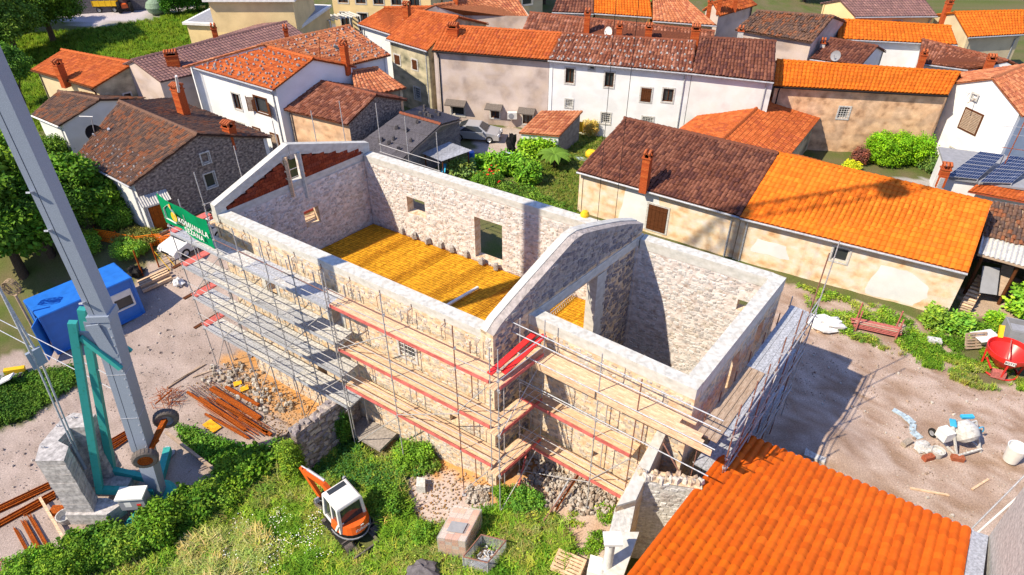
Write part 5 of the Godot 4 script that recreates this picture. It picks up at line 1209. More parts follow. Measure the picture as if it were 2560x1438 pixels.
func modern_building() -> void:
	var t := thing("modern_building", "cream yellow modern building with flat grey roofs at the top edge", "building", Vector3(-32.03,0.00,-81.45))
	var a := Vector3(-35.09,4.20,-76.08); var b := Vector3(-22.66,4.20,-74.00)
	block(t, "low_wing", a, b, 9.0, -0.2, M.yellow_wall)
	block(t, "flat_roof", a + Vector3(-0.3, 0.25, 0.3), b + Vector3(0.3, 0.25, 0.3), 9.4, 4.2, M.white)
	block(t, "roof_felt", a + Vector3(0.1, 0.28, -0.1), b + Vector3(-0.1, 0.28, -0.1), 8.6, 4.44, M.grey)
	var c := Vector3(-30.69,7.40,-72.66); var d := Vector3(-22.21,7.40,-72.66)
	block(t, "upper_storey", c, d, 8.0, 4.3, M.yellow_wall)
	block(t, "roof_edge", c + Vector3(-0.4, 0.3, 0.5), d + Vector3(0.4, 0.3, 0.5), 9.0, 7.4, M.white)
	for p in [Vector3(-32.04,5.00,-79.10), Vector3(-29.18,5.00,-78.60)]:
		var ac := MB.new(); ac.cube(on(p, 4.95), Vector3(0.95, 0.75, 0.4)); ac.lathe(on(p, 4.95) + Vector3(-0.1, 0, 0.205), Vector3.BACK, [[0, 0.28], [0.02, 0.28], [0.02, 0.2]], 14)
		obj(ac, "cooling_unit", M.white, t)
	var e := Vector3(-22.16,7.50,-72.56); var f := Vector3(-14.75,7.50,-65.32)
	var w := MB.new(); var inn := MB.new()
	var A := flat(Vector3(-27.90,0.00,-88.76)); var B := flat(Vector3(-21.62,0.00,-77.10)); A = Vector3(-21.5, 0, -86.0); B = Vector3(-9.5, 0, -84.0)
	var out := Vector3(-(B - A).z, 0, (B - A).x).normalized()
	var holes := []
	for i in 5: holes.append([0.8 + i * 2.2, 0.8, 2.0 + i * 2.2, 2.9, "wood"])
	for i in 5: holes.append([0.8 + i * 2.2, 4.0, 2.0 + i * 2.2, 6.0, "wood"])
	panel(w, inn, A, B, -out * 0.3, -0.2, 7.6, holes)
	var wl := obj(w, "wall", M.yellow_wall, t)
	obj(inn, "inner_face", M.dirty_wall, wl)
	for q in holes: window(wl, A, (B - A).normalized(), out, q, "wood")
	block(t, "rear_block", on(A - out * 0.4, 7.6), on(B - out * 0.4, 7.6), 9.0, -0.2, M.yellow_wall)
	var g := thing("second_building", "pale yellow building with tall windows at the top edge beside the street", "building", Vector3(-4, 0, -97))
	block(g, "wall", Vector3(-8.5, 9, -88.5), Vector3(4, 9, -94), 9.0, -0.2, M.cream_wall)
	for i in 4:
		var p := Vector3(-7.4, 0, -88.98).lerp(Vector3(3, 0, -93.5), i / 3.6)
		var u := Vector3(0.915, 0, -0.403)
		window(g, p + Vector3(0.403, 0, 0.915) * 0.2, u, Vector3(0.403, 0, 0.915), [0.0, 2.0, 1.4, 4.2], "white")
	# pergola in front
	var pg := thing("pergola", "pale grey pergola of slats in front of the cream building", "pergola", Vector3(-22.49,0.00,-88.76))
	var q0 := Vector3(-22.70,3.00,-83.46); var q1 := Vector3(-19.58,3.00,-85.56); var q2 := Vector3(-20.59,3.00,-82.11)
	for i in 9: board(pg, "slat", q0.lerp(q1, i / 8.0), q0.lerp(q1, i / 8.0) + (q2 - q0).lerp(Vector3(1.2, 0, 2.2), 0.5), 0.12, 0.12, M.white)
	for p in [q0, q1, q0 + (q2 - q0).lerp(Vector3(1.2, 0, 2.2), 0.5), q1 + (q2 - q0).lerp(Vector3(1.2, 0, 2.2), 0.5)]: bar(pg, "post", on(p, 0), p, 0.07, M.white)
func solar_roof() -> void:
	var t := thing("flat_annex", "low flat roofed annex carrying solar panels at the right edge", "annex", Vector3(35.18,0.00,-43.74))
	var a := Vector3(30.87,2.60,-43.43); var b := Vector3(36.03,2.60,-41.38)
	block(t, "wall", a, b, 5.0, -0.2, M.white_wall)
	block(t, "roof_slab", a + Vector3(-0.2, 0.14, 0.2), b + Vector3(0.2, 0.14, 0.2), 5.4, 2.6, M.grey)
	var k := 0
	for q in [[Vector3(30.43,2.95,-43.06), Vector3(32.32,2.95,-42.58), Vector3(35.14,3.75,-44.83), Vector3(33.72,3.75,-45.36)], [Vector3(32.23,2.95,-42.16), Vector3(34.33,2.95,-41.99), Vector3(37.17,3.75,-44.06), Vector3(35.52,3.75,-44.70)]]:
		var s := thing("solar_array", ["tilted blue solar array with six cells, inner one by the white chimney", "tilted blue solar array nearest the right edge"][k], "solar panel", on(q[0], 2.75), "solar arrays on the flat annex")
		for i in 3:
			for j in 2:
				var p := []
				for c in [[i, j], [i + 0.97, j], [i + 0.97, j + 0.97], [i, j + 0.97]]: p.append(q[0].lerp(q[1], c[0] / 3.0).lerp(q[3].lerp(q[2], c[0] / 3.0), c[1] / 2.0))
				var mb := MB.new(); mb.hexa(slab4(p, 0.04)); var pn := obj(mb, "panel", M.silver, s)
				for x in 4:
					for y in 4:
						var cell := MB.new(); var e := []
						for c in [[x + 0.06, y + 0.06], [x + 0.94, y + 0.06], [x + 0.94, y + 0.94], [x + 0.06, y + 0.94]]: e.append(p[0].lerp(p[1], c[0] / 4.0).lerp(p[3].lerp(p[2], c[0] / 4.0), c[1] / 4.0) + Vector3.UP * 0.006)
						cell.hexa(slab4(e, 0.004)); obj(cell, "cell", M.solar, pn)
		for c in 4: bar(s, "leg", on(q[c], 2.72), q[c], 0.03, M.galv)
		k += 1
	var ch := thing("chimney_stack", "white chimney with a little tiled hood in front of the solar arrays", "chimney", on(Vector3(30.09,2.00,-43.07), 0))
	var p := Vector3(30.15,2.00,-43.07)
	var mb := MB.new(); mb.col = Color(0.78, 0.77, 0.75); mb.beam(on(p, 0), on(p, 2.9), 0.55, 0.55); obj(mb, "shaft", M.brick, ch)
	chimney(ch, on(p, 2.95), 0.55, 0.5, 0.6, "brick", 0.3)
	var rd := thing("red_roof", "flat red tiled roof edge at the right below the solar arrays", "roof", on(Vector3(33.29,2.20,-41.54), 0))
	mb = MB.new(); mb.col = Color(0.5, 0.12, 0.06); mb.hexa(slab4([Vector3(31.74,2.20,-42.23), Vector3(35.56,2.20,-40.32), Vector3(37.49,2.60,-41.95), Vector3(32.23,2.60,-42.42)], 0.12)); var rr := obj(mb, "roof", M.tile, rd)
	tiles(rr, Vector3(31.74,2.20,-42.23), Vector3(35.56,2.20,-40.32), Vector3(37.49,2.60,-41.95), Vector3(32.23,2.60,-42.42), "low", "warm", 0.3, 0.4, 60)
	# aerial mast
	var am := thing("aerial_mast", "thin rusty aerial mast with cross rods above the solar arrays", "aerial", on(Vector3(35.61,3.00,-44.19), 2.7))
	var q := Vector3(34.71,3.00,-43.88)
	bar(am, "mast", on(q, 2.7), on(q, 6.6), 0.03, M.rust)
	bar(am, "rod", on(q, 6.2) - Vector3(1.3, 0, 0.2), on(q, 6.2) + Vector3(0.5, 0, 0.1), 0.018, M.galv); bar(am, "rod", on(q, 4.6) - Vector3(0.5, 0, 0.3), on(q, 4.6) + Vector3(0.9, 0, 0.3), 0.02, M.rust); bar(am, "rod", on(q, 5.6) - Vector3(0.4, 0, 0.1), on(q, 5.6) + Vector3(0.4, 0, 0.1), 0.015, M.galv)
func annex_terrace() -> void:
	# roofless lower wing: a long capped wall, a whitewashed cross wall and dark rooms between them
	var t := thing("ruined_wing", "roofless ruined wing with pale capped walls between the annex and the near roof", "building", Vector3(5.77,-0.00,-15.53))
	var mb := MB.new()
	mb.hexa(slab4([Vector3(5.61,5.30,-17.81), Vector3(6.05,5.30,-17.89), Vector3(4.42,4.60,-15.00), Vector3(3.65,4.60,-14.76)], 7.0)); var lw := obj(mb, "wall", M.mortar_out, t)
	mb = MB.new(); mb.hexa(slab4([Vector3(5.58,5.42,-17.70), Vector3(6.00,5.42,-17.78), Vector3(4.36,4.72,-14.91), Vector3(3.68,4.72,-14.69)], 0.1)); obj(mb, "coping", M.concrete, lw)
	var c0 := flat(Vector3(4.52,4.90,-15.70)); var c1 := flat(Vector3(6.75,4.90,-15.25)); var d := (c1 - c0).normalized(); var n := Vector3(-d.z, 0, d.x)
	if n.z < 0: n = -n
	var o := MB.new(); var inn := MB.new()
	panel(o, inn, c0, c1, -n * 0.5, -1.5, 4.85, [])
	var cw := obj(o, "wall", M.chalk, t); obj(inn, "inner_face", M.mortar_out, cw)
	mb = MB.new(); mb.hexa(slab4([on(c0, 4.86), on(c1, 4.86), on(c1 - n * 0.5, 4.86), on(c0 - n * 0.5, 4.86)], 0.05)); obj(mb, "wall_top", M.mortar_out, cw)
	laid.clear()
	stones(c0, d, n, (c1 - c0).length(), 0.5, func(_s): return 4.9, [], [Color(0.78, 0.77, 0.75), Color(0.9, 0.89, 0.88), Color(0.86, 0.85, 0.83), Color(0.62, 0.58, 0.55), Color(0.84, 0.83, 0.81), Color(0.7, 0.66, 0.63)], 0.035, 0.95, 0.25)
	var me := {}
	for s in laid:
		var key := "%s%d" % [s[2], s[3]]
		if not me.has(key): me[key] = tinted(unit_stone[s[3]], s[2], M.stone)
		var tr: Transform3D = s[1]
		tr.origin -= whole(cw); inst(me[key], "stone", cw, tr)
	for k in 26:
		var p := c0.lerp(c1, (k + 0.3) / 26.0) - n * rf(0.05, 0.45); var s := rf(0.18, 0.34)
		inst(tinted(unit_stone[k % 5], pick([Color(0.75, 0.6, 0.44), Color(0.82, 0.76, 0.68), Color(0.66, 0.5, 0.38)]), M.stone), "stone", cw, Transform3D(Basis(Vector3.UP, rf(0, 6)) * Basis(Vector3.RIGHT, -PI / 2) * Basis.from_scale(Vector3(s, s * 0.8, s * 0.6)), on(p, 4.86 + rf(-0.03, 0.08)) - whole(cw)))
	mb = MB.new(); mb.hexa(slab4([Vector3(3.67,4.30,-14.91), Vector3(4.40,4.30,-15.01), Vector3(3.57,3.20,-12.51), Vector3(2.83,3.20,-12.51)], 6.0)); lw = obj(mb, "wall", M.chalk, t)
	mb = MB.new(); mb.hexa(slab4([Vector3(3.75,3.95,-14.15), Vector3(4.45,3.95,-14.15), Vector3(3.58,3.40,-12.40), Vector3(2.99,3.40,-12.40)], 0.16)); obj(mb, "coping", M.concrete, lw)
	var pp := thing("white_pipe", "upright white pipe with a flat cap on the whitewashed wall", "pipe", Vector3(3.24,3.30,-13.11))
	bar(pp, "shaft", Vector3(3.25,3.30,-13.11), Vector3(3.25,3.30,-13.11) + Vector3(0, 1.75, 0), 0.17, M.white)
	mb = MB.new(); mb.cube(Vector3(3.25,3.30,-13.11) + Vector3(0.05, 1.8, 0), Vector3(0.6, 0.1, 0.5)); obj(mb, "cap", M.white, pp)
	var pr := MB.new(); pr.tube(Vector3(5.53,5.60,-16.72), Vector3(6.18,4.70,-15.92), 0.035, 6); solo(pr, "prop", M.rust_pole, "single rusty prop leaning in the dark gap beside the annex", "prop")
func barn_right() -> void:
	var t := thing("open_barn", "dark open barn with mossy tiles and a corrugated strip at the right edge", "barn", Vector3(30.58,0.00,-33.87))
	var a := Vector3(27.11,3.00,-33.13); var b := Vector3(30.23,3.00,-30.93); var ra := Vector3(29.50,4.30,-36.96); var rb := Vector3(33.35,4.30,-35.26)
	var m1 := a.lerp(ra, 0.32); var m2 := b.lerp(rb, 0.32)
	var mb := MB.new(); mb.hexa(slab4([a, b, rb, ra], 0.12)); var r := obj(mb, "roof", M.old_wood, t)
	tiles(r, m1, m2, rb, ra, "canal", "old", 0.24, 0.36, 150, 1.2)
	sheets(r, a, b, m2, m1, 3, 1, M.chalk, 0.05, 5)
	var d := flat(b - a).normalized(); var n := Vector3(d.z, 0, -d.x)
	if n.dot(ra - a) < 0: n = -n
	for q in [[a + d * 0.3 + n * 0.4, 2.9], [a.lerp(b, 0.55) + n * 0.4, 2.9], [ra + d * 0.3, 4.1]]: bar(t, "post", gnd(q[0]), on(q[0], q[1]), 0.1, M.dark_wood)
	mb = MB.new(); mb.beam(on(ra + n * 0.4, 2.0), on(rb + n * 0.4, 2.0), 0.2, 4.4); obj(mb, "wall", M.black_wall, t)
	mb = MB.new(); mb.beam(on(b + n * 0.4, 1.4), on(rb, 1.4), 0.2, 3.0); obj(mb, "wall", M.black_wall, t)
	mb = MB.new(); mb.beam(Vector3(28.07,0.80,-32.19), Vector3(28.35,2.00,-33.23), 0.9, 0.08); solo(mb, "leaning_panel", M.grey, "grey panel leaning in the dark of the open barn", "panel")
	mb = MB.new(); mb.beam(Vector3(29.02,0.50,-32.39), Vector3(29.55,1.90,-33.50), 0.6, 0.06); solo(mb, "leaning_panel", M.old_wood, "brown board leaning in the dark of the open barn", "panel")
	var lg := thing("log_pile", "stack of split firewood at the corner of the orange roofed house", "firewood", Vector3(27.28,0.00,-31.87))
	for i in 34:
		var k := i % 9; var lv := i / 9
		var p := Vector3(26.59,0.00,-31.57).lerp(Vector3(29.44,0.00,-34.71), k / 9.0) + Vector3.UP * (0.1 + lv * 0.17)
		bar(lg, "log", p - d * 0.3, p + d * 0.35, rf(0.06, 0.1), M.wood if R.randf() < 0.7 else M.old_wood)
func rods(t: Node3D, called: String, a: Vector3, b: Vector3, spread: Vector3, n: int, r: float, m: Material, skew := 0.1) -> void:
	for i in n:
		var o := spread * ((i + 0.5) / n - 0.5) + Vector3.UP * rf(0, r * 3)
		var k := (b - a) * rf(-skew, skew)
		bar(t, called, a + o + k + spread * rf(-0.06, 0.06), b + o + k * 0.5 + spread * rf(-0.06, 0.06), r, m)
func wheel(t: Node3D, o: Vector3, ax: Vector3, r: float, w: float, tyre: Material, rim: Material, own := false) -> void:
	var mb := MB.new()
	mb.lathe(o - ax * w / 2, ax, [[0, r * 0.6], [0, r * 0.9], [w * 0.12, r], [w * 0.3, r * 1.01], [w * 0.7, r * 1.01], [w * 0.88, r], [w, r * 0.9], [w, r * 0.6]], 22)
	for i in 22: # tread lugs
		var e := ax.cross(Vector3.UP).normalized().rotated(ax, TAU * i / 22)
		mb.box(o + e * r * 1.005, ax * w * 0.36, e * r * 0.025, ax.cross(e) * r * 0.06)
	var wh := obj(mb, "wheel", tyre, t, own)
	mb = MB.new()
	mb.lathe(o - ax * w * 0.3, ax, [[0, 0.0], [0, r * 0.2], [w * 0.12, r * 0.45], [0, r * 0.52], [-w * 0.12, r * 0.62]], 18)
	mb.lathe(o + ax * w * 0.3, ax, [[w * 0.12, r * 0.62], [0, r * 0.52], [-w * 0.12, r * 0.45], [0, r * 0.2], [w * 0.04, 0.0]], 18)
	for i in 6:
		var e := ax.cross(Vector3.UP).normalized().rotated(ax, TAU * i / 6) * r * 0.3
		mb.tube(o + e + ax * w * 0.2, o + e + ax * w * 0.36, r * 0.03, 5)
	obj(mb, "rim", rim, wh, own)
func crane() -> void:
	var P1 := Vector3(-16.66, -1.1, -20.27); var P2 := Vector3(-15.95, 8.5, -20.82)
	var jd := Vector3(0.998, 0, -0.06); var z := jd.cross(Vector3.UP).normalized() * -1.0
	if z.z < 0: z = -z
	var t := thing("tower_crane", "self erecting crane with a grey box mast, teal struts and concrete ballast", "crane", Vector3(-16.6, -2.6, -20.3))
	var at := func(y: float): return P1.lerp(P2, (y + 1.1) / 9.6) if y < 8.5 else Vector3(P2.x, y, P2.z)
	var sect := func(y0: float, y1: float, w0: float, w1: float, called: String):
		var mb := MB.new()
		var a: Vector3 = at.call(y0); var b: Vector3 = at.call(y1)
		mb.hexa([a - jd * w0 + z * w0, a + jd * w0 + z * w0, a + jd * w0 - z * w0, a - jd * w0 - z * w0, b - jd * w1 + z * w1, b + jd * w1 + z * w1, b + jd * w1 - z * w1, b - jd * w1 - z * w1])
		return obj(mb, called, M.mast, t)
	sect.call(-1.9, 1.2, 0.28, 0.34, "lower_mast")
	var mid: MeshInstance3D = sect.call(1.2, 8.4, 0.37, 0.37, "middle_mast")
	var top: MeshInstance3D = sect.call(8.5, 40.5, 0.335, 0.335, "upper_mast")
	# seams, brackets, steps
	for y in [3.2, 5.6]:
		var mb := MB.new(); mb.box(at.call(y), jd * 0.385, Vector3.UP * 0.015, z * 0.385); obj(mb, "seam", M.galv, mid)
	for s in [-0.12]:
		var mb := MB.new(); mb.beam(at.call(1.3) + z * 0.372 + jd * s, at.call(8.3) + z * 0.372 + jd * s, 0.012, 0.012); obj(mb, "groove", M.black, mid)
		mb = MB.new(); mb.beam(at.call(8.6) + z * 0.337 + jd * s, at.call(24) + z * 0.337 + jd * s, 0.012, 0.012); obj(mb, "groove", M.black, top)
	for y in [9.2, 12.4, 13.9]:
		var mb := MB.new(); mb.beam(at.call(y) - jd * 0.28 + z * 0.33, at.call(y + 0.1) - jd * 0.28 + z * 0.54, 0.14, 0.06); obj(mb, "step", M.galv, top)
	var br := MB.new()
	var b0: Vector3 = at.call(7.4)
	br.beam(b0 - jd * 0.36 + z * 0.3, b0 - jd * 1.0 + z * 0.3 + Vector3.UP * 0.1, 0.08, 0.7); br.beam(b0 - jd * 0.36 - z * 0.3, b0 - jd * 1.0 - z * 0.3 + Vector3.UP * 0.1, 0.08, 0.7)
	br.beam(b0 + z * 0.4 - jd * 0.2 + Vector3.UP * 0.8, b0 + z * 0.4 - Vector3.UP * 0.9, 0.06, 0.5, jd)
	obj(br, "bracket", M.mast, t)
	var collar := MB.new(); collar.box(at.call(8.4), jd * 0.42, Vector3.UP * 0.14, z * 0.42); obj(collar, "collar", M.mast, mid)
	for i in 26: # ladder on the back and bolts along the front edges
		bar(top, "rung", at.call(9 + i * 0.32) - z * 0.42 - jd * 0.16, at.call(9 + i * 0.32) - z * 0.42 + jd * 0.16, 0.014, M.galv)
	for i in 16:
		var bm := MB.new(); bm.cube(at.call(1.5 + i * 0.43) + z * 0.375 + jd * 0.3, Vector3(0.05, 0.05, 0.03)); obj(bm, "bolt", M.galv, mid)
	var hz := MB.new(); hz.path([at.call(1.0) - jd * 0.42 + z * 0.1, at.call(3.0) - jd * 0.46 + z * 0.12, at.call(6.0) - jd * 0.45 + z * 0.05, at.call(8.2) - jd * 0.5], 0.035, 6); obj(hz, "cable_bundle", M.black, t)
	# teal struts
	for k in 2:
		var a := Vector3(-19.0, -1.3, -19.75 if k == 0 else -20.95); var b: Vector3 = b0 - jd * 0.85 + z * (0.42 if k == 0 else -0.42) + Vector3.UP * 1.0
		var mb := MB.new(); mb.beam(a, b, 0.26, 0.3); obj(mb, "strut", M.teal, t)
		mb = MB.new(); mb.beam(b - Vector3.UP * 0.75, b0 + z * (0.52 if k == 0 else -0.52) - Vector3.UP * 1.4 + jd * 0.2, 0.14, 0.2); obj(mb, "link", M.teal, t)
	for k in 2:
		var a := Vector3(-18.9, -1.2, -19.8 if k == 0 else -20.9)
		var mb := MB.new(); mb.beam(a, at.call(-1.5) + z * (0.3 if k == 0 else -0.3), 0.25, 0.36); obj(mb, "frame_beam", M.teal, t)
	# ballast: stacked U shaped blocks
	var U := [Vector2(-20.0, -18.72), Vector2(-18.8, -18.72), Vector2(-19.0, -19.5), Vector2(-19.62, -19.8), Vector2(-19.5, -20.55), Vector2(-18.85, -20.6), Vector2(-18.75, -21.35), Vector2(-19.8, -21.45), Vector2(-20.15, -21.0), Vector2(-20.3, -19.6)]
	for k in 12:
		var mb := MB.new()
		mb.col = Color(1, 1, 1) * rf(0.85, 1.08)
		var y := -1.35 + k * 0.295
		var poly := []
		for q in U: poly.append(Vector3(q.x + rf(-0.012, 0.012), y, q.y + rf(-0.012, 0.012)))
		poly.reverse()
		mb.prism(poly, Vector3.UP * 0.275)
		obj(mb, "ballast_block", M.ballast, t)
	for k in 2:
		var mb := MB.new(); mb.prism([Vector3(-20.05, -2.1 + k * 0.37, -18.6), Vector3(-18.2, -2.1 + k * 0.37, -18.6), Vector3(-17.75, -2.1 + k * 0.37, -19.2), Vector3(-18.6, -2.1 + k * 0.37, -19.5), Vector3(-20.2, -2.1 + k * 0.37, -19.5)], Vector3.UP * 0.35); obj(mb, "ballast_block", M.ballast, t)
		mb = MB.new(); mb.cube(Vector3(-18.9, -1.9 + k * 0.36, -20.6), Vector3(1.9, 0.34, 1.0)); obj(mb, "ballast_block", M.ballast, t)
	for q in [[-20.0, -19.4], [-20.0, -20.6], [-19.6, -21.1]]:
		var mb := MB.new(); mb.path([Vector3(q[0] - 0.06, 2.15, q[1]), Vector3(q[0] - 0.06, 2.3, q[1]), Vector3(q[0] + 0.06, 2.3, q[1]), Vector3(q[0] + 0.06, 2.15, q[1])], 0.018, 5); obj(mb, "lifting_eye", M.galv, t)
	# stay rods from the ballast up
	var s0 := Vector3(-19.3, 1.2, -20.05)
	for k in 2:
		var dz := Vector3(0, 0, 0.14 if k == 0 else -0.14)
		bar(t, "stay_rod", s0 + dz * 0.5, Vector3(-19.1, 6.4, -20.4) + dz, 0.04, M.galv)
		bar(t, "stay_rod", Vector3(-19.1, 6.4, -20.4) + dz, Vector3(-19.0 - k * 0.35, 11.0, -20.7 + k * 0.3) + dz * 2, 0.055, M.galv)
	bar(t, "stay_cylinder", Vector3(-19.2, 0.2, -19.9), Vector3(-19.35, 1.5, -20.07), 0.08, M.mast)
	var pl := MB.new(); pl.box(Vector3(-19.1, 6.45, -20.4), Vector3(0.05, 0, 0.05), Vector3.UP * 0.4, Vector3(-0.15, 0, 0.25)); obj(pl, "stay_plate", M.mast, t)
	for k in 2: bar(t, "cable", Vector3(-24.0, 5.4 - k * 0.9, -24.5), at.call(5.2 - k * 0.8) - jd * 0.4, 0.022, M.galv)
	# slewing base, outriggers, axle
	var base := MB.new(); base.lathe(Vector3(-16.9, -2.45, -20.1), Vector3.UP, [[0, 0], [0, 1.0], [0.35, 1.0], [0.45, 0.8], [0.5, 0.0]], 20); obj(base, "slewing_ring", M.teal, t)
	for q in [Vector3(-17.56,-2.60,-18.45), Vector3(-15.28,-2.60,-20.56), Vector3(-17.51,-2.60,-23.08), Vector3(-20.94,-2.60,-21.94)]:
		var mb := MB.new()
		mb.beam(Vector3(-16.9, -2.2, -20.1), Vector3(q.x, -2.25, q.z), 0.34, 0.34)
		var leg := obj(mb, "outrigger", M.teal, t)
		mb = MB.new(); mb.lathe(Vector3(q.x, -2.58, q.z), Vector3.UP, [[0, 0.0], [0, 0.26], [0.06, 0.26], [0.1, 0.1], [0.5, 0.1], [0.5, 0.0]], 12); obj(mb, "jack", M.galv, leg)
	var cb := MB.new(); cb.box(Vector3(-17.1, -1.05, -19.2), Vector3(0.55, 0, -0.05), Vector3.UP * 0.38, Vector3(0.03, 0, 0.3)); var box := obj(cb, "control_box", M.grey, t)
	cb = MB.new(); cb.box(Vector3(-17.1, -0.62, -19.18), Vector3(0.6, 0, -0.05), Vector3.UP * 0.05, Vector3(0.03, 0, 0.36)); obj(cb, "lid", M.white, box)
	cb = MB.new(); cb.box(Vector3(-17.25, -1.05, -18.89), Vector3(0.14, 0, -0.012), Vector3.UP * 0.16, Vector3(0.001, 0, 0.008)); obj(cb, "notice", M.white, box)
	cb = MB.new(); cb.box(Vector3(-16.78, -1.1, -18.92), Vector3(0.09, 0, -0.008), Vector3.UP * 0.06, Vector3(0.001, 0, 0.008)); obj(cb, "notice", M.red, box)
	var wa := Vector3(-16.05, 1.25, -19.62); var wb := Vector3(-16.1, 1.25, -21.95); var ax := (wb - wa).normalized()
	var tilt := (ax + Vector3(-0.35, 0.1, 0)).normalized()
	wheel(t, wa, tilt, 0.52, 0.34, M.dusty, M.rust); wheel(t, wb, tilt, 0.54, 0.36, M.dusty, M.grey)
	var axm := MB.new(); axm.beam(wa, wb, 0.2, 0.22); axm.beam((wa + wb) / 2, at.call(0.9), 0.3, 0.3); obj(axm, "axle", M.rust, t)
	# jib high overhead, out of the picture: its lattice shades the orange roof
	var j0: Vector3 = at.call(40)
	for k in 3:
		var o: Vector3 = [z * 0.55, -z * 0.55, Vector3.UP * 1.2][k]
		bar(t, "jib_chord", j0 + o - jd * 9, j0 + o + jd * 42, 0.09 if k < 2 else 0.11, M.mast)
	var lat := MB.new()
	for i in 34:
		var p := j0 + jd * (i * 1.5 - 9); var q := p + jd * 0.75; var e := p + jd * 1.5
		for s in [1, -1]:
			lat.tube(p + z * 0.55 * s, q + Vector3.UP * 1.2, 0.045, 4); lat.tube(q + Vector3.UP * 1.2, e + z * 0.55 * s, 0.045, 4)
		lat.tube(p + z * 0.55, e - z * 0.55, 0.04, 4)
	obj(lat, "jib_lattice", M.mast, t)
	var tr := MB.new(); tr.box(j0 + jd * 10.4 - Vector3.UP * 0.3, jd * 0.7, Vector3.UP * 0.25, z * 0.7); obj(tr, "trolley", M.mast, t)
	var h := Vector3(4.0, 0, -27.6)
	for k in 2: bar(t, "hoist_rope", on(h + Vector3(k * 0.95, 0, k * 0.25), 39.6), on(h + Vector3(k * 0.75, 0, k * 0.2), 4.6), 0.012, M.black)
	var hk := MB.new(); hk.beam(on(h + Vector3(0.37, 0, 0.1), 4.7), on(h + Vector3(0.37, 0, 0.1), 4.2), 0.85, 0.12, Vector3.FORWARD); obj(hk, "hook_block", M.yellow, t)
func container() -> void:
	var a := Vector3(-27.14,-2.60,-30.45); var b := Vector3(-23.59,-2.42,-34.45)
	var t := thing("site_container", "blue site office container with an open door and pale framed window", "container", (a + b) / 2)
	var d := flat(b - a).normalized(); var n := Vector3(d.z, 0, -d.x); var L := flat(b - a).length(); var H := 2.85; var W := 2.45
	a = gnd(a, 0.12)
	var P := func(x: float, y: float, zz: float): return a + d * x + Vector3.UP * y + n * zz
	var fr := MB.new()
	for x in [0.08, L - 0.08]:
		for w in [0.08, W - 0.08]: fr.beam(P.call(x, 0, w), P.call(x, H, w), 0.16, 0.16, d)
	for y in [0.07, H - 0.07]:
		for w in [0.07, W - 0.07]: fr.beam(P.call(0.16, y, w), P.call(L - 0.16, y, w), 0.13, 0.13)
		for x in [0.07, L - 0.07]: fr.beam(P.call(x, y, 0.16), P.call(x, y, W - 0.16), 0.13, 0.13)
	obj(fr, "frame", M.blue, t)
	var wx0 := L * 0.72; var wx1 := L * 0.93
	var o := MB.new(); var inn := MB.new()
	panel(o, inn, flat(P.call(0.1, 0, 0.05)), flat(P.call(L - 0.1, 0, 0.05)), n * 0.06, a.y + 0.1, a.y + H - 0.1, [[wx0 - 0.1, a.y + 1.0, wx1 - 0.1, a.y + 2.2], [L * 0.42 - 0.1, a.y + 1.0, L * 0.56 - 0.1, a.y + 2.2]])
	obj(o, "side_panel", M.blue, t); obj(inn, "side_lining", M.white, t)
	for q in [[wx0, wx1], [L * 0.42, L * 0.56]]:
		var f := MB.new()
		f.beam(P.call(q[0], 1.0, 0.03), P.call(q[0], 2.2, 0.03), 0.09, 0.1, d); f.beam(P.call(q[1], 1.0, 0.03), P.call(q[1], 2.2, 0.03), 0.09, 0.1, d)
		f.beam(P.call(q[0], 1.0, 0.03), P.call(q[1], 1.0, 0.03), 0.09, 0.1); f.beam(P.call(q[0], 2.0, 0.02), P.call(q[1], 2.0, 0.02), 0.1, 0.42)
		var w := obj(f, "window", M.white, t)
		var g := MB.new(); g.quad(P.call(q[0], 1.0, 0.07), P.call(q[1], 1.0, 0.07), P.call(q[1], 1.9, 0.07), P.call(q[0], 1.9, 0.07)); obj(g, "pane", M.glass, w)
	var bk := MB.new()
	bk.beam(P.call(0.1, H / 2, W - 0.06), P.call(L - 0.1, H / 2, W - 0.06), 0.05, H - 0.2); bk.beam(P.call(L - 0.06, H / 2, 0.1), P.call(L - 0.06, H / 2, W - 0.1), 0.05, H - 0.2)
	bk.beam(P.call(0.06, H / 2, 1.45), P.call(0.06, H / 2, W - 0.1), 0.05, H - 0.2); bk.beam(P.call(0.06, H / 2, 0.1), P.call(0.06, H / 2, 0.4), 0.05, H - 0.2)
	obj(bk, "wall_panel", M.blue, t)
	var fl := MB.new(); fl.beam(P.call(0.1, 0.1, W / 2), P.call(L - 0.1, 0.1, W / 2), W - 0.2, 0.1); obj(fl, "floor", M.old_wood, t)
	for k in 2:
		var rf_ := MB.new()
		rf_.hexa(slab4([P.call(0.05, H + 0.02, 0.04 + k * W / 2), P.call(L - 0.05, H + 0.02, 0.04 + k * W / 2), P.call(L - 0.05, H + 0.05, (k + 1) * W / 2 - 0.02), P.call(0.05, H + 0.05, (k + 1) * W / 2 - 0.02)], 0.05)); obj(rf_, "roof_sheet", M.blue, t)
	var dr := MB.new(); dr.beam(P.call(0.0, H / 2, 0.4), P.call(-0.55, H / 2, -0.35), 0.05, H - 0.35); obj(dr, "door", M.blue, t)
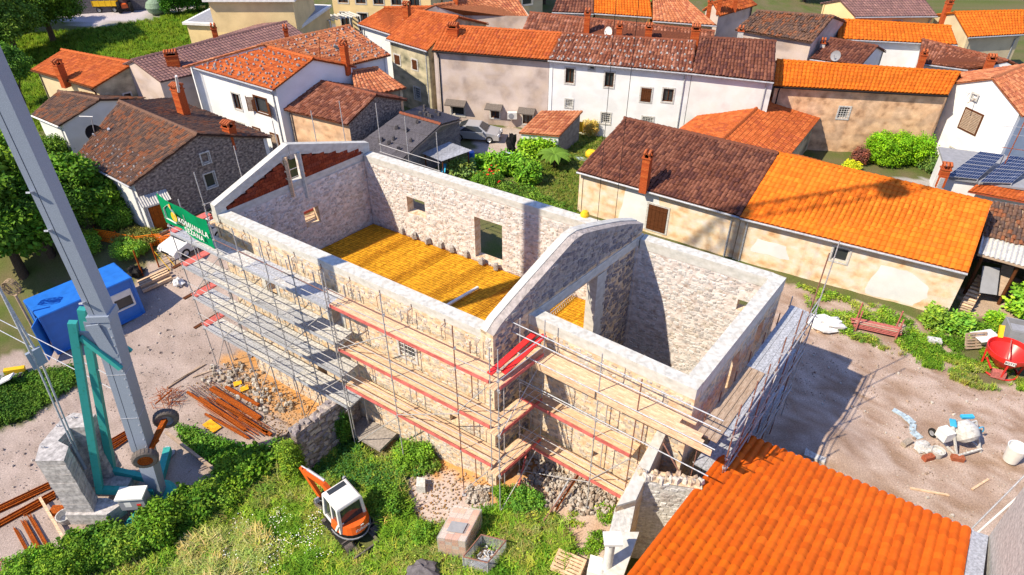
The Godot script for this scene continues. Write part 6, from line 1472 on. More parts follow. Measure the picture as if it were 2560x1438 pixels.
func excavator() -> void:
	var t := thing("mini_excavator", "white and orange mini excavator with its arm folded in the weeds", "excavator", Vector3(-7.24,-2.15,-18.35), "", 0.74)
	var hexr := func(mb: MB, o: Vector3, s: Vector3, tap: float): # box with a narrower top
		var x := s.x / 2; var z := s.z / 2
		mb.hexa([o + Vector3(-x, 0, z), o + Vector3(x, 0, z), o + Vector3(x, 0, -z), o + Vector3(-x, 0, -z), o + Vector3(-x * tap, s.y, z * tap), o + Vector3(x * tap, s.y, z * tap), o + Vector3(x * tap, s.y, -z * tap), o + Vector3(-x * tap, s.y, -z * tap)])
	for s in [-1, 1]:
		var mb := MB.new()
		var pr := []
		for i in 9: pr.append(Vector3(0, 0.26 + 0.25 * sin(PI / 2 + PI * i / 8), 0.85 + 0.25 * cos(PI / 2 + PI * i / 8) * -1.0))
		for i in 9: pr.append(Vector3(0, 0.26 + 0.25 * sin(-PI / 2 + PI * i / 8), -0.85 - 0.25 * cos(-PI / 2 + PI * i / 8)))
		pr.reverse()
		var pl := []
		for p in pr: pl.append(p + Vector3(s * 0.66 - 0.17, 0, 0))
		mb.prism(pl, Vector3(0.34, 0, 0))
		var tk := obj(mb, "track", M.rubber, t, true)
		for i in 40:
			var u := float(i) / 40 * 18; var k := int(u); var p: Vector3 = pr[k].lerp(pr[(k + 1) % 18], u - k)
			var lug := MB.new(); lug.cube(p + Vector3(s * 0.66, 0, 0) + Vector3(0, 0.02 * signf(p.y - 0.26), 0), Vector3(0.36, 0.05, 0.06)); obj(lug, "track_pad", M.dusty, tk, true)
	var uc := MB.new(); uc.cube(Vector3(0, 0.4, 0), Vector3(1.0, 0.25, 1.1)); uc.lathe(Vector3(0, 0.5, 0), Vector3.UP, [[0, 0], [0, 0.4], [0.18, 0.4], [0.18, 0]], 16); obj(uc, "undercarriage", M.black, t, true)
	var bl := MB.new(); bl.beam(Vector3(-0.4, 0.35, 0.5), Vector3(-0.5, 0.3, 1.55), 0.1, 0.12); bl.beam(Vector3(0.4, 0.35, 0.5), Vector3(0.5, 0.3, 1.55), 0.1, 0.12); bl.beam(Vector3(-0.8, 0.3, 1.6), Vector3(0.8, 0.3, 1.6), 0.06, 0.42); obj(bl, "dozer_blade", M.dusty, t, true)
	# house: rounded tail
	var arc := func(y0: float, y1: float, r0: float, r1: float, called: String, m: Material):
		var mb := MB.new()
		var n := 14
		for i in n:
			var a0 := -0.12 + (PI + 0.24) * i / n; var a1 := -0.12 + (PI + 0.24) * (i + 1) / n
			var e0 := Vector3(cos(a0) * 0.78, 0, sin(a0)); var e1 := Vector3(cos(a1) * 0.78, 0, sin(a1))
			mb.quad(e1 * r0 + Vector3.UP * y0, e0 * r0 + Vector3.UP * y0, e0 * r1 + Vector3.UP * y1, e1 * r1 + Vector3.UP * y1)
			mb.tri(Vector3(0, y1, 0), e1 * r1 + Vector3.UP * y1, e0 * r1 + Vector3.UP * y1)
		return obj(mb, called, m, t, true)
	arc.call(0.62, 0.98, 1.04, 1.06, "tail_guard", M.black)
	var tail: MeshInstance3D = arc.call(0.98, 1.42, 1.05, 0.97, "engine_cover", M.orange)
	arc.call(0.70, 0.76, 1.09, 1.09, "bumper", M.grey)
	var sb := MB.new(); hexr.call(sb, Vector3(0, 0.62, -0.35), Vector3(1.5, 0.42, 0.95), 0.97); obj(sb, "platform", M.black, t, true)
	sb = MB.new(); hexr.call(sb, Vector3(0.5, 0.98, -0.2), Vector3(0.45, 0.42, 0.9), 0.95); obj(sb, "tank_cover", M.orange, t, true)
	# cab
	var cab := MB.new()
	var C := [Vector3(-0.68, 1.0, 0.52), Vector3(0.56, 1.0, 0.52), Vector3(0.56, 1.0, -0.85), Vector3(-0.68, 1.0, -0.85)]
	var Tp := [Vector3(-0.6, 2.42, 0.46), Vector3(0.5, 2.42, 0.46), Vector3(0.5, 2.42, -0.68), Vector3(-0.6, 2.42, -0.68)]
	for i in 4: cab.beam(C[i], Tp[i], 0.13, 0.13, Vector3.RIGHT)
	for i in 4: cab.beam(C[i], C[(i + 1) % 4], 0.12, 0.12)
	cab.beam(Vector3(-0.68, 1.0, -0.1), Vector3(-0.6, 2.4, -0.1), 0.1, 0.09, Vector3.RIGHT)
	cab.beam(Vector3(-0.67, 1.0, 0.25), Vector3(-0.63, 1.55, 0.5), 0.1, 0.3, Vector3.RIGHT)
	cab.beam(Vector3(-0.66, 1.15, 0.5), Vector3(0.55, 1.15, 0.5), 0.06, 0.3)
	var cb := obj(cab, "cab_frame", M.white, t, true)
	var rf_ := MB.new()
	var prof := [[0.0, 1.0], [0.08, 1.03], [0.16, 0.98], [0.2, 0.88]]
	for k in prof.size() - 1:
		var lo := []; var hi := []
		for i in 4:
			var c := Vector3(-0.05, 0, -0.1)
			lo.append(c + (flat(Tp[i]) - c) * prof[k][1] * 1.08 + Vector3.UP * (2.36 + prof[k][0])); hi.append(c + (flat(Tp[i]) - c) * prof[k + 1][1] * 1.08 + Vector3.UP * (2.36 + prof[k + 1][0]))
		rf_.hexa(lo + hi)
	var roof := obj(rf_, "cab_roof", M.white, t, true)
	var hatch := MB.new(); hatch.cube(Vector3(-0.05, 2.565, -0.5), Vector3(0.85, 0.012, 0.26)); obj(hatch, "roof_window", M.glass, roof, true)
	for q in [[C[0], C[1], Tp[1], Tp[0]], [C[1], C[2], Tp[2], Tp[1]], [C[2], C[3], Tp[3], Tp[2]], [C[3], C[0], Tp[0], Tp[3]]]:
		var g := MB.new(); g.quad(q[0], q[1], q[2], q[3]); obj(g, "pane", M.glass, cb, true)
	var seat := MB.new(); seat.cube(Vector3(0, 1.25, 0.1), Vector3(0.5, 0.15, 0.5)); seat.cube(Vector3(0, 1.6, 0.35), Vector3(0.48, 0.6, 0.12)); obj(seat, "seat", M.black, t, true)
	# arm, slewed a little to the left
	var sw := func(mb: MB, called: String, m: Material):
		var q := obj(mb, called, m, t, true)
		q.transform = Transform3D(Basis(Vector3.UP, 0.3), Vector3(0.0, 0, -0.8)) * Transform3D(Basis(), Vector3(0, 0, 0.8))
	var boom := MB.new(); boom.beam(Vector3(0.15, 0.85, -0.8), Vector3(0.15, 1.75, -1.75), 0.2, 0.26); boom.beam(Vector3(0.15, 1.7, -1.65), Vector3(0.15, 1.95, -2.9), 0.18, 0.24); sw.call(boom, "boom", M.orange)
	var st := MB.new(); st.beam(Vector3(0.15, 2.1, -3.0), Vector3(0.15, 0.55, -2.2), 0.16, 0.22); sw.call(st, "stick", M.orange)
	var cy := MB.new(); cy.tube(Vector3(0.15, 2.05, -1.6), Vector3(0.15, 2.2, -2.6), 0.07, 8); cy.tube(Vector3(0.15, 2.2, -2.6), Vector3(0.15, 2.22, -2.95), 0.035, 8); sw.call(cy, "cylinder", M.galv)
	cy = MB.new(); cy.tube(Vector3(0.15, 0.75, -0.95), Vector3(0.15, 1.35, -1.75), 0.07, 8); sw.call(cy, "cylinder", M.orange)
	cy = MB.new(); cy.tube(Vector3(0.15, 1.75, -2.95), Vector3(0.15, 0.9, -2.55), 0.06, 8); sw.call(cy, "cylinder", M.orange)
	var bk := MB.new()
	var bp := []
	for i in 8: bp.append(Vector3(-0.2, 0.42 + 0.36 * sin(PI * 0.9 + PI * 1.1 * i / 7), -1.95 + 0.38 * cos(PI * 0.9 + PI * 1.1 * i / 7)))
	for i in 7:
		bk.quad(bp[i], bp[i] + Vector3(0.7, 0, 0), bp[i + 1] + Vector3(0.7, 0, 0), bp[i + 1])
		bk.tri(bp[0], bp[i], bp[i + 1]); bk.tri(bp[0] + Vector3(0.7, 0, 0), bp[i + 1] + Vector3(0.7, 0, 0), bp[i] + Vector3(0.7, 0, 0))
	sw.call(bk, "bucket", M.dusty)
	var mr := MB.new(); mr.box(Vector3(-0.85, 2.0, -0.95), Vector3(0.1, 0, 0), Vector3(0, 0.14, 0), Vector3(0, 0, 0.04)); mr.tube(Vector3(-0.62, 1.9, -0.75), Vector3(-0.82, 2.0, -0.93), 0.02, 5); obj(mr, "mirror", M.grey, t, true)
	mr = MB.new(); mr.lathe(Vector3(0.55, 2.35, -0.85), Vector3(0, 0, -1), [[0, 0.1], [0.1, 0.09], [0.1, 0]], 10); obj(mr, "work_lamp", M.grey, t, true)
	var tx := text_mesh("Kubota", 0.2)
	tx.material = M.white
	inst(tx, "lettering", tail, Transform3D(Basis(Vector3(1, 0, 0), Vector3(0, 0.98, -0.17), Vector3(0, 0.17, 0.98)), Vector3(0.1, 1.2, 1.03)))
	var em := MB.new(); em.box(Vector3(0.12, 1.355, 0.99), Vector3(0.07, 0, 0), Vector3(0, 0.03, 0), Vector3(0, 0, 0.012)); obj(em, "emblem", M.white, tail, true)
func car(called: String, label: String, at: Vector3, turn: float, m: Material) -> void:
	var t := thing(called, label, "car", at, "", turn)
	# length along z, front at -z
	var side := [[-2.1, 0.35], [-2.15, 0.62], [-1.95, 0.78], [-1.05, 0.95], [-0.35, 1.42], [0.75, 1.46], [1.55, 1.08], [2.05, 1.0], [2.1, 0.4]]
	var body := MB.new()
	var w := [0.82, 0.86, 0.86, 0.84, 0.62, 0.62, 0.78, 0.82, 0.82]
	for i in side.size() - 1:
		var a: Array = side[i]; var b: Array = side[i + 1]
		body.quad(Vector3(-w[i], a[1], a[0]), Vector3(-w[i + 1], b[1], b[0]), Vector3(w[i + 1], b[1], b[0]), Vector3(w[i], a[1], a[0]))
	for s in [-1.0, 1.0]:
		var low := [[-2.1, 0.28], [2.1, 0.28]]
		for i in side.size() - 1:
			var p := Vector3(s * w[i], side[i][1], side[i][0]); var q := Vector3(s * w[i + 1], side[i + 1][1], side[i + 1][0])
			var p0 := Vector3(s * 0.86, minf(side[i][1], 0.92), side[i][0]); var q0 := Vector3(s * 0.86, minf(side[i + 1][1], 0.92), side[i + 1][0])
			var p1 := Vector3(s * 0.84, 0.28, side[i][0]); var q1 := Vector3(s * 0.84, 0.28, side[i + 1][0])
			body.quad(p, q, q0, p0); body.quad(p0, q0, q1, p1)
	var bd := obj(body, "body", m, t, true)
	var g := MB.new()
	g.quad(Vector3(-0.72, 0.98, -1.03), Vector3(-0.58, 1.38, -0.4), Vector3(0.58, 1.38, -0.4), Vector3(0.72, 0.98, -1.03)); g.v = lift(g.v, Vector3(0, 0.02, -0.02)); obj(g, "windscreen", M.glass, bd, true)
	g = MB.new(); g.quad(Vector3(-0.58, 1.43, 0.82), Vector3(-0.72, 1.12, 1.5), Vector3(0.72, 1.12, 1.5), Vector3(0.58, 1.43, 0.82)); g.v = lift(g.v, Vector3(0, 0.02, 0.02)); obj(g, "rear_window", M.glass, bd, true)
	for s in [-1.0, 1.0]:
		g = MB.new(); g.quad(Vector3(s * 0.85, 0.96, -0.9), Vector3(s * 0.85, 0.96, 1.3), Vector3(s * 0.655, 1.38, 0.7), Vector3(s * 0.655, 1.36, -0.3)); g.v = lift(g.v, Vector3(s * 0.012, 0.01, 0)); obj(g, "side_window", M.glass, bd, true)
		for zz in [-1.3, 1.35]: wheel(t, Vector3(s * 0.78, 0.32, zz), Vector3.RIGHT * s, 0.32, 0.2, M.rubber, M.silver, true)
		g = MB.new(); g.box(Vector3(s * 0.62, 0.66, -2.08), Vector3(0.2, 0, 0.03 * s), Vector3(0, 0.08, 0.05), Vector3(0, 0, 0.06)); obj(g, "headlight", M.white, t, true)
		g = MB.new(); g.box(Vector3(s * 0.72, 0.85, 2.06), Vector3(0.1, 0, 0), Vector3(0, 0.13, 0), Vector3(0, 0, 0.04)); obj(g, "tail_light", M.red, t, true)
		g = MB.new(); g.box(Vector3(s * 0.98, 1.0, -0.75), Vector3(0.1, 0, 0), Vector3(0, 0.07, 0), Vector3(0, 0, 0.05)); obj(g, "mirror", m, t, true)
	g = MB.new(); g.box(Vector3(0, 0.5, -2.14), Vector3(0.5, 0, 0), Vector3(0, 0.09, 0), Vector3(0, 0, 0.02)); obj(g, "grille", M.black, t, true)
func lift(v: PackedVector3Array, o: Vector3) -> PackedVector3Array:
	var r := PackedVector3Array()
	for p in v: r.append(p + o)
	return r
func pallet(label: String, at: Vector3, turn: float, lean := 0.0, m: Material = null) -> Node3D:
	if m == null: m = M.wood
	var t := thing("pallet", label, "pallet", at, "wooden pallets")
	t.transform = Transform3D(Basis(Vector3.UP, turn) * Basis(Vector3.RIGHT, lean), at)
	for i in 6: board_at(t, "slat", Vector3(-0.6, 0.13, -0.4 + i * 0.16), Vector3(0.6, 0.13, -0.4 + i * 0.16), 0.11, 0.022, m)
	for i in 3:
		board_at(t, "bearer", Vector3(-0.55 + i * 0.55, 0.07, -0.42), Vector3(-0.55 + i * 0.55, 0.07, 0.42), 0.09, 0.09, m)
	return t
func board_at(p: Node3D, called: String, a: Vector3, b: Vector3, w: float, h: float, m: Material) -> void:
	var l := (b - a).length(); var mb := MB.new(); mb.col = Color(1, 1, 1) * rf(0.88, 1.06); mb.cube(Vector3.ZERO, Vector3(l, h, w))
	var x := (b - a) / l; var z := x.cross(Vector3.UP).normalized()
	inst(mb.mesh(m), called, p, Transform3D(Basis(x, z.cross(x), z), (a + b) / 2))
func lump(mb: MB, o: Vector3, s: Vector3, rough := 0.15, k := 9) -> void: # a lumpy closed mound
	var f := func(i: int, j: int):
		var a := TAU * (i % (k * 2)) / (k * 2); var b := -PI / 2 + PI * j / k
		var e := Vector3(cos(a) * cos(b), sin(b), sin(a) * cos(b))
		var r := 1.0 + rough * nz.get_noise_3d(e.x * 14 + o.x * 5, e.y * 14 + o.y, e.z * 14 + o.z * 5) * 2
		return o + e * s * r
	for i in k * 2:
		for j in k: mb.quad(f.call(i, j), f.call(i, j + 1), f.call(i + 1, j + 1), f.call(i + 1, j))
func porch() -> void:
	var a := Vector3(-24.66,-0.23,-40.36); var b := Vector3(-23.81,-0.08,-41.07)
	var d := flat(b - a).normalized(); var out := Vector3(-d.z, 0, d.x); a = gnd(a); b = gnd(b)
	var t := thing("porch", "small grey porch with a brown panelled door and corrugated hood", "porch", a)
	var L := flat(b - a).length(); var y := a.y
	var o := MB.new(); var inn := MB.new()
	panel(o, inn, flat(a) - d * 0.25, flat(b) + d * 0.25, -out * 0.2, y - 0.3, y + 2.5, [[0.25, y + 0.02, L + 0.25, y + 2.15]])
	panel(o, inn, flat(a) - d * 0.25 - out * 1.6, flat(a) - d * 0.25, d * 0.2, y - 0.3, y + 2.5, [])
	var w := obj(o, "wall", M.pale_wall, t); obj(inn, "inner_face", M.pale_wall, w)
	window(w, flat(a) - d * 0.25, d, out, [0.25, y + 0.02, L + 0.25, y + 2.15], "door")
	sheets(t, on(a - d * 0.4 + out * 0.55, y + 2.5), on(b + d * 0.4 + out * 0.55, y + 2.5), on(b + d * 0.4 - out * 0.2, y + 2.95), on(a - d * 0.4 - out * 0.2, y + 2.95), 2, 1, M.chalk, 0.03, 6)
	var st := MB.new(); st.box((a + b) / 2 + out * 0.5 + Vector3.UP * 0.08, d * L * 0.7, Vector3.UP * 0.1, out * 0.45); obj(st, "step", M.slab, t)
func objects() -> void:
	porch()
	var sm := []
	for k in 3: sm.append(tinted(unit_stone[k], Color(1, 1, 1), M.stone))
	for q in [["gravel_yard_stones", "scattered pebbles on the left gravel yard", [Vector3(-24.34,-2.60,-18.76), Vector3(-27.61,-2.60,-24.01), Vector3(-24.53,-2.60,-27.83), Vector3(-23.96,-2.60,-33.14), Vector3(-23.11,-0.46,-39.59), Vector3(-19.58,-0.82,-38.64), Vector3(-14.26,-2.60,-26.89), Vector3(-14.76,-2.60,-21.94), Vector3(-17.98,-2.60,-18.55)], [Color(0.6, 0.52, 0.46), Color(0.72, 0.66, 0.6), Color(0.42, 0.34, 0.3)]], ["dirt_yard_stones", "scattered pebbles on the right dirt yard", [Vector3(11.44,-0.00,-21.99), Vector3(17.16,0.00,-30.74), Vector3(22.32,0.00,-27.97), Vector3(26.16,0.00,-24.92), Vector3(21.61,0.00,-17.38), Vector3(18.91,0.00,-17.38)], [Color(0.55, 0.42, 0.34), Color(0.74, 0.68, 0.6), Color(0.4, 0.3, 0.24)]]]:
		var p2 := poly2(q[2]); var bx := Rect2(p2[0], Vector2.ZERO)
		for e in p2: bx = bx.expand(e)
		var ts := []; var cs := []
		for i in 3200:
			var e := Vector2(rf(bx.position.x, bx.end.x), rf(bx.position.y, bx.end.y))
			if not Geometry2D.is_point_in_polygon(e, p2) or nz.get_noise_2d(e.x * 6, e.y * 6) < rf(-0.4, 0.3): continue
			var s := rf(0.025, 0.05) if R.randf() < 0.93 else rf(0.07, 0.14)
			ts.append(Transform3D(Basis(Vector3.UP, rf(0, 6)) * Basis(Vector3.RIGHT, -PI / 2) * Basis.from_scale(Vector3(s * 1.3, s, s * 0.6)), Vector3(e.x, gy(e.x, e.y) + nz.get_noise_2d(e.x * 6, e.y * 6) * 0.06 + 0.02, e.y))); cs.append(pick(q[3]))
		var mm := many(sm[0], "gravel", ts, cs, self)
		mm.set_meta("label", q[1]); mm.set_meta("category", "gravel"); mm.set_meta("kind", "stuff")
	crane(); container(); excavator()
	car("silver_car", "silver hatchback parked in the courtyard behind the block shed", Vector3(-3.09,0.00,-55.96), -1.75, M.silver)
	car("white_car", "white car half hidden behind the green banner", Vector3(-21.78,-0.48,-39.52), 2.6, M.white)
	left_yard(); right_yard(); garden_things(); far_things()
func left_yard() -> void:
	var t := thing("rusty_beams", "long rusty steel beams lying side by side at the left edge", "steel beams", Vector3(-23.64,-2.60,-20.75))
	for q in [[Vector3(-24.74,-2.60,-19.40), Vector3(-22.61,-2.60,-21.17)], [Vector3(-24.63,-2.60,-19.23), Vector3(-22.43,-2.60,-20.94)], [Vector3(-24.09,-2.60,-18.65), Vector3(-22.07,-2.60,-20.70)], [Vector3(-23.98,-2.60,-18.47), Vector3(-21.97,-2.60,-20.52)], [Vector3(-22.87,-2.60,-19.40), Vector3(-21.91,-2.60,-20.40)]]:
		var mb := MB.new(); mb.beam(q[0] + Vector3.UP * 0.12, q[1] + Vector3.UP * 0.12, 0.16, 0.03); mb.beam(q[0] + Vector3.UP * 0.12, q[1] + Vector3.UP * 0.12, 0.02, 0.2); mb.beam(q[0] + Vector3.UP * 0.02, q[1] + Vector3.UP * 0.02, 0.16, 0.03); obj(mb, "beam", M.rust, t)
	t = thing("rusty_beams", "short rusty steel beams lying behind the crane ballast", "steel beams", Vector3(-20.50,-2.60,-24.01))
	for q in [[Vector3(-21.00,-2.60,-23.74), Vector3(-20.18,-2.60,-24.69)], [Vector3(-20.79,-2.60,-23.53), Vector3(-19.95,-2.60,-24.56)], [Vector3(-20.60,-2.60,-23.26), Vector3(-19.89,-2.60,-24.28)]]:
		var mb := MB.new(); mb.beam(q[0] + Vector3.UP * 0.1, q[1] + Vector3.UP * 0.1, 0.16, 0.03); mb.beam(q[0] + Vector3.UP * 0.1, q[1] + Vector3.UP * 0.1, 0.02, 0.2); obj(mb, "beam", M.rust, t)
	t = thing("rebar_bundle", "several bundles of rusty reinforcing bars near the lower left corner", "rebar", Vector3(-21.41,-2.60,-18.14))
	rods(t, "bar", Vector3(-22.74,-2.52,-18.60), Vector3(-21.15,-2.52,-17.10), Vector3(0.28, 0, 0.08), 9, 0.012, M.rust); rods(t, "bar", Vector3(-22.61,-2.52,-19.02), Vector3(-20.71,-2.52,-17.19), Vector3(0.4, 0, 0.1), 14, 0.012, M.rust); rods(t, "bar", Vector3(-22.52,-2.52,-19.34), Vector3(-20.57,-2.52,-17.49), Vector3(0.3, 0, 0.08), 9, 0.012, M.rust)
	t = thing("mesh_sheets", "stack of rusty reinforcing mesh in the lower left corner", "rebar mesh", Vector3(-22.14,-2.60,-16.76))
	for i in 14: bar(t, "bar", Vector3(-22.96,-2.50,-17.18).lerp(Vector3(-22.78,-2.50,-15.78), i / 13.0), Vector3(-22.20,-2.50,-17.08).lerp(Vector3(-21.49,-2.50,-15.60), i / 13.0), 0.012, M.rust)
	for i in 9: bar(t, "bar", Vector3(-22.94,-2.48,-17.17).lerp(Vector3(-22.18,-2.48,-17.07), i / 8.0), Vector3(-22.77,-2.48,-15.77).lerp(Vector3(-21.47,-2.48,-15.59), i / 8.0), 0.012, M.rust)
	t = thing("rusty_profiles", "wide scatter of orange rusty formwork beams and bars left of the garden wall", "steel beams", Vector3(-15.07,-2.60,-25.99))
	var list := [[Vector3(-16.98,-2.60,-27.67), Vector3(-13.57,-2.60,-25.35), 0.3], [Vector3(-16.20,-2.60,-27.76), Vector3(-13.91,-2.60,-26.34), 0.16], [Vector3(-18.22,-2.60,-27.35), Vector3(-15.58,-2.60,-25.55), 0.12], [Vector3(-17.37,-2.60,-26.89), Vector3(-14.08,-2.60,-24.56), 0.18], [Vector3(-16.32,-2.60,-26.74), Vector3(-12.84,-2.60,-24.28), 0.2], [Vector3(-16.61,-2.60,-25.69), Vector3(-13.80,-2.60,-24.01), 0.1], [Vector3(-14.67,-2.60,-25.40), Vector3(-12.61,-2.60,-24.22), 0.16]]
	for q in list:
		var mb := MB.new(); mb.beam(q[0] + Vector3.UP * 0.15, q[1] + Vector3.UP * 0.15, q[2], 0.12); obj(mb, "beam", M.rust, t)
	rods(t, "bar", Vector3(-17.77,-2.50,-28.05), Vector3(-14.71,-2.50,-25.60), Vector3(0.9, 0, -0.9), 10, 0.014, M.rust_pole); rods(t, "bar", Vector3(-16.81,-2.40,-26.69), Vector3(-13.20,-2.40,-24.24), Vector3(0.8, 0, -0.8), 14, 0.016, M.rust)
	for q in [[Vector3(-15.64,-2.60,-28.08), "upper"], [Vector3(-15.12,-2.60,-27.67), "lower"]]:
		var mb := MB.new(); mb.box(q[0] + Vector3.UP * 0.12, Vector3(0.2, 0.02, -0.1), Vector3(0, 0.02, 0), Vector3(0.08, 0.0, 0.17)); solo(mb, "yellow_board", M.formply, "small yellow formwork board on the earth under the scaffold, %s of two" % q[1], "board")
	var yb := MB.new(); yb.box(Vector3(-15.97,-2.50,-24.88), Vector3(0.4, 0, 0.28), Vector3(0, 0.02, 0), Vector3(0.15, 0, -0.2)); solo(yb, "yellow_board", M.formply, "yellow formwork board at the edge of the weeds below the rusty beams", "board")
	t = thing("wire_coil", "tangled heap of brown rusty tie wire behind the crane wheels", "wire", Vector3(-19.11,-2.60,-27.04))
	var mb := MB.new()
	for i in 70:
		var o := Vector3(-19.04,-2.35,-26.80) + Vector3(rf(-0.7, 0.7), rf(-0.2, 0.35), rf(-0.6, 0.6)); var a := rf(0, TAU); var e := Vector3(cos(a), rf(-0.3, 0.3), sin(a)) * rf(0.2, 0.45)
		mb.tube(o - e, o + e.rotated(Vector3.UP, 0.4), 0.012, 4)
	obj(mb, "wire", M.rust, t); t.set_meta("kind", "thing")
	bar(t, "bar", Vector3(-19.38,-2.10,-26.10), Vector3(-18.90,-2.10,-27.17), 0.04, M.rust)
	for k in 3:
		var p := MB.new(); var q: Array = [[Vector3(-19.56,-2.60,-27.76), Vector3(-18.35,-2.60,-29.55), 0.1], [Vector3(-19.41,-2.60,-28.08), Vector3(-18.07,-2.60,-29.75), 0.05], [Vector3(-18.43,-2.60,-28.64), Vector3(-17.52,-2.60,-29.21), 0.12]][k]
		p.beam(q[0] + Vector3.UP * 0.06, q[1] + Vector3.UP * 0.06, q[2], 0.06); solo(p, "thin_plank", M.old_wood, ["brown plank from the wire heap towards the scaffold", "thinner lath beside the brown plank", "grey plank end under the scaffold corner"][k], "plank")
	var post := MB.new(); post.beam(Vector3(-17.72,-1.70,-23.75), Vector3(-14.36,-2.30,-21.58), 0.14, 0.12); solo(post, "pale_pole", M.old_wood, "pale wooden pole sloping from the crane wheels into the hedge", "pole")
	post = MB.new(); post.beam(Vector3(-22.43,-2.30,-20.18), Vector3(-19.06,-2.30,-16.96), 0.12, 0.1); solo(post, "pale_pole", M.wood, "long pale lath in front of the crane ballast", "pole")
	post = MB.new(); post.cube(Vector3(-21.30,-2.45,-19.56), Vector3(0.6, 0.3, 0.45)); solo(post, "rusty_tray", M.rust, "small rusty steel tray beside the ballast", "tray")
	post = MB.new(); post.lathe(Vector3(-20.71,-2.58,-19.17), Vector3.UP, [[0, 0], [0, 0.3], [0.4, 0.38], [0.4, 0.34], [0.1, 0.27], [0.1, 0]], 14); solo(post, "mortar_tub", M.chalk, "pale mortar tub with a red mark beside the ballast", "tub")
	# materials stacked beyond the container
	t = thing("sheet_stack", "stack of grey corrugated sheets and wire mesh on rusty stakes", "metal sheets", Vector3(-24.45,-1.44,-37.17))
	for k in 4: sheets(t, Vector3(-26.35,-1.50,-39.41) + Vector3.UP * k * 0.09, Vector3(-24.69,-1.50,-37.25) + Vector3.UP * k * 0.09, Vector3(-24.41,-1.50,-39.16) + Vector3.UP * k * 0.09, Vector3(-25.74,-1.50,-40.58) + Vector3.UP * k * 0.09, 1, 1, M.sheet, 0.04, 6)
	var bx := MB.new(); bx.hexa(slab4([Vector3(-26.02,-1.55,-39.14), Vector3(-24.74,-1.55,-37.32), Vector3(-24.42,-1.55,-39.14), Vector3(-25.61,-1.55,-40.24)], 0.9)); obj(bx, "mesh_stack", M.block_wall, t)
	bar(t, "stake", Vector3(-24.64,-1.44,-37.17), Vector3(-24.64,-1.44,-37.17) + Vector3.UP * 2.0, 0.05, M.rust); bar(t, "stake", Vector3(-23.75,-1.17,-37.81), Vector3(-23.75,-1.17,-37.81) + Vector3.UP * 1.9, 0.05, M.rust)
	t = thing("timber_stack", "stack of yellow pine beams on the gravel beside the container", "timber", Vector3(-23.53,-1.80,-36.31))
	for i in 7:
		var o := Vector3(0.13, 0, 0.16) * (i % 4) * 1.4 + Vector3.UP * (0.12 + 0.22 * (i / 4))
		board(t, "beam", Vector3(-24.46,-1.90,-36.08) + o - Vector3(0.3, 0, 0.5), Vector3(-22.81,-1.50,-37.03) + o - Vector3(0.3, 0, 0.5), 0.16, 0.2, M.wood)
	var bag := MB.new(); lump(bag, Vector3(-22.05,-1.51,-36.54), Vector3(0.35, 0.28, 0.3), 0.5, 8); solo(bag, "white_bag", M.white, "crumpled white plastic bag beside the pine beams", "bag")
	bag = MB.new(); lump(bag, Vector3(-25.08,-1.13,-37.19), Vector3(0.5, 0.4, 0.45), 0.3, 8); solo(bag, "black_bag", M.black, "black plastic heap left of the corrugated sheets", "bag")
	t = thing("ladder", "yellowish ladder leaning beside the sheet stack", "ladder", Vector3(-23.41,-1.19,-37.75))
	for s in [0.0, 0.3]: bar(t, "rail", Vector3(-22.88,-1.21,-37.49) + Vector3(s, 0, -s), Vector3(-23.86,-0.05,-38.07) + Vector3(s, 0, -s), 0.03, M.yellow)
	for i in 9: bar(t, "rung", Vector3(-22.88,-1.21,-37.49).lerp(Vector3(-23.86,-0.05,-38.07), (i + 0.5) / 9), Vector3(-22.88,-1.21,-37.49).lerp(Vector3(-23.86,-0.05,-38.07), (i + 0.5) / 9) + Vector3(0.3, 0, -0.3), 0.02, M.old_wood)
	t = thing("barrier_net", "orange plastic barrier netting strung below the old cottage", "net", Vector3(-24.07,-0.63,-39.10))
	var pts := [Vector3(-28.50,-0.37,-39.86), Vector3(-26.94,-0.48,-39.52), Vector3(-25.60,-0.60,-39.20), Vector3(-24.38,-0.52,-39.42), Vector3(-23.10,-0.48,-39.52), Vector3(-22.56,-0.63,-39.10)]
	var net := MB.new()
	for i in pts.size() - 1:
		var a: Vector3 = pts[i]; var b: Vector3 = pts[i + 1]
		for k in 9: net.tube(a + Vector3.UP * (0.05 + k * 0.11), b + Vector3.UP * (0.05 + k * 0.11 + rf(-0.05, 0.05)), 0.026, 4)
		var n := int((b - a).length() / 0.13)
		for k in n: net.beam(a.lerp(b, float(k) / n) + Vector3.UP * 0.05, a.lerp(b, float(k) / n) + Vector3.UP * 0.95, 0.02, 0.03)
	obj(net, "netting", M.net, t)
	for p in pts: bar(t, "stake", p, p + Vector3.UP * 1.15, 0.03, M.rust)
	# cable coil on a post, tools at the left edge
	t = thing("cable_coil", "coil of brown cable hung on a post left of the container", "cable", Vector3(-29.89,-2.60,-31.61))
	var cp := Vector3(-28.52,2.20,-31.46)
	bar(t, "post", gnd(cp + Vector3(0.4, 0, 0.6)), cp + Vector3(0.4, -0.5, 0.6), 0.07, M.old_wood)
	for i in 9:
		var c := MB.new(); var ring := []
		for k in 15: ring.append(cp + Vector3(0.42 * cos(TAU * k / 14) * rf(0.85, 1.1), 0.5 * sin(TAU * k / 14) - 0.3, 0.15 * sin(TAU * k / 14 + i) + i * 0.03))
		c.path(ring, 0.022, 5); obj(c, "loop", M.rope, t)
	t = thing("tool_trailer", "small orange machine with a white slab at the left edge", "machine", Vector3(-28.74,-2.60,-28.80))
	var tm := MB.new(); tm.beam(Vector3(-29.46,-2.35,-27.89), Vector3(-28.31,-2.35,-29.04), 0.8, 0.35); obj(tm, "frame", M.grey, t)
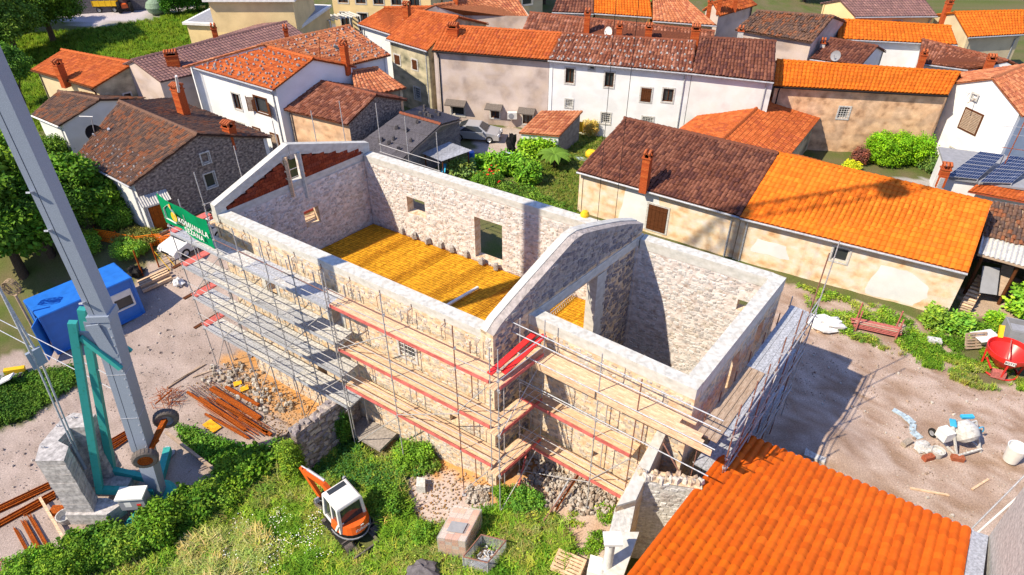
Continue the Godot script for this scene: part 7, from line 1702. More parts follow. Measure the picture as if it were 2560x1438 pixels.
	tm = MB.new(); tm.beam(Vector3(-28.99,-2.00,-28.51), Vector3(-28.06,-2.10,-28.88), 0.3, 0.3); obj(tm, "engine", M.yellow, t)
	tm = MB.new(); tm.beam(Vector3(-28.84,-2.10,-27.80), Vector3(-28.03,-1.70,-27.87), 0.5, 0.08); obj(tm, "slab", M.white, t)
	wheel(t, Vector3(-28.04,-2.35,-28.38), Vector3(0.5, 0, 0.86).normalized(), 0.25, 0.15, M.rubber, M.grey)
	# rubble under the scaffold
	var rb := MB.new()
	for i in 140:
		var p: Vector3 = [Vector3(-15.42,-2.60,-28.47), Vector3(-14.40,-2.60,-27.35), Vector3(-16.74,-2.60,-28.97), Vector3(-13.06,-2.60,-26.58)][i % 4] + Vector3(rf(-1, 1), 0, rf(-0.8, 0.8)); var s := rf(0.08, 0.3)
		rb.add(unit_stone[i % 5], Transform3D(Basis(Vector3.UP, rf(0, 6)) * Basis(Vector3.RIGHT, -PI / 2 + rf(-0.4, 0.4)) * Basis.from_scale(Vector3(s, s * 0.8, s * 0.6)), gnd(p, 0.06)), pick([Color(0.6, 0.55, 0.48), Color(0.7, 0.66, 0.6), Color(0.45, 0.38, 0.3)]))
	solo(rb, "rubble", M.stone, "loose pale stones on the bare earth under the grey scaffold", "rubble", "", "stuff")
func right_yard() -> void:
	# concrete mixer
	var t := thing("cement_mixer", "white cement mixer with pale blue trim in the dirt yard", "cement mixer", Vector3(20.90,0.00,-21.50), "", 0.3)
	var dm := MB.new(); dm.lathe(Vector3(0, 0.95, 0.1), Vector3(0, 0.55, -0.83).normalized(), [[-0.45, 0.0], [-0.45, 0.3], [-0.3, 0.5], [0.0, 0.56], [0.2, 0.52], [0.5, 0.3], [0.52, 0.28]], 20); obj(dm, "drum", M.chalk, t, true)
	var fr := MB.new()
	for s in [-1, 1]:
		fr.beam(Vector3(s * 0.68, 0.0, 0.75), Vector3(s * 0.66, 1.25, -0.1), 0.08, 0.08); fr.beam(Vector3(s * 0.66, 1.25, -0.1), Vector3(s * 0.68, 0.0, -0.75), 0.08, 0.08); fr.beam(Vector3(s * 0.68, 0.15, 0.75), Vector3(s * 0.68, 0.15, -0.75), 0.07, 0.07)
	fr.beam(Vector3(-0.68, 0.2, 0.7), Vector3(0.68, 0.2, 0.7), 0.09, 0.1); fr.beam(Vector3(-0.68, 1.25, -0.1), Vector3(0.68, 1.25, -0.1), 0.07, 0.07)
	obj(fr, "frame", M.chalk, t, true)
	var tri := MB.new(); tri.beam(Vector3(-0.62, 1.32, -0.35), Vector3(-0.62, 1.5, -0.1), 0.06, 0.35); tri.beam(Vector3(0.1, 1.35, -0.45), Vector3(0.66, 1.35, -0.3), 0.2, 0.12); obj(tri, "blue_cover", M.sky_blue, t, true)
	var mt := MB.new(); mt.cube(Vector3(-0.95, 0.9, -0.1), Vector3(0.5, 0.5, 0.55)); obj(mt, "motor_box", M.white, t, true)
	var hs := MB.new(); var ring := []
	for k in 12: ring.append(Vector3(0.9 + 0.3 * cos(TAU * k / 12 * 0.8), 0.55 + 0.42 * sin(TAU * k / 12 * 0.8), 0.1))
	hs.path(ring, 0.03, 6); obj(hs, "hose", M.sky_blue, t, true)
	for s in [-1, 1]: wheel(t, Vector3(s * 0.75, 0.22, -0.75), Vector3.RIGHT, 0.22, 0.1, M.rubber, M.grey, true)
	var tub := MB.new(); tub.lathe(Vector3(19.61,0.02,-20.82), Vector3.UP, [[0, 0], [0, 0.24], [0.35, 0.3], [0.35, 0.27], [0.22, 0.25], [0.22, 0]], 16); solo(tub, "bucket", M.chalk, "white bucket at the foot of the cement mixer", "bucket")
	var ln := MB.new(); lump(ln, Vector3(19.20,0.10,-21.18), Vector3(0.4, 0.2, 0.35), 0.4, 8); solo(ln, "mortar_heap", M.chalk, "small heap of dried mortar beside the cement mixer", "heap")
	for q in [[Vector3(19.11,0.00,-20.60), "red hollow brick block left of the white bucket", 0.3, Color(0.5, 0.15, 0.08)], [Vector3(20.44,0.00,-20.56), "red hollow brick block under the mixer leg", -0.2, Color(0.52, 0.17, 0.09)], [Vector3(18.52,0.00,-21.45), "pale concrete block lying near the dried mortar", 0.5, Color(0.5, 0.42, 0.34)], [Vector3(14.84,0.00,-20.51), "small orange brick by the near roof edge", 0.1, Color(0.7, 0.3, 0.1)]]:
		var b := MB.new(); b.col = q[3]; b.box(q[0] + Vector3.UP * 0.12, Vector3(0.26, 0, 0).rotated(Vector3.UP, q[2]), Vector3.UP * 0.12, Vector3(0, 0, 0.13).rotated(Vector3.UP, q[2]))
		if b.col.r > 0.6: b = MB.new(); b.col = q[3]; b.box(q[0] + Vector3.UP * 0.06, Vector3(0.14, 0, 0), Vector3.UP * 0.06, Vector3(0, 0, 0.1))
		solo(b, "brick_block", M.brick, q[1], "brick")
	# pale spill
	var sp := MB.new(); var path := [Vector3(18.90,0.00,-23.67), Vector3(19.29,-0.00,-23.22), Vector3(19.46,0.00,-22.75), Vector3(19.18,-0.00,-22.24), Vector3(19.35,-0.00,-21.79)]
	for i in 4:
		var n := flat(path[i + 1] - path[i]).cross(Vector3.UP).normalized() * (0.14 + 0.05 * (i % 2))
		sp.hexa(slab4([path[i] + n + Vector3.UP * 0.06, path[i + 1] + n + Vector3.UP * 0.06, path[i + 1] - n + Vector3.UP * 0.06, path[i] - n + Vector3.UP * 0.06], 0.05))
	solo(sp, "lime_spill", M.pale_blue, "pale blue streak of spilt lime leading to the mixer", "spill")
	# concrete bucket
	t = thing("concrete_skip", "bright red conical concrete skip with a ring base at the right edge", "concrete bucket", Vector3(25.81,0.00,-26.55))
	var o := Vector3(25.81,0.00,-26.55)
	var hp := MB.new(); hp.lathe(o, Vector3.UP, [[0.35, 0.35], [1.15, 1.0], [1.45, 1.05], [1.45, 1.0], [1.2, 0.96], [0.4, 0.32]], 28); obj(hp, "hopper", M.red, t)
	hp = MB.new(); hp.lathe(o, Vector3.UP, [[0.42, 0.0], [0.42, 0.33]], 20); obj(hp, "residue", M.red_dusty, t)
	var rg := MB.new()
	for k in 24: rg.tube(o + Vector3(cos(TAU * k / 24) * 0.85, 0.06, sin(TAU * k / 24) * 0.85), o + Vector3(cos(TAU * (k + 1) / 24) * 0.85, 0.06, sin(TAU * (k + 1) / 24) * 0.85), 0.05, 6)
	for k in 4: rg.beam(o + Vector3(cos(TAU * k / 4 + 0.5) * 0.85, 0.06, sin(TAU * k / 4 + 0.5) * 0.85), o + Vector3(cos(TAU * k / 4 + 0.5) * 0.95, 1.1, sin(TAU * k / 4 + 0.5) * 0.95), 0.08, 0.08)
	obj(rg, "base_frame", M.red, t)
	rg = MB.new(); rg.beam(o + Vector3(-0.75, 0.25, 0.45), o + Vector3(-0.2, 0.3, 0.75), 0.3, 0.4); obj(rg, "discharge_chute", M.red_dusty, t)
	rg = MB.new(); rg.tube(o + Vector3(-1.1, 1.0, 0.1), o + Vector3(-0.85, 0.5, 0.4), 0.05, 6); obj(rg, "lever", M.red, t)
	rg = MB.new(); rg.beam(o + Vector3(-0.6, 1.42, 0.75), o + Vector3(0.5, 1.42, -0.75), 0.05, 0.08); obj(rg, "crossbar", M.red_dusty, t)
	rg = MB.new(); rg.beam(o + Vector3(0.05, 1.4, -1.0), o + Vector3(0.15, 1.95, -1.35), 0.22, 0.14); obj(rg, "yellow_handle", M.yellow, t)
	for k in [2.05, 0.95]:
		var e := Vector3(cos(k), 0, sin(k)); var s := Vector3(-e.z, 0, e.x)
		var pl := MB.new(); pl.box(o + e * 1.055 + Vector3.UP * 1.29, s * 0.24, Vector3.UP * 0.1, e * 0.012); var pm := obj(pl, "name_plate", M.white, t)
		var tx := text_mesh("BOTTI", 0.17); tx.material = M.black
		inst(tx, "lettering", pm, Transform3D(Basis(-s, Vector3.UP, e), o + e * 1.07 + Vector3.UP * 1.29 - whole(pm)))
	# wheelbarrow
	t = thing("wheelbarrow", "white wheelbarrow tipped beside the red concrete skip", "wheelbarrow", Vector3(25.98,0.00,-28.47), "", 0.2)
	var tb := MB.new(); tb.hexa([Vector3(-0.35, 0.35, 0.25), Vector3(0.35, 0.35, 0.25), Vector3(0.35, 0.35, -0.25), Vector3(-0.35, 0.35, -0.25), Vector3(-0.75, 0.75, 0.45), Vector3(0.6, 0.75, 0.45), Vector3(0.6, 0.75, -0.45), Vector3(-0.75, 0.75, -0.45)]); obj(tb, "tray", M.white, t, true)
	tb = MB.new(); tb.tube(Vector3(-0.9, 0.2, 0.05), Vector3(0.95, 0.55, 0.35), 0.02, 6); tb.tube(Vector3(-0.9, 0.2, -0.05), Vector3(0.95, 0.55, -0.35), 0.02, 6); tb.tube(Vector3(0.4, 0.45, 0.28), Vector3(0.5, 0.0, 0.3), 0.02, 6); tb.tube(Vector3(0.4, 0.45, -0.28), Vector3(0.5, 0.0, -0.3), 0.02, 6); obj(tb, "handles", M.galv, t, true)
	wheel(t, Vector3(-0.9, 0.2, 0), Vector3.BACK, 0.2, 0.08, M.rubber, M.grey, true)
	# grey tub
	t = thing("waste_tub", "grey plastic waste tub with a lid half open at the right edge", "container", Vector3(28.28,0.00,-28.97))
	var w0 := Vector3(27.26,-0.00,-28.57); var wd := Vector3(0.88, 0, 0.35); var wn := Vector3(0.3, 0, -0.95)
	for q in [[w0, w0 + wd * 1.6], [w0 + wd * 1.6, w0 + wd * 1.6 + wn * 1.2], [w0 + wd * 1.6 + wn * 1.2, w0 + wn * 1.2], [w0 + wn * 1.2, w0]]:
		var m := MB.new(); m.beam(q[0] + Vector3.UP * 0.55, q[1] + Vector3.UP * 0.55, 0.08, 1.0); obj(m, "side", M.grey, t)
	var bt := MB.new(); bt.hexa(slab4([w0 + Vector3.UP * 0.15, w0 + wd * 1.6 + Vector3.UP * 0.15, w0 + wd * 1.6 + wn * 1.2 + Vector3.UP * 0.15, w0 + wn * 1.2 + Vector3.UP * 0.15], 0.08)); obj(bt, "floor", M.black, t)
	bt = MB.new(); bt.hexa(slab4([w0 + Vector3.UP * 1.1, w0 + wd * 1.65 + Vector3.UP * 1.1, w0 + wd * 1.65 + wn * 0.55 + Vector3.UP * 1.14, w0 + wn * 0.55 + Vector3.UP * 1.14], 0.05)); obj(bt, "lid", M.grey, t)
	pallet("weathered pale pallet leaning by the wall near the wheelbarrow", Vector3(25.35,0.50,-28.40), 0.1, 1.1, M.old_wood)
	# pipe rack
	t = thing("pipe_rack", "rusty red rack full of scaffold tubes at the foot of the ochre wall", "rack", Vector3(20.64,0.00,-29.67))
	var a := Vector3(19.49,0.00,-29.74); var b := Vector3(21.41,0.00,-28.97); var n := flat(b - a).cross(Vector3.UP).normalized()
	if n.z > 0: n = -n
	for p in [a, b]:
		for s in [0.0, 0.8]: bar(t, "post", p + n * s, p + n * s + Vector3.UP * 1.45, 0.045, M.red_dusty)
		bar(t, "bearer", p + Vector3.UP * 0.12, p + n * 0.8 + Vector3.UP * 0.12, 0.045, M.red_dusty)
	for i in 24:
		var k := n * (0.1 + 0.1 * (i % 7)) + Vector3.UP * (0.2 + 0.1 * (i / 7)); var ext := (b - a) * 0.12
		bar(t, "tube", a + k - ext * rf(0.2, 1.4), b + k + ext * rf(0.2, 1.2), 0.035, M.red_dusty if R.randf() < 0.8 else M.old_wood)
	t = thing("sack_pallet", "pallet of rubble under a crumpled white plastic sheet by the ochre wall", "pallet load", Vector3(18.00,0.00,-30.20))
	var sh := MB.new(); lump(sh, Vector3(17.81,0.30,-30.09), Vector3(0.95, 0.38, 0.62), 0.35, 12); obj(sh, "plastic_sheet", M.white, t)
	sh = MB.new(); sh.cube(Vector3(18.02,0.08,-30.00), Vector3(1.5, 0.12, 0.9)); obj(sh, "pallet_base", M.wood, t)
	t = thing("stone_trough", "pale stone trough with flowers in the weeds by the ochre wall", "trough", Vector3(23.50,-0.00,-28.80))
	var tr := MB.new(); tr.beam(Vector3(22.98,0.20,-28.68), Vector3(23.63,0.20,-28.47), 0.4, 0.4); obj(tr, "trough", M.chalk, t)
	for k in 2:
		var pk := MB.new(); var q: Array = [[Vector3(17.54,0.00,-18.96), Vector3(19.06,0.00,-18.58)], [Vector3(20.24,0.00,-18.90), Vector3(21.25,0.00,-19.44)]][k]
		pk.beam(q[0] + Vector3.UP * 0.05, q[1] + Vector3.UP * 0.05, 0.09, 0.05); solo(pk, "batten", M.wood, ["pale batten lying alone on the dirt yard", "yellow batten by the neighbour wall"][k], "batten")
	tub = MB.new(); tub.lathe(Vector3(22.80,0.10,-20.47), Vector3.UP, [[0, 0], [0, 0.3], [0.9, 0.42], [0.9, 0.38], [0.6, 0.36], [0.6, 0]], 18); solo(tub, "plastic_drum", M.white, "white plastic drum beside the neighbour wall", "drum")
	var wb2 := MB.new(); wb2.beam(Vector3(13.43,0.20,-20.74), Vector3(14.22,0.20,-20.28), 0.5, 0.4); solo(wb2, "stone_slab", M.chalk, "white stone slab at the edge of the near roof", "slab")
func garden_things() -> void:
	# garden wall
	var t := thing("garden_wall", "old dark stone garden wall overgrown with ivy running out from the scaffold", "wall", Vector3(-10.65,-2.56,-23.97))
	var a := Vector3(-8.0, 0, -24.6); var b := Vector3(-10.3, 0, -21.7)
	var d := (b - a).normalized(); var n := Vector3(-d.z, 0, d.x)
	if n.x < 0: n = -n
	var L := (b - a).length()
	var o := MB.new(); var inn := MB.new()
	panel(o, inn, a + n * 0.25, b + n * 0.25, -n * 0.5, -3, 0.55, [])
	var ed := MB.new(); ed.hexa(slab4([a + n * 0.25 + Vector3.UP * 0.6, b + n * 0.25 + Vector3.UP * 0.55, b - n * 0.25 + Vector3.UP * 0.55, a - n * 0.25 + Vector3.UP * 0.6], 3.0)); obj(ed, "core", M.black_wall, t)
	laid.clear()
	stones(a + n * 0.25, d, n, L, -2.4, func(_s): return 0.55, [], DARK_STONES, 0.09, 1.2, 0.05)
	var cache := []
	for k in 5: cache.append(tinted(unit_stone[k], DARK_STONES[k] * 1.2, M.stone))
	for q in laid:
		var tr: Transform3D = q[1]
		tr.origin -= whole(t); inst(cache[q[3]], "stone", t, tr)
	for i in 40:
		var s := rf(0, L); inst(cache[i % 5], "stone", t, Transform3D(Basis(Vector3.UP, rf(0, 6)) * Basis(Vector3.RIGHT, -PI / 2) * Basis.from_scale(Vector3(0.35, 0.3, 0.1)), a + d * s + n * rf(-0.18, 0.18) + Vector3.UP * 0.58 - whole(t)))
	# slab
	var sl := MB.new(); sl.hexa(slab4([Vector3(-8.41,-1.58,-23.70), Vector3(-6.47,-1.26,-22.19), Vector3(-5.75,-1.08,-23.10), Vector3(-7.72,-1.43,-24.55)], 0.16)); solo(sl, "concrete_slab", M.slab, "flat grey concrete slab lying in the weeds beside the garden wall", "slab")
	var st := MB.new(); st.hexa(slab4([Vector3(-4.44,-1.11,-19.96), Vector3(-4.01,-1.02,-19.82), Vector3(-4.05,-1.03,-20.35), Vector3(-4.46,-1.11,-20.48)], 0.55)); solo(st, "stone_block", M.chalk, "single upright pale stone block on the bare patch", "stone")
	var lt := MB.new(); lt.beam(Vector3(-5.10,-1.69,-19.95), Vector3(-4.55,-1.57,-20.61), 0.1, 0.05); solo(lt, "batten", M.old_wood, "grey batten beside the upright stone block", "batten")
	# wrapped pallet of bricks
	t = thing("brick_pallet", "pallet of orange bricks wrapped in white film", "pallet load", Vector3(-2.21,-1.13,-16.79))
	var p := [Vector3(-3.05,-1.31,-16.53), Vector3(-1.92,-1.07,-16.19), Vector3(-1.29,-0.93,-17.43), Vector3(-2.46,-1.18,-17.90)]
	var c = (p[0] + p[1] + p[2] + p[3]) / 4
	var x = (p[1] - p[0]).normalized(); var z = (p[3] - p[0]).normalized(); var w = (p[1] - p[0]).length(); var l = (p[3] - p[0]).length()
	var bms := []
	for cc in [Color(0.72, 0.3, 0.14), Color(0.8, 0.42, 0.24), Color(0.7, 0.55, 0.45)]:
		var bm := MB.new(); bm.col = cc; bm.box(Vector3.ZERO, x * w / 8.4, Vector3.UP * 0.11, z * l / 12.6); bms.append(bm.mesh(M.brick))
	for i in 4:
		for j in 6:
			for k in 5: inst(pick(bms), "brick", t, Transform3D(Basis(), p[0] + x * w * (i + 0.5) / 4 + z * l * (j + 0.5) / 6 + Vector3.UP * (0.28 + k * 0.235) - whole(t)))
	var fl := MB.new(); fl.box(c + Vector3.UP * 0.76, x * (w / 2 + 0.04), Vector3.UP * 0.66, z * (l / 2 + 0.04)); obj(fl, "film", M.film, t)
	fl = MB.new(); fl.box(c + Vector3.UP * 1.47 - z * l * 0.15, x * w * 0.3, Vector3.UP * 0.012, z * l * 0.16); obj(fl, "grey_sheet", M.grey, t)
	# mesh crate
	t = thing("mesh_crate", "rusty wire mesh crate of scaffold clamps beside the brick pallet", "crate", Vector3(-1.16,-0.91,-15.91))
	var q0 := Vector3(-1.98,-1.08,-15.75); var q1 := Vector3(-0.97,-0.87,-15.36); var q2 := Vector3(-0.25,-0.72,-16.25); var q3 := Vector3(-1.27,-0.93,-16.66)
	var cs := [q0, q1, q2, q3]
	for k in 4:
		var e: Vector3 = cs[k]; var f: Vector3 = cs[(k + 1) % 4]
		bar(t, "post", e, e + Vector3.UP * 0.95, 0.03, M.galv); bar(t, "rail", e + Vector3.UP * 0.95, f + Vector3.UP * 0.95, 0.032, M.rust_pole); bar(t, "rail", e + Vector3.UP * 0.1, f + Vector3.UP * 0.1, 0.03, M.galv)
		var g := MB.new()
		for i in range(1, 16): g.tube(e.lerp(f, i / 16.0) + Vector3.UP * 0.1, e.lerp(f, i / 16.0) + Vector3.UP * 0.95, 0.006, 4)
		for i in range(1, 11): g.tube(e + Vector3.UP * (0.1 + i * 0.078), f + Vector3.UP * (0.1 + i * 0.078), 0.006, 4)
		obj(g, "wire_mesh", M.galv, t)
	var bt := MB.new(); bt.hexa(slab4([q0 + Vector3.UP * 0.12, q1 + Vector3.UP * 0.12, q2 + Vector3.UP * 0.12, q3 + Vector3.UP * 0.12], 0.05)); obj(bt, "floor", M.old_wood, t)
	for i in 40:
		var e := q0.lerp(q1, rf(0.1, 0.9)).lerp(q3.lerp(q2, rf(0.1, 0.9)), rf(0.05, 0.95)) + Vector3.UP * rf(0.18, 0.4); var m := MB.new()
		m.tube(e, e + Vector3(rf(-0.15, 0.15), rf(-0.03, 0.08), rf(-0.15, 0.15)), 0.035, 6); obj(m, "clamp", M.galv, t)
	for i in 6: bar(t, "short_tube", q0.lerp(q1, 0.25 + i * 0.1) + Vector3.UP * 0.45, q0.lerp(q1, 0.25 + i * 0.1).lerp(q2, 0.45) + Vector3.UP * 0.42, 0.03, M.galv)
	var tp := MB.new(); lump(tp, Vector3(-3.61,-1.08,-15.58), Vector3(0.75, 0.5, 0.6), 0.3, 9); solo(tp, "dark_tarpaulin", M.sheet_dark, "dark grey tarpaulin heap at the bottom edge", "tarpaulin")
	# stack of pallets and sheet
	for k in 3: pallet(["lowest", "middle", "topmost"][k] + " new wooden pallet in the stack at the bottom edge", Vector3(2.24,-0.29,-15.28) + Vector3.UP * (0.02 + 0.15 * k), -0.42 + rf(-0.04, 0.04))
	var ws := MB.new(); ws.box(Vector3(3.28,0.34,-14.89), Vector3(0.3, 0, 0.1), Vector3.UP * 0.35, Vector3(-0.1, 0, 0.35)); solo(ws, "white_box", M.white, "white square box standing beside the pallet stack", "box")
	# loose poles and rubble by the annex
	for k in 4:
		var pb := MB.new(); var e: Array = [[Vector3(1.10,-0.37,-17.21), Vector3(3.06,0.91,-19.37)], [Vector3(1.89,-0.14,-17.97), Vector3(3.07,0.82,-19.34)], [Vector3(1.19,-0.41,-17.17), Vector3(2.56,0.35,-19.27)], [Vector3(0.18,-0.64,-19.06), Vector3(0.82,0.88,-20.98)]][k]
		pb.tube(e[0], e[1], 0.04, 7); solo(pb, "loose_pole", [M.rust_pole, M.rust, M.galv, M.red_board][k], ["long rusty pole leaning on the annex rubble", "short reddish pole leaning on the annex rubble", "thin grey pole lying between the rusty ones", "mauve plank propped under the corner deck"][k], "pole")
	t = thing("rusty_grate", "small stack of rusty mesh in the weeds by the annex corner", "rebar mesh", Vector3(1.15,-0.47,-18.62))
	for i in 9: bar(t, "bar", Vector3(0.89,-0.36,-18.85).lerp(Vector3(1.01,-0.34,-18.11), i / 8.0), Vector3(1.37,-0.28,-18.75).lerp(Vector3(1.47,-0.26,-18.12), i / 8.0), 0.02, M.rust)
	for i in 6: bar(t, "bar", Vector3(0.88,-0.33,-18.83).lerp(Vector3(1.37,-0.25,-18.73), i / 5.0), Vector3(1.01,-0.31,-18.09).lerp(Vector3(1.47,-0.23,-18.10), i / 5.0), 0.02, M.rust)
	var heap := MB.new()
	for i in 900:
		var e: Vector3 = [Vector3(2.19,-0.30,-20.00), Vector3(3.03,-0.19,-19.26), Vector3(3.49,-0.14,-18.48), Vector3(1.29,-0.44,-20.23), Vector3(2.48,-0.26,-18.99), Vector3(-1.54,-0.99,-19.32)][i % 6] + Vector3(rf(-1, 1), 0, rf(-0.8, 0.8)) * (1.0 if i % 6 < 5 else 0.5); var s := rf(0.06, 0.22)
		heap.add(unit_stone[i % 5], Transform3D(Basis(Vector3.UP, rf(0, 6)) * Basis(Vector3.RIGHT, -PI / 2 + rf(-0.5, 0.5)) * Basis.from_scale(Vector3(s, s * 0.8, s * 0.7)), gnd(e, rf(0.02, 0.2))), pick([Color(0.62, 0.55, 0.48), Color(0.72, 0.67, 0.6), Color(0.5, 0.4, 0.32), Color(0.66, 0.6, 0.54)]))
	solo(heap, "rubble", M.stone, "pale broken stone rubble along the annex foot", "rubble", "", "stuff")
	var chips := MB.new()
	for i in 2600:
		var dF := (FR - FL).normalized(); var e := FL + dF * rf(-2, 17.5) + Vector3(-dF.z, 0, dF.x) * rf(0.2, 3.0); var s := rf(0.03, 0.1)
		chips.add(unit_stone[i % 5], Transform3D(Basis(Vector3.UP, rf(0, 6)) * Basis(Vector3.RIGHT, -PI / 2 + rf(-0.5, 0.5)) * Basis.from_scale(Vector3(s, s * 0.8, s * 0.7)), gnd(e, 0.03)), pick([Color(0.62, 0.4, 0.2), Color(0.6, 0.5, 0.4), Color(0.5, 0.28, 0.12), Color(0.66, 0.52, 0.34)]))
	solo(chips, "gravel", M.stone, "stone chips scattered on the orange earth below the scaffold", "gravel", "", "stuff")
func dish(p: Node3D, o: Vector3, dir: Vector3, r: float, m: Material) -> void:
	var mb := MB.new(); mb.lathe(o, dir.normalized(), [[-0.12 * r, 0.02], [-0.08 * r, r * 0.4], [0.06 * r, r * 0.8], [0.16 * r, r], [0.14 * r, r * 0.98], [0.03 * r, r * 0.78], [-0.1 * r, r * 0.38], [-0.14 * r, 0.0]], 22); var d := obj(mb, "reflector", m, p)
	mb = MB.new(); mb.tube(o - Vector3.UP * r, o + dir.normalized() * r * 0.9, 0.02, 5); mb.cube(o + dir.normalized() * r * 0.9, Vector3(0.1, 0.1, 0.1)); obj(mb, "feed_arm", M.galv, d)
func far_things() -> void:
	var t := thing("satellite_dish", "black satellite dish with a mast on the old cottage roof", "dish", Vector3(-30.44,4.00,-46.58))
	var o := Vector3(-30.33,4.60,-46.64); bar(t, "mast", Vector3(-30.73,3.80,-47.03), Vector3(-29.87,6.00,-46.20), 0.03, M.galv); dish(t, o, Vector3(0.3, 0.2, 0.9), 0.6, M.black); bar(t, "aerial", Vector3(-30.75,6.00,-46.27), Vector3(-29.75,6.00,-46.20), 0.035, M.white)
	t = thing("satellite_dish", "white satellite dish behind the row of houses", "dish", Vector3(8.62,6.90,-62.17)); o = Vector3(8.54,7.40,-61.88); bar(t, "mast", Vector3(8.76,6.60,-63.20), o, 0.04, M.galv); dish(t, o, Vector3(-0.75, 0.2, 0.6), 0.45, M.white)
	t = thing("satellite_dish", "grey satellite dish seen edge on over the small brown roof", "dish", Vector3(28.90,5.20,-61.06)); o = Vector3(28.58,5.70,-60.61); bar(t, "mast", Vector3(29.02,4.90,-60.89), o, 0.03, M.galv); dish(t, o, Vector3(-0.7, 0.3, 0.6), 0.45, M.grey)
	t = thing("flue_pipe", "short grey flue pipe on the old cottage roof", "pipe", Vector3(-29.31,4.40,-46.67)); bar(t, "shaft", Vector3(-29.47,4.20,-46.98), Vector3(-29.10,5.00,-46.42), 0.1, M.galv)
	t = thing("flue_pipe", "steel flue rising from the tall brick chimney", "pipe", Vector3(-24.82,6.50,-49.54)); bar(t, "shaft", Vector3(-24.61,6.70,-49.17), Vector3(-24.03,8.20,-48.29), 0.09, M.white)
	t = thing("tv_aerial", "thin aerial over the white house gable wall", "aerial", Vector3(36.03,6.00,-50.63)); bar(t, "mast", Vector3(36.64,5.40,-51.80), Vector3(34.92,5.30,-50.56), 0.03, M.old_wood); bar(t, "rod", Vector3(36.74,5.40,-51.97), Vector3(35.46,5.60,-51.95), 0.02, M.galv)
	t = thing("tv_aerial", "rusty aerial rod on the salmon roof with stones", "aerial", Vector3(-15.57,7.00,-55.51)); bar(t, "mast", Vector3(-15.54,7.00,-55.51), Vector3(-14.92,9.30,-53.93), 0.03, M.rust)
	var sky := thing("roof_window", "small skylight in the salmon roof with stones", "skylight", Vector3(-14.92,7.00,-58.97)); var mb := MB.new(); mb.hexa(slab4([Vector3(-15.32,6.95,-58.91), Vector3(-14.73,6.90,-58.64), Vector3(-14.46,7.10,-58.64), Vector3(-15.11,7.15,-59.03)], 0.1)); obj(mb, "frame", M.grey, sky); mb = MB.new(); mb.hexa(slab4([Vector3(-15.23,7.00,-58.81), Vector3(-14.75,6.95,-58.59), Vector3(-14.51,7.13,-58.55), Vector3(-15.03,7.18,-58.82)], 0.02)); obj(mb, "pane", M.glass, sky)
	# door canopies, cooling unit on the grey house
	var k := 0
	var wa := Vector3(-6.85,0.00,-60.21); var wd := flat(Vector3(3.13,0.00,-57.65) - wa).normalized(); var wo := Vector3(-wd.z, 0, wd.x)
	for q in [[0.93,1.80,2.83,2.40], [4.70,1.77,6.22,2.37], [7.69,1.70,9.22,2.21]]:
		var a: Vector3 = wa + wd * q[0] + Vector3.UP * q[1]; var b: Vector3 = wa + wd * q[2] + Vector3.UP * q[1]
		t = thing("door_canopy", ["widest mossy stone canopy over the shuttered opening of the grey house", "middle mossy stone canopy on the grey house", "mossy stone canopy beside the cooling unit on the grey house"][k], "canopy", a, "stone canopies on the grey house")
		mb = MB.new(); mb.hexa(slab4([a + wo * 0.7 - Vector3.UP * 0.05, b + wo * 0.7 - Vector3.UP * 0.05, b + Vector3.UP * 0.25, a + Vector3.UP * 0.25], 0.1)); obj(mb, "slab", M.dusty, t); k += 1
	var cu: Array = [6.70,1.24,7.66,1.87]
	var cp2: Vector3 = wa + wd * (cu[0] + cu[2]) / 2 + Vector3.UP * cu[1] + wo * 0.35
	t = thing("cooling_unit", "white cooling unit on the wall of the grey house", "air conditioner", cp2); mb = MB.new(); mb.cube(cp2, Vector3(0.85, 0.6, 0.35)); obj(mb, "case", M.white, t); mb = MB.new(); mb.lathe(cp2 + Vector3(-0.1, 0, 0.18), Vector3.BACK, [[0, 0.24], [0.02, 0.24], [0.02, 0.1], [0.02, 0.0]], 14); obj(mb, "fan_grille", M.grey, t)
	mb = MB.new(); lump(mb, Vector3(-0.07,0.80,-52.65), Vector3(0.45, 1.1, 0.4), 0.5, 8); solo(mb, "black_cover", M.black, "tall black plastic covered object in the courtyard", "cover")
	mb = MB.new(); lump(mb, Vector3(-0.49,0.60,-51.03), Vector3(0.9, 0.35, 0.5), 0.15, 8); solo(mb, "grey_cover", M.pale_blue, "pale grey covered cart behind the vine", "cover")
	mb = MB.new(); mb.hexa(slab4([Vector3(5.04,0.08,-51.89), Vector3(5.98,0.08,-51.37), Vector3(6.29,0.08,-51.81), Vector3(5.33,0.08,-52.27)], 0.06)); solo(mb, "play_mat", M.pale_blue, "light blue mat on the lawn by the brown roof", "mat")
	mb = MB.new(); lump(mb, Vector3(6.55,0.40,-51.97), Vector3(0.5, 0.4, 0.4), 0.1, 8); solo(mb, "yellow_toy", M.yellow, "bright yellow toy on the lawn by the brown roof", "toy")
	# farm machines beyond the meadow
	t = thing("tractor", "small orange tractor parked at the top edge", "tractor", Vector3(-52.81,0.00,-97.64), "", 0.5)
	mb = MB.new(); mb.cube(Vector3(0, 0.95, -0.9), Vector3(0.7, 0.6, 1.5)); mb.cube(Vector3(0, 0.8, 0.3), Vector3(0.8, 0.5, 1.0)); obj(mb, "hood", M.orange, t, true)
	mb = MB.new(); mb.cube(Vector3(0, 2.0, 0.4), Vector3(1.2, 0.08, 1.3)); for s in [-1, 1]: mb.tube(Vector3(s * 0.55, 1.0, -0.2), Vector3(s * 0.55, 2.0, -0.2), 0.04, 6); mb.tube(Vector3(s * 0.55, 1.0, 1.0), Vector3(s * 0.55, 2.0, 1.0), 0.04, 6)
	obj(mb, "cab_frame", M.black, t, true)
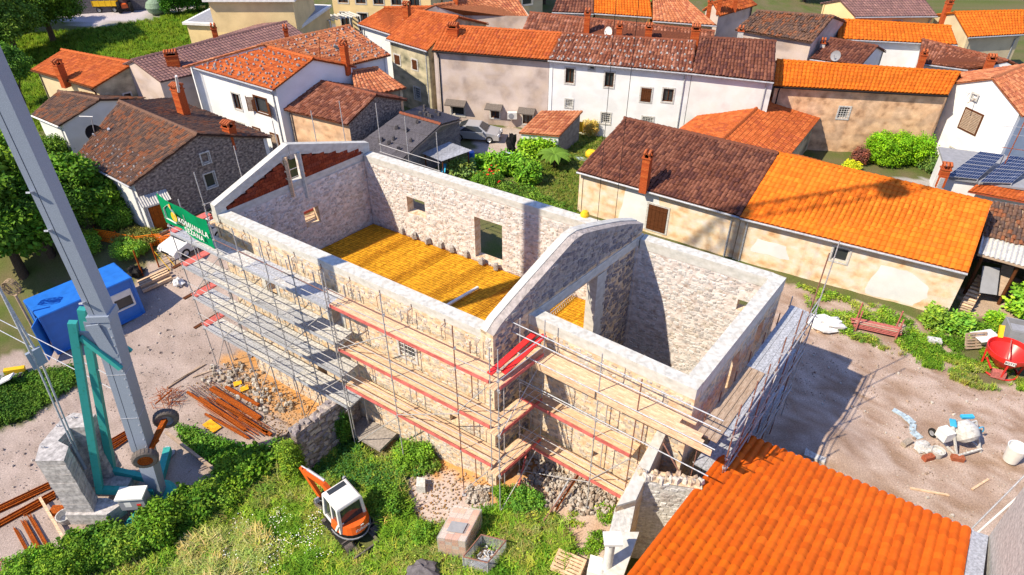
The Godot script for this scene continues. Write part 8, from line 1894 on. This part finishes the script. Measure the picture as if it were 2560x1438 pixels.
	for s in [-1, 1]: wheel(t, Vector3(s * 0.75, 0.7, 0.7), Vector3.RIGHT * s, 0.7, 0.4, M.rubber, M.chalk, true); wheel(t, Vector3(s * 0.65, 0.45, -1.4), Vector3.RIGHT * s, 0.45, 0.28, M.rubber, M.chalk, true)
	k = 0
	for q in [[Vector3(-55.00,0.00,-97.64), M.yellow, "yellow farm trailer left of the small tractor"], [Vector3(-57.76,0.00,-98.46), M.red_board, "brown red farm trailer at the top edge"]]:
		t = thing("farm_trailer", q[2], "trailer", q[0], "farm trailers at the top edge", 0.1)
		for s in [[Vector3(-1.6, 1.2, 0.9), Vector3(1.6, 1.2, 0.9)], [Vector3(-1.6, 1.2, -0.9), Vector3(1.6, 1.2, -0.9)], [Vector3(-1.6, 1.2, -0.9), Vector3(-1.6, 1.2, 0.9)], [Vector3(1.6, 1.2, -0.9), Vector3(1.6, 1.2, 0.9)]]:
			mb = MB.new(); mb.beam(s[0], s[1], 0.06, 0.7); for i in 5: mb.beam(s[0].lerp(s[1], i / 4.0) - Vector3.UP * 0.38, s[0].lerp(s[1], i / 4.0) + Vector3.UP * 0.38, 0.1, 0.1); 
			obj(mb, "side_board", q[1], t, true)
		mb = MB.new(); mb.cube(Vector3(0, 0.85, 0), Vector3(3.2, 0.1, 1.8)); obj(mb, "bed", M.dark_wood, t, true)
		for s in [-1, 1]:
			for x in [-1.0, 1.0]: wheel(t, Vector3(x, 0.38, s * 0.8), Vector3.BACK * s, 0.38, 0.22, M.rubber, M.grey, true)
		k += 1
	mb = MB.new(); mb.lathe(Vector3(-47.74,0.10,-96.04), Vector3.UP, [[0, 0.0], [0, 0.7], [0.3, 1.1], [0.9, 1.35], [1.5, 1.1], [1.85, 0.6], [1.95, 0.0]], 20); solo(mb, "water_tank", M.tank, "round pale green water tank at the edge of the meadow", "tank")
	# farm shed behind the machines
	mb = MB.new(); mb.beam(Vector3(-61.48,1.80,-97.26), Vector3(-45.38,1.80,-101.71), 4.0, 4.2); solo(mb, "machine_shed", M.sheet_dark, "dark machine shed along the top edge", "shed")
var clump: ArrayMesh
var bigleaf: ArrayMesh
var tuft: ArrayMesh
var bloom: ArrayMesh
func leaf_shapes() -> void:
	var rr := RandomNumberGenerator.new(); rr.seed = 5
	var mk := func(n: int, size: float, wide: float, up: float):
		var mb := MB.new()
		for i in n:
			var o := Vector3(rr.randf_range(-1, 1), rr.randf_range(-1, 1), rr.randf_range(-1, 1)) * 0.75
			var d := Vector3(rr.randf_range(-1, 1), rr.randf_range(-0.6, 0.5), rr.randf_range(-1, 1)).normalized()
			var nn := (Vector3(rr.randf_range(-1, 1), up, rr.randf_range(-1, 1))).normalized()
			var s := d.cross(nn).normalized() * size * wide; nn = s.cross(d).normalized()
			var l := d * size
			var t := rr.randf_range(0.8, 1.15)
			mb.col = Color(t, t, t)
			var bend := -nn * size * 0.18
			mb.tri(o, o + l * 0.5 + s, o + l * 0.55 + bend * 0.3); mb.tri(o, o + l * 0.55 + bend * 0.3, o + l * 0.5 - s)
			mb.tri(o + l * 0.5 + s, o + l + bend, o + l * 0.55 + bend * 0.3); mb.tri(o + l * 0.55 + bend * 0.3, o + l + bend, o + l * 0.5 - s)
		return mb.mesh(M.leaf)
	clump = mk.call(14, 0.55, 0.3, 1.0)
	bigleaf = mk.call(9, 0.95, 0.36, 1.2)
	var mb := MB.new()
	for i in 14:
		var a := rr.randf_range(0, TAU); var l := rr.randf_range(0.5, 1.0); var o := Vector3(rr.randf_range(-0.3, 0.3), 0, rr.randf_range(-0.3, 0.3))
		var d := Vector3(cos(a), 0, sin(a)); var s := Vector3(-d.z, 0, d.x) * 0.028
		var m := o + d * l * 0.22 + Vector3.UP * l * 0.6; var e := o + d * l * 0.62 + Vector3.UP * l * 0.9
		var nn := Vector3(-d.x * 0.3, 0.9, -d.z * 0.3).normalized()
		mb.col = Color(1, 1, 1) * rr.randf_range(0.8, 1.2)
		mb.vt(o - s, nn); mb.vt(m + s, nn); mb.vt(o + s, nn); mb.vt(o - s, nn); mb.vt(m - s, nn); mb.vt(m + s, nn); mb.vt(m - s, nn); mb.vt(e, nn); mb.vt(m + s, nn)
	tuft = mb.mesh(M.grass)
	mb = MB.new()
	for i in 5:
		var a := TAU * i / 5; var d := Vector3(cos(a), 0.15, sin(a)); var s := Vector3(-d.z, 0, d.x) * 0.4
		mb.quad(Vector3.ZERO, d * 0.6 + s, d, d * 0.6 - s)
	bloom = mb.mesh(M.grass)
func spin() -> Basis: return Basis(Vector3.UP, rf(0, TAU)) * Basis(Vector3.RIGHT, rf(-0.9, 0.9)) * Basis(Vector3.FORWARD, rf(-0.9, 0.9))
func tint(c: Color, dark: float) -> Color:
	var k := rf(0.9, 1.6) * dark
	return Color(c.r * k * rf(0.8, 1.2), c.g * k, c.b * k * rf(0.7, 1.2))
# fills ellipsoids [centre, radii] with leaf clumps, denser at the skin
func leaves(p: Node3D, called: String, blobs: Array, per: float, size: float, c: Color, shape: Mesh, c2 := Color(-1, 0, 0)) -> MultiMeshInstance3D:
	var ts := []; var cs := []
	for b in blobs:
		var o: Vector3 = b[0]; var r: Vector3 = b[1]
		var n := int(per * (r.x * r.y + r.y * r.z + r.z * r.x))
		for i in n:
			var e := Vector3(rf(-1, 1), rf(-0.85, 1), rf(-1, 1))
			if e.length() < 0.05: continue
			e = e.normalized() * pow(R.randf(), 0.42)
			e *= 1.0 + 0.35 * nz.get_noise_3d(o.x * 9 + e.x * 16, o.y * 9 + e.y * 16, o.z * 9 + e.z * 16)
			if nz.get_noise_3d(o.x * 5 + e.x * 26, o.y * 5 + e.y * 26, o.z * 5 + e.z * 26) < -0.28: continue
			var q := o + e * r
			if q.y < gy(q.x, q.z) + 0.02: continue
			var s := size * rf(0.7, 1.3)
			ts.append(Transform3D(spin() * Basis.from_scale(Vector3.ONE * s), q))
			cs.append(tint(c if c2.r < 0 or R.randf() < 0.7 else c2, 1.0))
	var o2 := many(shape, called, ts, cs, p)
	o2.set_meta("kind", "stuff")
	return o2
func tree(called: String, label: String, base: Vector3, h: float, w: float, c: Color, per := 42.0, size := 0.42, group := "", shape: Mesh = null, lobes := 7) -> void:
	var t := thing(called, label, "tree", base, group)
	var tr := MB.new()
	tr.tube(base - Vector3.UP * 0.2, base + Vector3(0.1, h * 0.45, 0.05), w * 0.07 + 0.05, 9, w * 0.045 + 0.03)
	var blobs := []
	for i in lobes:
		var a := TAU * i / lobes + rf(-0.4, 0.4); var k := rf(0.3, 0.62) * w; var y := h * rf(0.42, 0.82)
		var o := base + Vector3(cos(a) * k, y, sin(a) * k)
		tr.tube(base + Vector3(0.1, h * rf(0.25, 0.45), 0.05), o, w * 0.03 + 0.02, 6, 0.02)
		blobs.append([o, Vector3(w * rf(0.38, 0.55), h * rf(0.14, 0.22), w * rf(0.38, 0.55))])
	blobs.append([base + Vector3(0, h * 0.83, 0), Vector3(w * 0.5, h * 0.18, w * 0.5)])
	obj(tr, "trunk", M.bark, t)
	leaves(t, "crown", blobs, per, size, c, clump if shape == null else shape, Color(c.r * 1.5, c.g * 1.35, c.b))
func bush(called: String, label: String, base: Vector3, r: Vector3, c: Color, per := 60.0, size := 0.3, group := "", cat := "shrub", shape: Mesh = null) -> Node3D:
	var t := thing(called, label, cat, base, group)
	var st := MB.new()
	for i in 5: st.tube(base, base + Vector3(rf(-0.6, 0.6) * r.x, r.y * rf(0.8, 1.4), rf(-0.6, 0.6) * r.z), 0.03, 5, 0.01)
	obj(st, "stem", M.bark, t)
	var blobs := [[base + Vector3.UP * r.y * 0.8, r]]
	for i in 4:
		var a := rf(0, TAU)
		blobs.append([base + Vector3(cos(a) * r.x * 0.6, r.y * rf(0.6, 1.2), sin(a) * r.z * 0.6), r * rf(0.4, 0.6)])
	leaves(t, "foliage", blobs, per, size, c, clump if shape == null else shape, Color(c.r * 1.5, c.g * 1.3, c.b))
	return t
func scatter(called: String, label: String, cat: String, poly: Array, n: int, size: float, shape: Mesh, cols: Array, lift_: float, clear := [], patch := -1.0) -> void:
	var p2 := poly2(poly); var b := Rect2(p2[0], Vector2.ZERO)
	for q in p2: b = b.expand(q)
	var ts := []; var cs := []
	for i in n:
		var q := Vector2(rf(b.position.x, b.end.x), rf(b.position.y, b.end.y))
		if not Geometry2D.is_point_in_polygon(q, p2): continue
		if patch > -1.0 and nz.get_noise_2d(q.x * 7, q.y * 7) < patch: continue
		var bad := false
		for k in clear:
			if Geometry2D.is_point_in_polygon(q, k): bad = true
		if bad: continue
		var s := size * rf(0.6, 1.4) * (1.0 + 0.5 * nz.get_noise_2d(q.x * 5 + 30, q.y * 5))
		var bs := (Basis(Vector3.UP, rf(0, TAU)) if shape == tuft or shape == bloom else spin()) * Basis.from_scale(Vector3.ONE * s)
		ts.append(Transform3D(bs, Vector3(q.x, gy(q.x, q.y) + lift_ * rf(0.3, 1.2), q.y)))
		var k := clampi(int((0.5 + nz.get_noise_2d(q.x * 4, q.y * 4) + rf(-0.25, 0.25)) * cols.size()), 0, cols.size() - 1)
		cs.append(tint(cols[k], 1.0))
	var o := many(shape, called, ts, cs, self)
	o.set_meta("label", label); o.set_meta("category", cat); o.set_meta("kind", "stuff")
func plants() -> void:
	var GREEN := [Color(0.07, 0.16, 0.012), Color(0.13, 0.25, 0.02), Color(0.2, 0.33, 0.03), Color(0.28, 0.33, 0.05)]
	var dry := [Color(0.16, 0.2, 0.04), Color(0.3, 0.27, 0.09), Color(0.12, 0.2, 0.03)]
	var bare := [poly2([Vector3(-5.28,-1.78,-20.94), Vector3(-3.24,-1.35,-21.00), Vector3(-1.00,-0.87,-19.34), Vector3(-1.58,-1.00,-18.17), Vector3(-2.99,-1.30,-17.87), Vector3(-4.29,-1.58,-18.31)]), poly2([Vector3(-9.04,-2.41,-24.39), Vector3(-8.07,-2.28,-25.54), Vector3(-5.65,-1.86,-23.76), Vector3(-6.04,-1.93,-22.15), Vector3(-6.98,-2.11,-22.29)]), poly2([Vector3(-8.07,-2.28,-18.34), Vector3(-6.04,-1.93,-16.73), Vector3(-5.71,-1.87,-18.06), Vector3(-7.08,-2.12,-19.50)]), poly2([Vector3(-3.08,-1.32,-16.44), Vector3(-1.91,-1.07,-16.01), Vector3(-1.21,-0.92,-17.42), Vector3(-2.46,-1.18,-17.96)]), poly2([Vector3(-2.06,-1.10,-15.76), Vector3(-0.97,-0.87,-15.27), Vector3(-0.20,-0.71,-16.25), Vector3(-1.27,-0.93,-16.70)])]
	var garden := [Vector3(-11.98,-2.60,-23.47), Vector3(-10.80,-2.57,-23.71), Vector3(-8.89,-2.39,-25.79), Vector3(-6.09,-1.94,-23.17), Vector3(-3.92,-1.50,-22.04), Vector3(-3.20,-1.34,-20.48), Vector3(-1.77,-1.03,-18.30), Vector3(-0.71,-0.81,-18.45), Vector3(0.35,-0.61,-18.51), Vector3(2.05,-0.32,-17.60), Vector3(2.47,-0.26,-16.23), Vector3(1.85,-0.35,-14.06), Vector3(-18.63,-2.60,-14.62), Vector3(-17.50,-2.60,-16.76), Vector3(-14.70,-2.60,-19.62)]
	scatter("garden_weeds", "dense green weeds filling the garden round the excavator", "weeds", garden, 15000, 0.2, clump, GREEN, 0.16, bare)
	scatter("garden_grass", "long grass among the garden weeds", "grass", garden, 15000, 0.5, tuft, GREEN + dry, 0.0, bare)
	scatter("dry_grass", "straw coloured grass at the bottom edge of the garden", "grass", [Vector3(-14.70,-2.60,-18.14), Vector3(-12.17,-2.60,-18.76), Vector3(-10.39,-2.54,-17.70), Vector3(-10.85,-2.57,-15.64), Vector3(-14.60,-2.60,-15.66)], 1000, 0.6, tuft, [Color(0.42, 0.36, 0.14), Color(0.26, 0.32, 0.08)], 0.0)
	scatter("white_flowers", "tiny white blossoms speckling the weeds left of the excavator", "flowers", [Vector3(-12.86,-2.60,-19.18), Vector3(-8.69,-2.37,-19.90), Vector3(-7.67,-2.22,-16.91), Vector3(-11.60,-2.60,-15.84), Vector3(-12.73,-2.60,-17.15)], 1500, 0.022, bloom, [Color(0.8, 0.8, 0.74)], 0.5, [], 0.0)
	scatter("tall_weeds", "tall leafy weeds between the slab and the excavator", "weeds", [Vector3(-10.39,-2.54,-22.90), Vector3(-8.28,-2.31,-23.76), Vector3(-5.70,-1.87,-23.37), Vector3(-3.45,-1.40,-21.22), Vector3(-5.23,-1.77,-19.90), Vector3(-7.29,-2.16,-20.65), Vector3(-9.82,-2.49,-21.38)], 3200, 0.2, clump, [Color(0.05, 0.14, 0.03), Color(0.1, 0.2, 0.03)], 0.3, bare + [poly2([Vector3(-9.04,-2.41,-24.39), Vector3(-8.07,-2.28,-25.54), Vector3(-5.65,-1.86,-23.76), Vector3(-5.99,-1.92,-21.77), Vector3(-6.68,-2.05,-21.75)])])
	scatter("yard_weeds", "sparse green plants on the rubble by the annex", "weeds", [Vector3(1.89,-0.34,-17.82), Vector3(4.50,-0.05,-18.21), Vector3(4.02,-0.09,-15.59), Vector3(2.29,-0.29,-16.07)], 900, 0.14, clump, GREEN, 0.1, [], 0.12)
	scatter("verge_weeds", "green weeds on the verge at the left edge", "weeds", [Vector3(-28.04,-2.60,-24.69), Vector3(-30.29,-2.60,-28.31), Vector3(-25.61,-2.60,-29.48), Vector3(-24.89,-2.60,-27.99), Vector3(-26.10,-2.60,-25.40)], 3000, 0.2, clump, [Color(0.05, 0.12, 0.015), Color(0.09, 0.18, 0.02)], 0.25)
	scatter("crane_weeds", "bright weeds between the rusty beams and the hedge", "weeds", [Vector3(-17.90,-2.60,-24.83), Vector3(-15.48,-2.60,-24.01), Vector3(-13.07,-2.60,-22.95), Vector3(-12.06,-2.60,-23.74), Vector3(-11.50,-2.59,-22.44), Vector3(-14.36,-2.60,-21.94), Vector3(-16.74,-2.60,-23.47)], 2600, 0.22, clump, [Color(0.08, 0.2, 0.02), Color(0.12, 0.25, 0.03)], 0.35)
	scatter("wall_weeds", "weeds along the foot of the ochre wall", "weeds", [Vector3(17.58,0.00,-34.08), Vector3(20.83,-0.00,-32.34), Vector3(24.72,0.00,-30.56), Vector3(27.83,0.00,-30.74), Vector3(29.51,0.00,-28.97), Vector3(27.34,0.00,-25.50), Vector3(24.23,0.00,-25.50), Vector3(22.09,0.00,-27.49), Vector3(20.93,-0.00,-28.30), Vector3(19.07,0.00,-29.15), Vector3(17.75,0.00,-29.84)], 8200, 0.17, clump, GREEN, 0.14, [poly2([Vector3(19.21,0.00,-29.49), Vector3(21.34,0.00,-28.70), Vector3(22.00,0.00,-29.67), Vector3(19.82,0.00,-30.45)])], -0.1)
	scatter("wall_grass", "trodden grass edging the dirt yard", "grass", [Vector3(18.84,0.00,-29.15), Vector3(22.64,0.00,-28.64), Vector3(25.54,0.00,-26.70), Vector3(27.90,0.00,-26.39), Vector3(26.89,0.00,-24.78), Vector3(23.79,0.00,-25.06), Vector3(21.50,0.00,-27.17)], 4200, 0.3, tuft, GREEN + dry, 0.0, [], -0.1)
	scatter("lawn_grass", "short mown grass on the lawn behind the building", "grass", [Vector3(3.75,0.00,-57.33), Vector3(8.31,0.00,-58.21), Vector3(6.80,0.00,-50.22), Vector3(5.08,-0.00,-41.48), Vector3(0.30,0.00,-44.33), Vector3(0.64,0.00,-49.51)], 9000, 0.22, tuft, [Color(0.13, 0.19, 0.03), Color(0.2, 0.22, 0.05), Color(0.1, 0.16, 0.02)], 0.0)
	scatter("back_weeds", "leafy plants right behind the hall wall", "weeds", [Vector3(-5.50,0.00,-50.22), Vector3(-3.20,0.00,-49.51), Vector3(0.62,0.00,-46.82), Vector3(4.65,0.00,-43.16), Vector3(4.24,-0.00,-41.48), Vector3(0.30,0.00,-44.33), Vector3(-3.42,0.00,-47.47)], 2400, 0.2, clump, [Color(0.07, 0.16, 0.02), Color(0.14, 0.25, 0.03)], 0.4)
	scatter("meadow_grass", "bright meadow grass in the far left field", "grass", [Vector3(-47.87,0.00,-57.33), Vector3(-65.08,0.00,-84.57), Vector3(-56.65,0.00,-87.90), Vector3(-51.98,0.00,-89.64), Vector3(-46.84,0.00,-94.46), Vector3(-43.54,0.00,-98.46), Vector3(-37.09,0.00,-97.23), Vector3(-32.81,0.00,-73.12), Vector3(-41.16,-0.00,-70.64), Vector3(-42.15,0.00,-57.33)], 26000, 0.4, tuft, [Color(0.11, 0.2, 0.012), Color(0.13, 0.21, 0.013), Color(0.15, 0.22, 0.015)], 0.0)
	# hedge from the corner to the garden wall: several shrubs
	var hp := [Vector3(-19.20,-2.60,-16.67), Vector3(-18.26,-2.60,-17.24), Vector3(-17.22,-2.60,-17.70), Vector3(-16.14,-2.60,-18.55), Vector3(-15.17,-2.60,-19.36), Vector3(-14.18,-2.60,-20.29), Vector3(-13.31,-2.60,-21.17), Vector3(-12.56,-2.60,-21.94)]
	for i in hp.size():
		bush("hedge_shrub", ["leafy shrub at the lower left corner", "second hedge shrub from the lower left corner", "third hedge shrub from the lower left corner", "hedge shrub below the crane ballast", "hedge shrub beside the right outrigger", "dark hedge shrub right of the crane", "hedge shrub between crane and garden wall", "hedge shrub at the foot of the garden wall"][i], gnd(hp[i] + Vector3(rf(-0.4, 0.4), 0, rf(-0.3, 0.3))), Vector3(rf(0.9, 1.5), rf(0.5, 1.0), rf(0.7, 1.1)), [Color(0.11, 0.22, 0.02), Color(0.07, 0.16, 0.015), Color(0.14, 0.25, 0.03)][i % 3], 130.0, rf(0.17, 0.27), "hedge along the garden", "shrub", bigleaf if i % 3 == 1 else clump)
	bush("hedge_shrub", "small shrubs spilling over the bottom left edge", Vector3(-20.17,-2.60,-16.20), Vector3(1.6, 0.9, 0.8), Color(0.126, 0.252, 0.024), 150.0, 0.22, "hedge along the garden")
	bush("ivy", "ivy column climbing the end of the garden wall", Vector3(-10.6, -2.3, -21.4), Vector3(0.6, 1.5, 0.55), Color(0.140, 0.238, 0.024), 260.0, 0.16, "", "ivy")
	bush("ivy", "dark ivy hanging on the middle of the garden wall", Vector3(-8.5, -2.0, -23.6), Vector3(0.4, 1.1, 0.5), Color(0.056, 0.140, 0.018), 240.0, 0.17, "", "ivy")
	bush("weed_clump", "clump of bright weeds beside the slab", Vector3(-4.78,-1.68,-21.69), Vector3(0.9, 0.7, 0.8), Color(0.140, 0.280, 0.030), 170.0, 0.18, "", "weeds")
	bush("weed_clump", "clump of weeds behind the excavator tail", Vector3(-5.82,-1.89,-19.33), Vector3(0.9, 0.6, 0.8), Color(0.098, 0.210, 0.024), 170.0, 0.18, "", "weeds")
	bush("weed_clump", "feathery weeds by the rusty grate", Vector3(0.53,-0.57,-18.49), Vector3(0.8, 0.5, 0.7), Color(0.112, 0.266, 0.036), 170.0, 0.16, "", "weeds")
	bush("weed_clump", "young bush beside the scaffold corner foot", Vector3(-0.45,-0.76,-19.04), Vector3(0.35, 0.4, 0.35), Color(0.098, 0.224, 0.024), 260.0, 0.14, "", "weeds")
	bush("weed_clump", "weeds beside the brick pallet", Vector3(-3.65,-1.44,-17.38), Vector3(0.6, 0.5, 0.5), Color(0.112, 0.238, 0.024), 200.0, 0.16, "", "weeds")
	# dark thicket left of the cottage, behind the mast
	tree("walnut_tree", "big dark walnut tree behind the crane mast, the nearest of the left trees", Vector3(-32.60,-1.44,-37.17), 7.5, 4.2, Color(0.070, 0.154, 0.014), 60.0, 0.36, "trees at the left edge", bigleaf, 9)
	tree("thicket_tree", "dark bushy tree between the mast and the old cottage", Vector3(-29.55,-0.02,-41.51), 5.0, 3.0, Color(0.084, 0.182, 0.018), 70.0, 0.3, "trees at the left edge", bigleaf, 8)
	tree("thicket_tree", "tree with yellowish leaves at the left edge above the container", Vector3(-35.38,-0.35,-39.93), 8.0, 4.5, Color(0.112, 0.210, 0.018), 50.0, 0.36, "trees at the left edge", bigleaf, 8)
	tree("thicket_tree", "dark tree behind the container roof", Vector3(-31.27,-0.82,-38.64), 5.5, 3.2, Color(0.049, 0.112, 0.014), 60.0, 0.32, "trees at the left edge", clump, 8)
	bush("thicket_shrub", "shrub beside the white cottage wall", Vector3(-27.71,-0.02,-41.51), Vector3(1.4, 1.1, 1.4), Color(0.084, 0.196, 0.024), 110.0, 0.24)
	bush("thicket_shrub", "dry undergrowth in front of the old cottage", Vector3(-25.65,-0.40,-39.76), Vector3(1.6, 0.5, 0.9), Color(0.182, 0.196, 0.048), 120.0, 0.18)
	bush("thicket_shrub", "bright shrub behind the sheet stack", Vector3(-25.83,-0.82,-38.64), Vector3(1.2, 0.7, 0.9), Color(0.154, 0.308, 0.036), 130.0, 0.2)
	bush("thicket_shrub", "shrub with large leaves below the mast", Vector3(-28.80,-0.70,-38.95), Vector3(1.0, 0.9, 1.0), Color(0.140, 0.280, 0.030), 120.0, 0.22)
	bush("garden_bed", "bright vegetable bed at the left edge", Vector3(-41.88,0.00,-52.06), Vector3(3.2, 0.5, 1.6), Color(0.168, 0.364, 0.024), 60.0, 0.28)
	tree("cottage_tree", "rounded tree in front of the far left cottage", Vector3(-46.62,0.00,-62.94), 6.0, 2.4, Color(0.077, 0.168, 0.024), 75.0, 0.34)
	bush("thicket_shrub", "shrub under the white outhouse", Vector3(-38.02,0.00,-51.68), Vector3(1.6, 1.2, 1.4), Color(0.098, 0.196, 0.024), 90.0, 0.3)
	tree("field_tree", "tallest of the field trees at the top left", Vector3(-55.18,-0.00,-83.77), 9.0, 4.6, Color(0.070, 0.140, 0.018), 46.0, 0.46, "trees in the meadow", null, 10)
	tree("field_tree", "field tree at the left edge beside the mast top", Vector3(-55.41,0.00,-77.10), 8.5, 4.0, Color(0.084, 0.154, 0.024), 46.0, 0.46, "trees in the meadow", null, 9)
	tree("field_tree", "field tree in the top left corner", Vector3(-63.67,0.00,-87.90), 9.0, 4.2, Color(0.077, 0.154, 0.024), 40.0, 0.5, "trees in the meadow", null, 9)
	for i in 5:
		var b := Vector3(-45.83,-0.00,-95.24).lerp(Vector3(-41.60,0.00,-97.64), i / 4.0)
		var c := thing("cypress", "dark conifer in the hedge by the green tank, %s from the tank" % ["first", "second", "third", "fourth", "fifth"][i], "conifer", b, "conifer hedge at the top")
		var tk := MB.new(); tk.tube(b, b + Vector3.UP * 4.5, 0.12, 6, 0.04); obj(tk, "trunk", M.bark, c)
		leaves(c, "crown", [[b + Vector3.UP * 2.6, Vector3(0.9, 2.6, 0.9)], [b + Vector3.UP * 4.4, Vector3(0.6, 1.4, 0.6)]], 90.0, 0.34, Color(0.049, 0.154, 0.012), clump)
	# vine and palm behind the hall
	bush("grape_vine", "leafy vine on a low trellis behind the hall", Vector3(-0.64,0.00,-49.51), Vector3(2.4, 0.9, 1.0), Color(0.140, 0.308, 0.024), 120.0, 0.26, "", "vine", bigleaf)
	bush("grape_vine", "vine arm with a trunk on the lawn side", Vector3(1.24,0.00,-47.47), Vector3(0.9, 1.0, 0.9), Color(0.126, 0.280, 0.024), 150.0, 0.24, "", "vine", bigleaf)
	bush("grape_vine", "bright vine in front of the garden shed", Vector3(2.17,0.00,-52.44), Vector3(1.7, 0.9, 1.0), Color(0.182, 0.350, 0.024), 130.0, 0.24, "", "vine", bigleaf)
	var pm := thing("palm", "small palm with drooping fronds beside the garden shed", "palm", Vector3(3.40,0.00,-50.22))
	var pb := Vector3(3.40,0.00,-50.22)
	bar(pm, "trunk", pb, pb + Vector3.UP * 1.2, 0.12, M.bark)
	for i in 14:
		var a := TAU * i / 14 + rf(-0.2, 0.2); var d := Vector3(cos(a), 0, sin(a)); var s := Vector3(-d.z, 0, d.x)
		var f := MB.new(); f.col = Color(0.12, 0.22, 0.03) * rf(0.8, 1.2)
		var c0 := pb + Vector3.UP * 1.2
		for j in 7:
			var u := j / 7.0; var v := (j + 1) / 7.0
			var p := c0 + d * 1.5 * u + Vector3.UP * (1.0 * u - 1.1 * u * u); var q := c0 + d * 1.5 * v + Vector3.UP * (1.0 * v - 1.1 * v * v)
			for e in [-1, 1]: f.quad(p, q, q + s * e * 0.3 * sin(PI * v) - Vector3.UP * 0.1, p + s * e * 0.3 * sin(PI * u) - Vector3.UP * 0.1)
		obj(f, "frond", M.leaf, pm)
	bush("rose_bush", "bush with red roses right behind the hall wall", Vector3(-2.02,0.00,-47.34), Vector3(1.1, 0.6, 0.6), Color(0.098, 0.224, 0.024), 150.0, 0.2)
	scatter("red_roses", "red rose blossoms behind the hall wall", "flowers", [Vector3(-2.85,0.00,-48.82), Vector3(-0.95,0.00,-48.48), Vector3(-0.92,0.00,-46.82), Vector3(-2.77,0.00,-46.95)], 60, 0.1, bloom, [Color(0.7, 0.02, 0.03)], 1.1)
	bush("fig_bush", "grey green fig bush by the metal canopy", Vector3(-3.79,0.00,-48.48), Vector3(0.9, 0.9, 0.8), Color(0.140, 0.224, 0.060), 150.0, 0.24, "", "shrub", bigleaf)
	bush("tall_grass", "tuft of tall straw coloured grass by the white row house", Vector3(6.89,0.00,-56.46), Vector3(0.7, 0.9, 0.6), Color(0.490, 0.392, 0.120), 150.0, 0.2)
	bush("olive_bush", "grey green bush behind the brown roof ridge", Vector3(14.29,0.00,-57.33), Vector3(0.9, 0.9, 0.8), Color(0.280, 0.364, 0.168), 130.0, 0.2)
	tree("back_tree", "round green tree behind the row of houses", Vector3(13.71,0.00,-78.51), 6.6, 1.6, Color(0.112, 0.238, 0.024), 80.0, 0.34)
	for q in [[Vector3(30.26,0.00,-50.94), Vector3(1.5, 1.5, 1.4), "large bright green laurel, left of the pair"], [Vector3(32.62,0.00,-51.09), Vector3(1.4, 1.4, 1.3), "large bright green laurel, right of the pair"]]: bush("laurel", q[2], q[0], q[1], Color(0.154, 0.336, 0.014), 110.0, 0.26, "laurels before the beige barn")
	bush("red_shrub", "dark red leaved shrub left of the laurels", Vector3(28.30,0.00,-50.94), Vector3(0.6, 0.8, 0.6), Color(0.168, 0.070, 0.054), 160.0, 0.22)
	bush("yellow_shrub", "small yellow green shrub left of the laurels", Vector3(27.21,0.00,-49.86), Vector3(0.65, 0.4, 0.6), Color(0.448, 0.504, 0.024), 180.0, 0.2)
	bush("juniper", "spreading grey green conifer shrub right of the laurels", Vector3(33.97,0.00,-49.86), Vector3(1.3, 0.7, 1.1), Color(0.098, 0.182, 0.048), 130.0, 0.24)
	bush("fig_tree", "bright fig tree at the right edge above the waste tub", Vector3(29.90,-0.00,-31.11), Vector3(1.0, 1.3, 1.0), Color(0.182, 0.378, 0.036), 140.0, 0.26, "", "tree", bigleaf)
	bush("wall_creeper", "leafy climbing plant at the corner of the ochre wall", Vector3(24.08,0.00,-30.20), Vector3(0.6, 0.8, 0.5), Color(0.154, 0.280, 0.036), 170.0, 0.2, "", "shrub", bigleaf)
	bush("wall_creeper", "green plants by the corner of the orange roofed house", Vector3(25.27,0.00,-29.84), Vector3(0.9, 0.6, 0.6), Color(0.140, 0.294, 0.036), 150.0, 0.2, "", "shrub", bigleaf)
	bush("leafy_plant", "small leafy plant beside the waste tub", Vector3(27.84,0.00,-30.56), Vector3(0.45, 0.35, 0.4), Color(0.168, 0.350, 0.024), 200.0, 0.18, "", "plant", bigleaf)
	for i in 6:
		tree("far_tree", "distant round tree beyond the roofs, %s from the left" % ["first", "second", "third", "fourth", "fifth", "sixth"][i], [Vector3(1.11,0.00,-99.30), Vector3(4.52,0.00,-101.44), Vector3(-43.89,0.00,-110.85), Vector3(41.64,0.00,-102.54), Vector3(45.33,0.00,-104.81), Vector3(12.19,0.00,-110.85)][i], 6.0, 3.0, Color(0.098, 0.210, 0.024), 36.0, 0.5, "far trees")
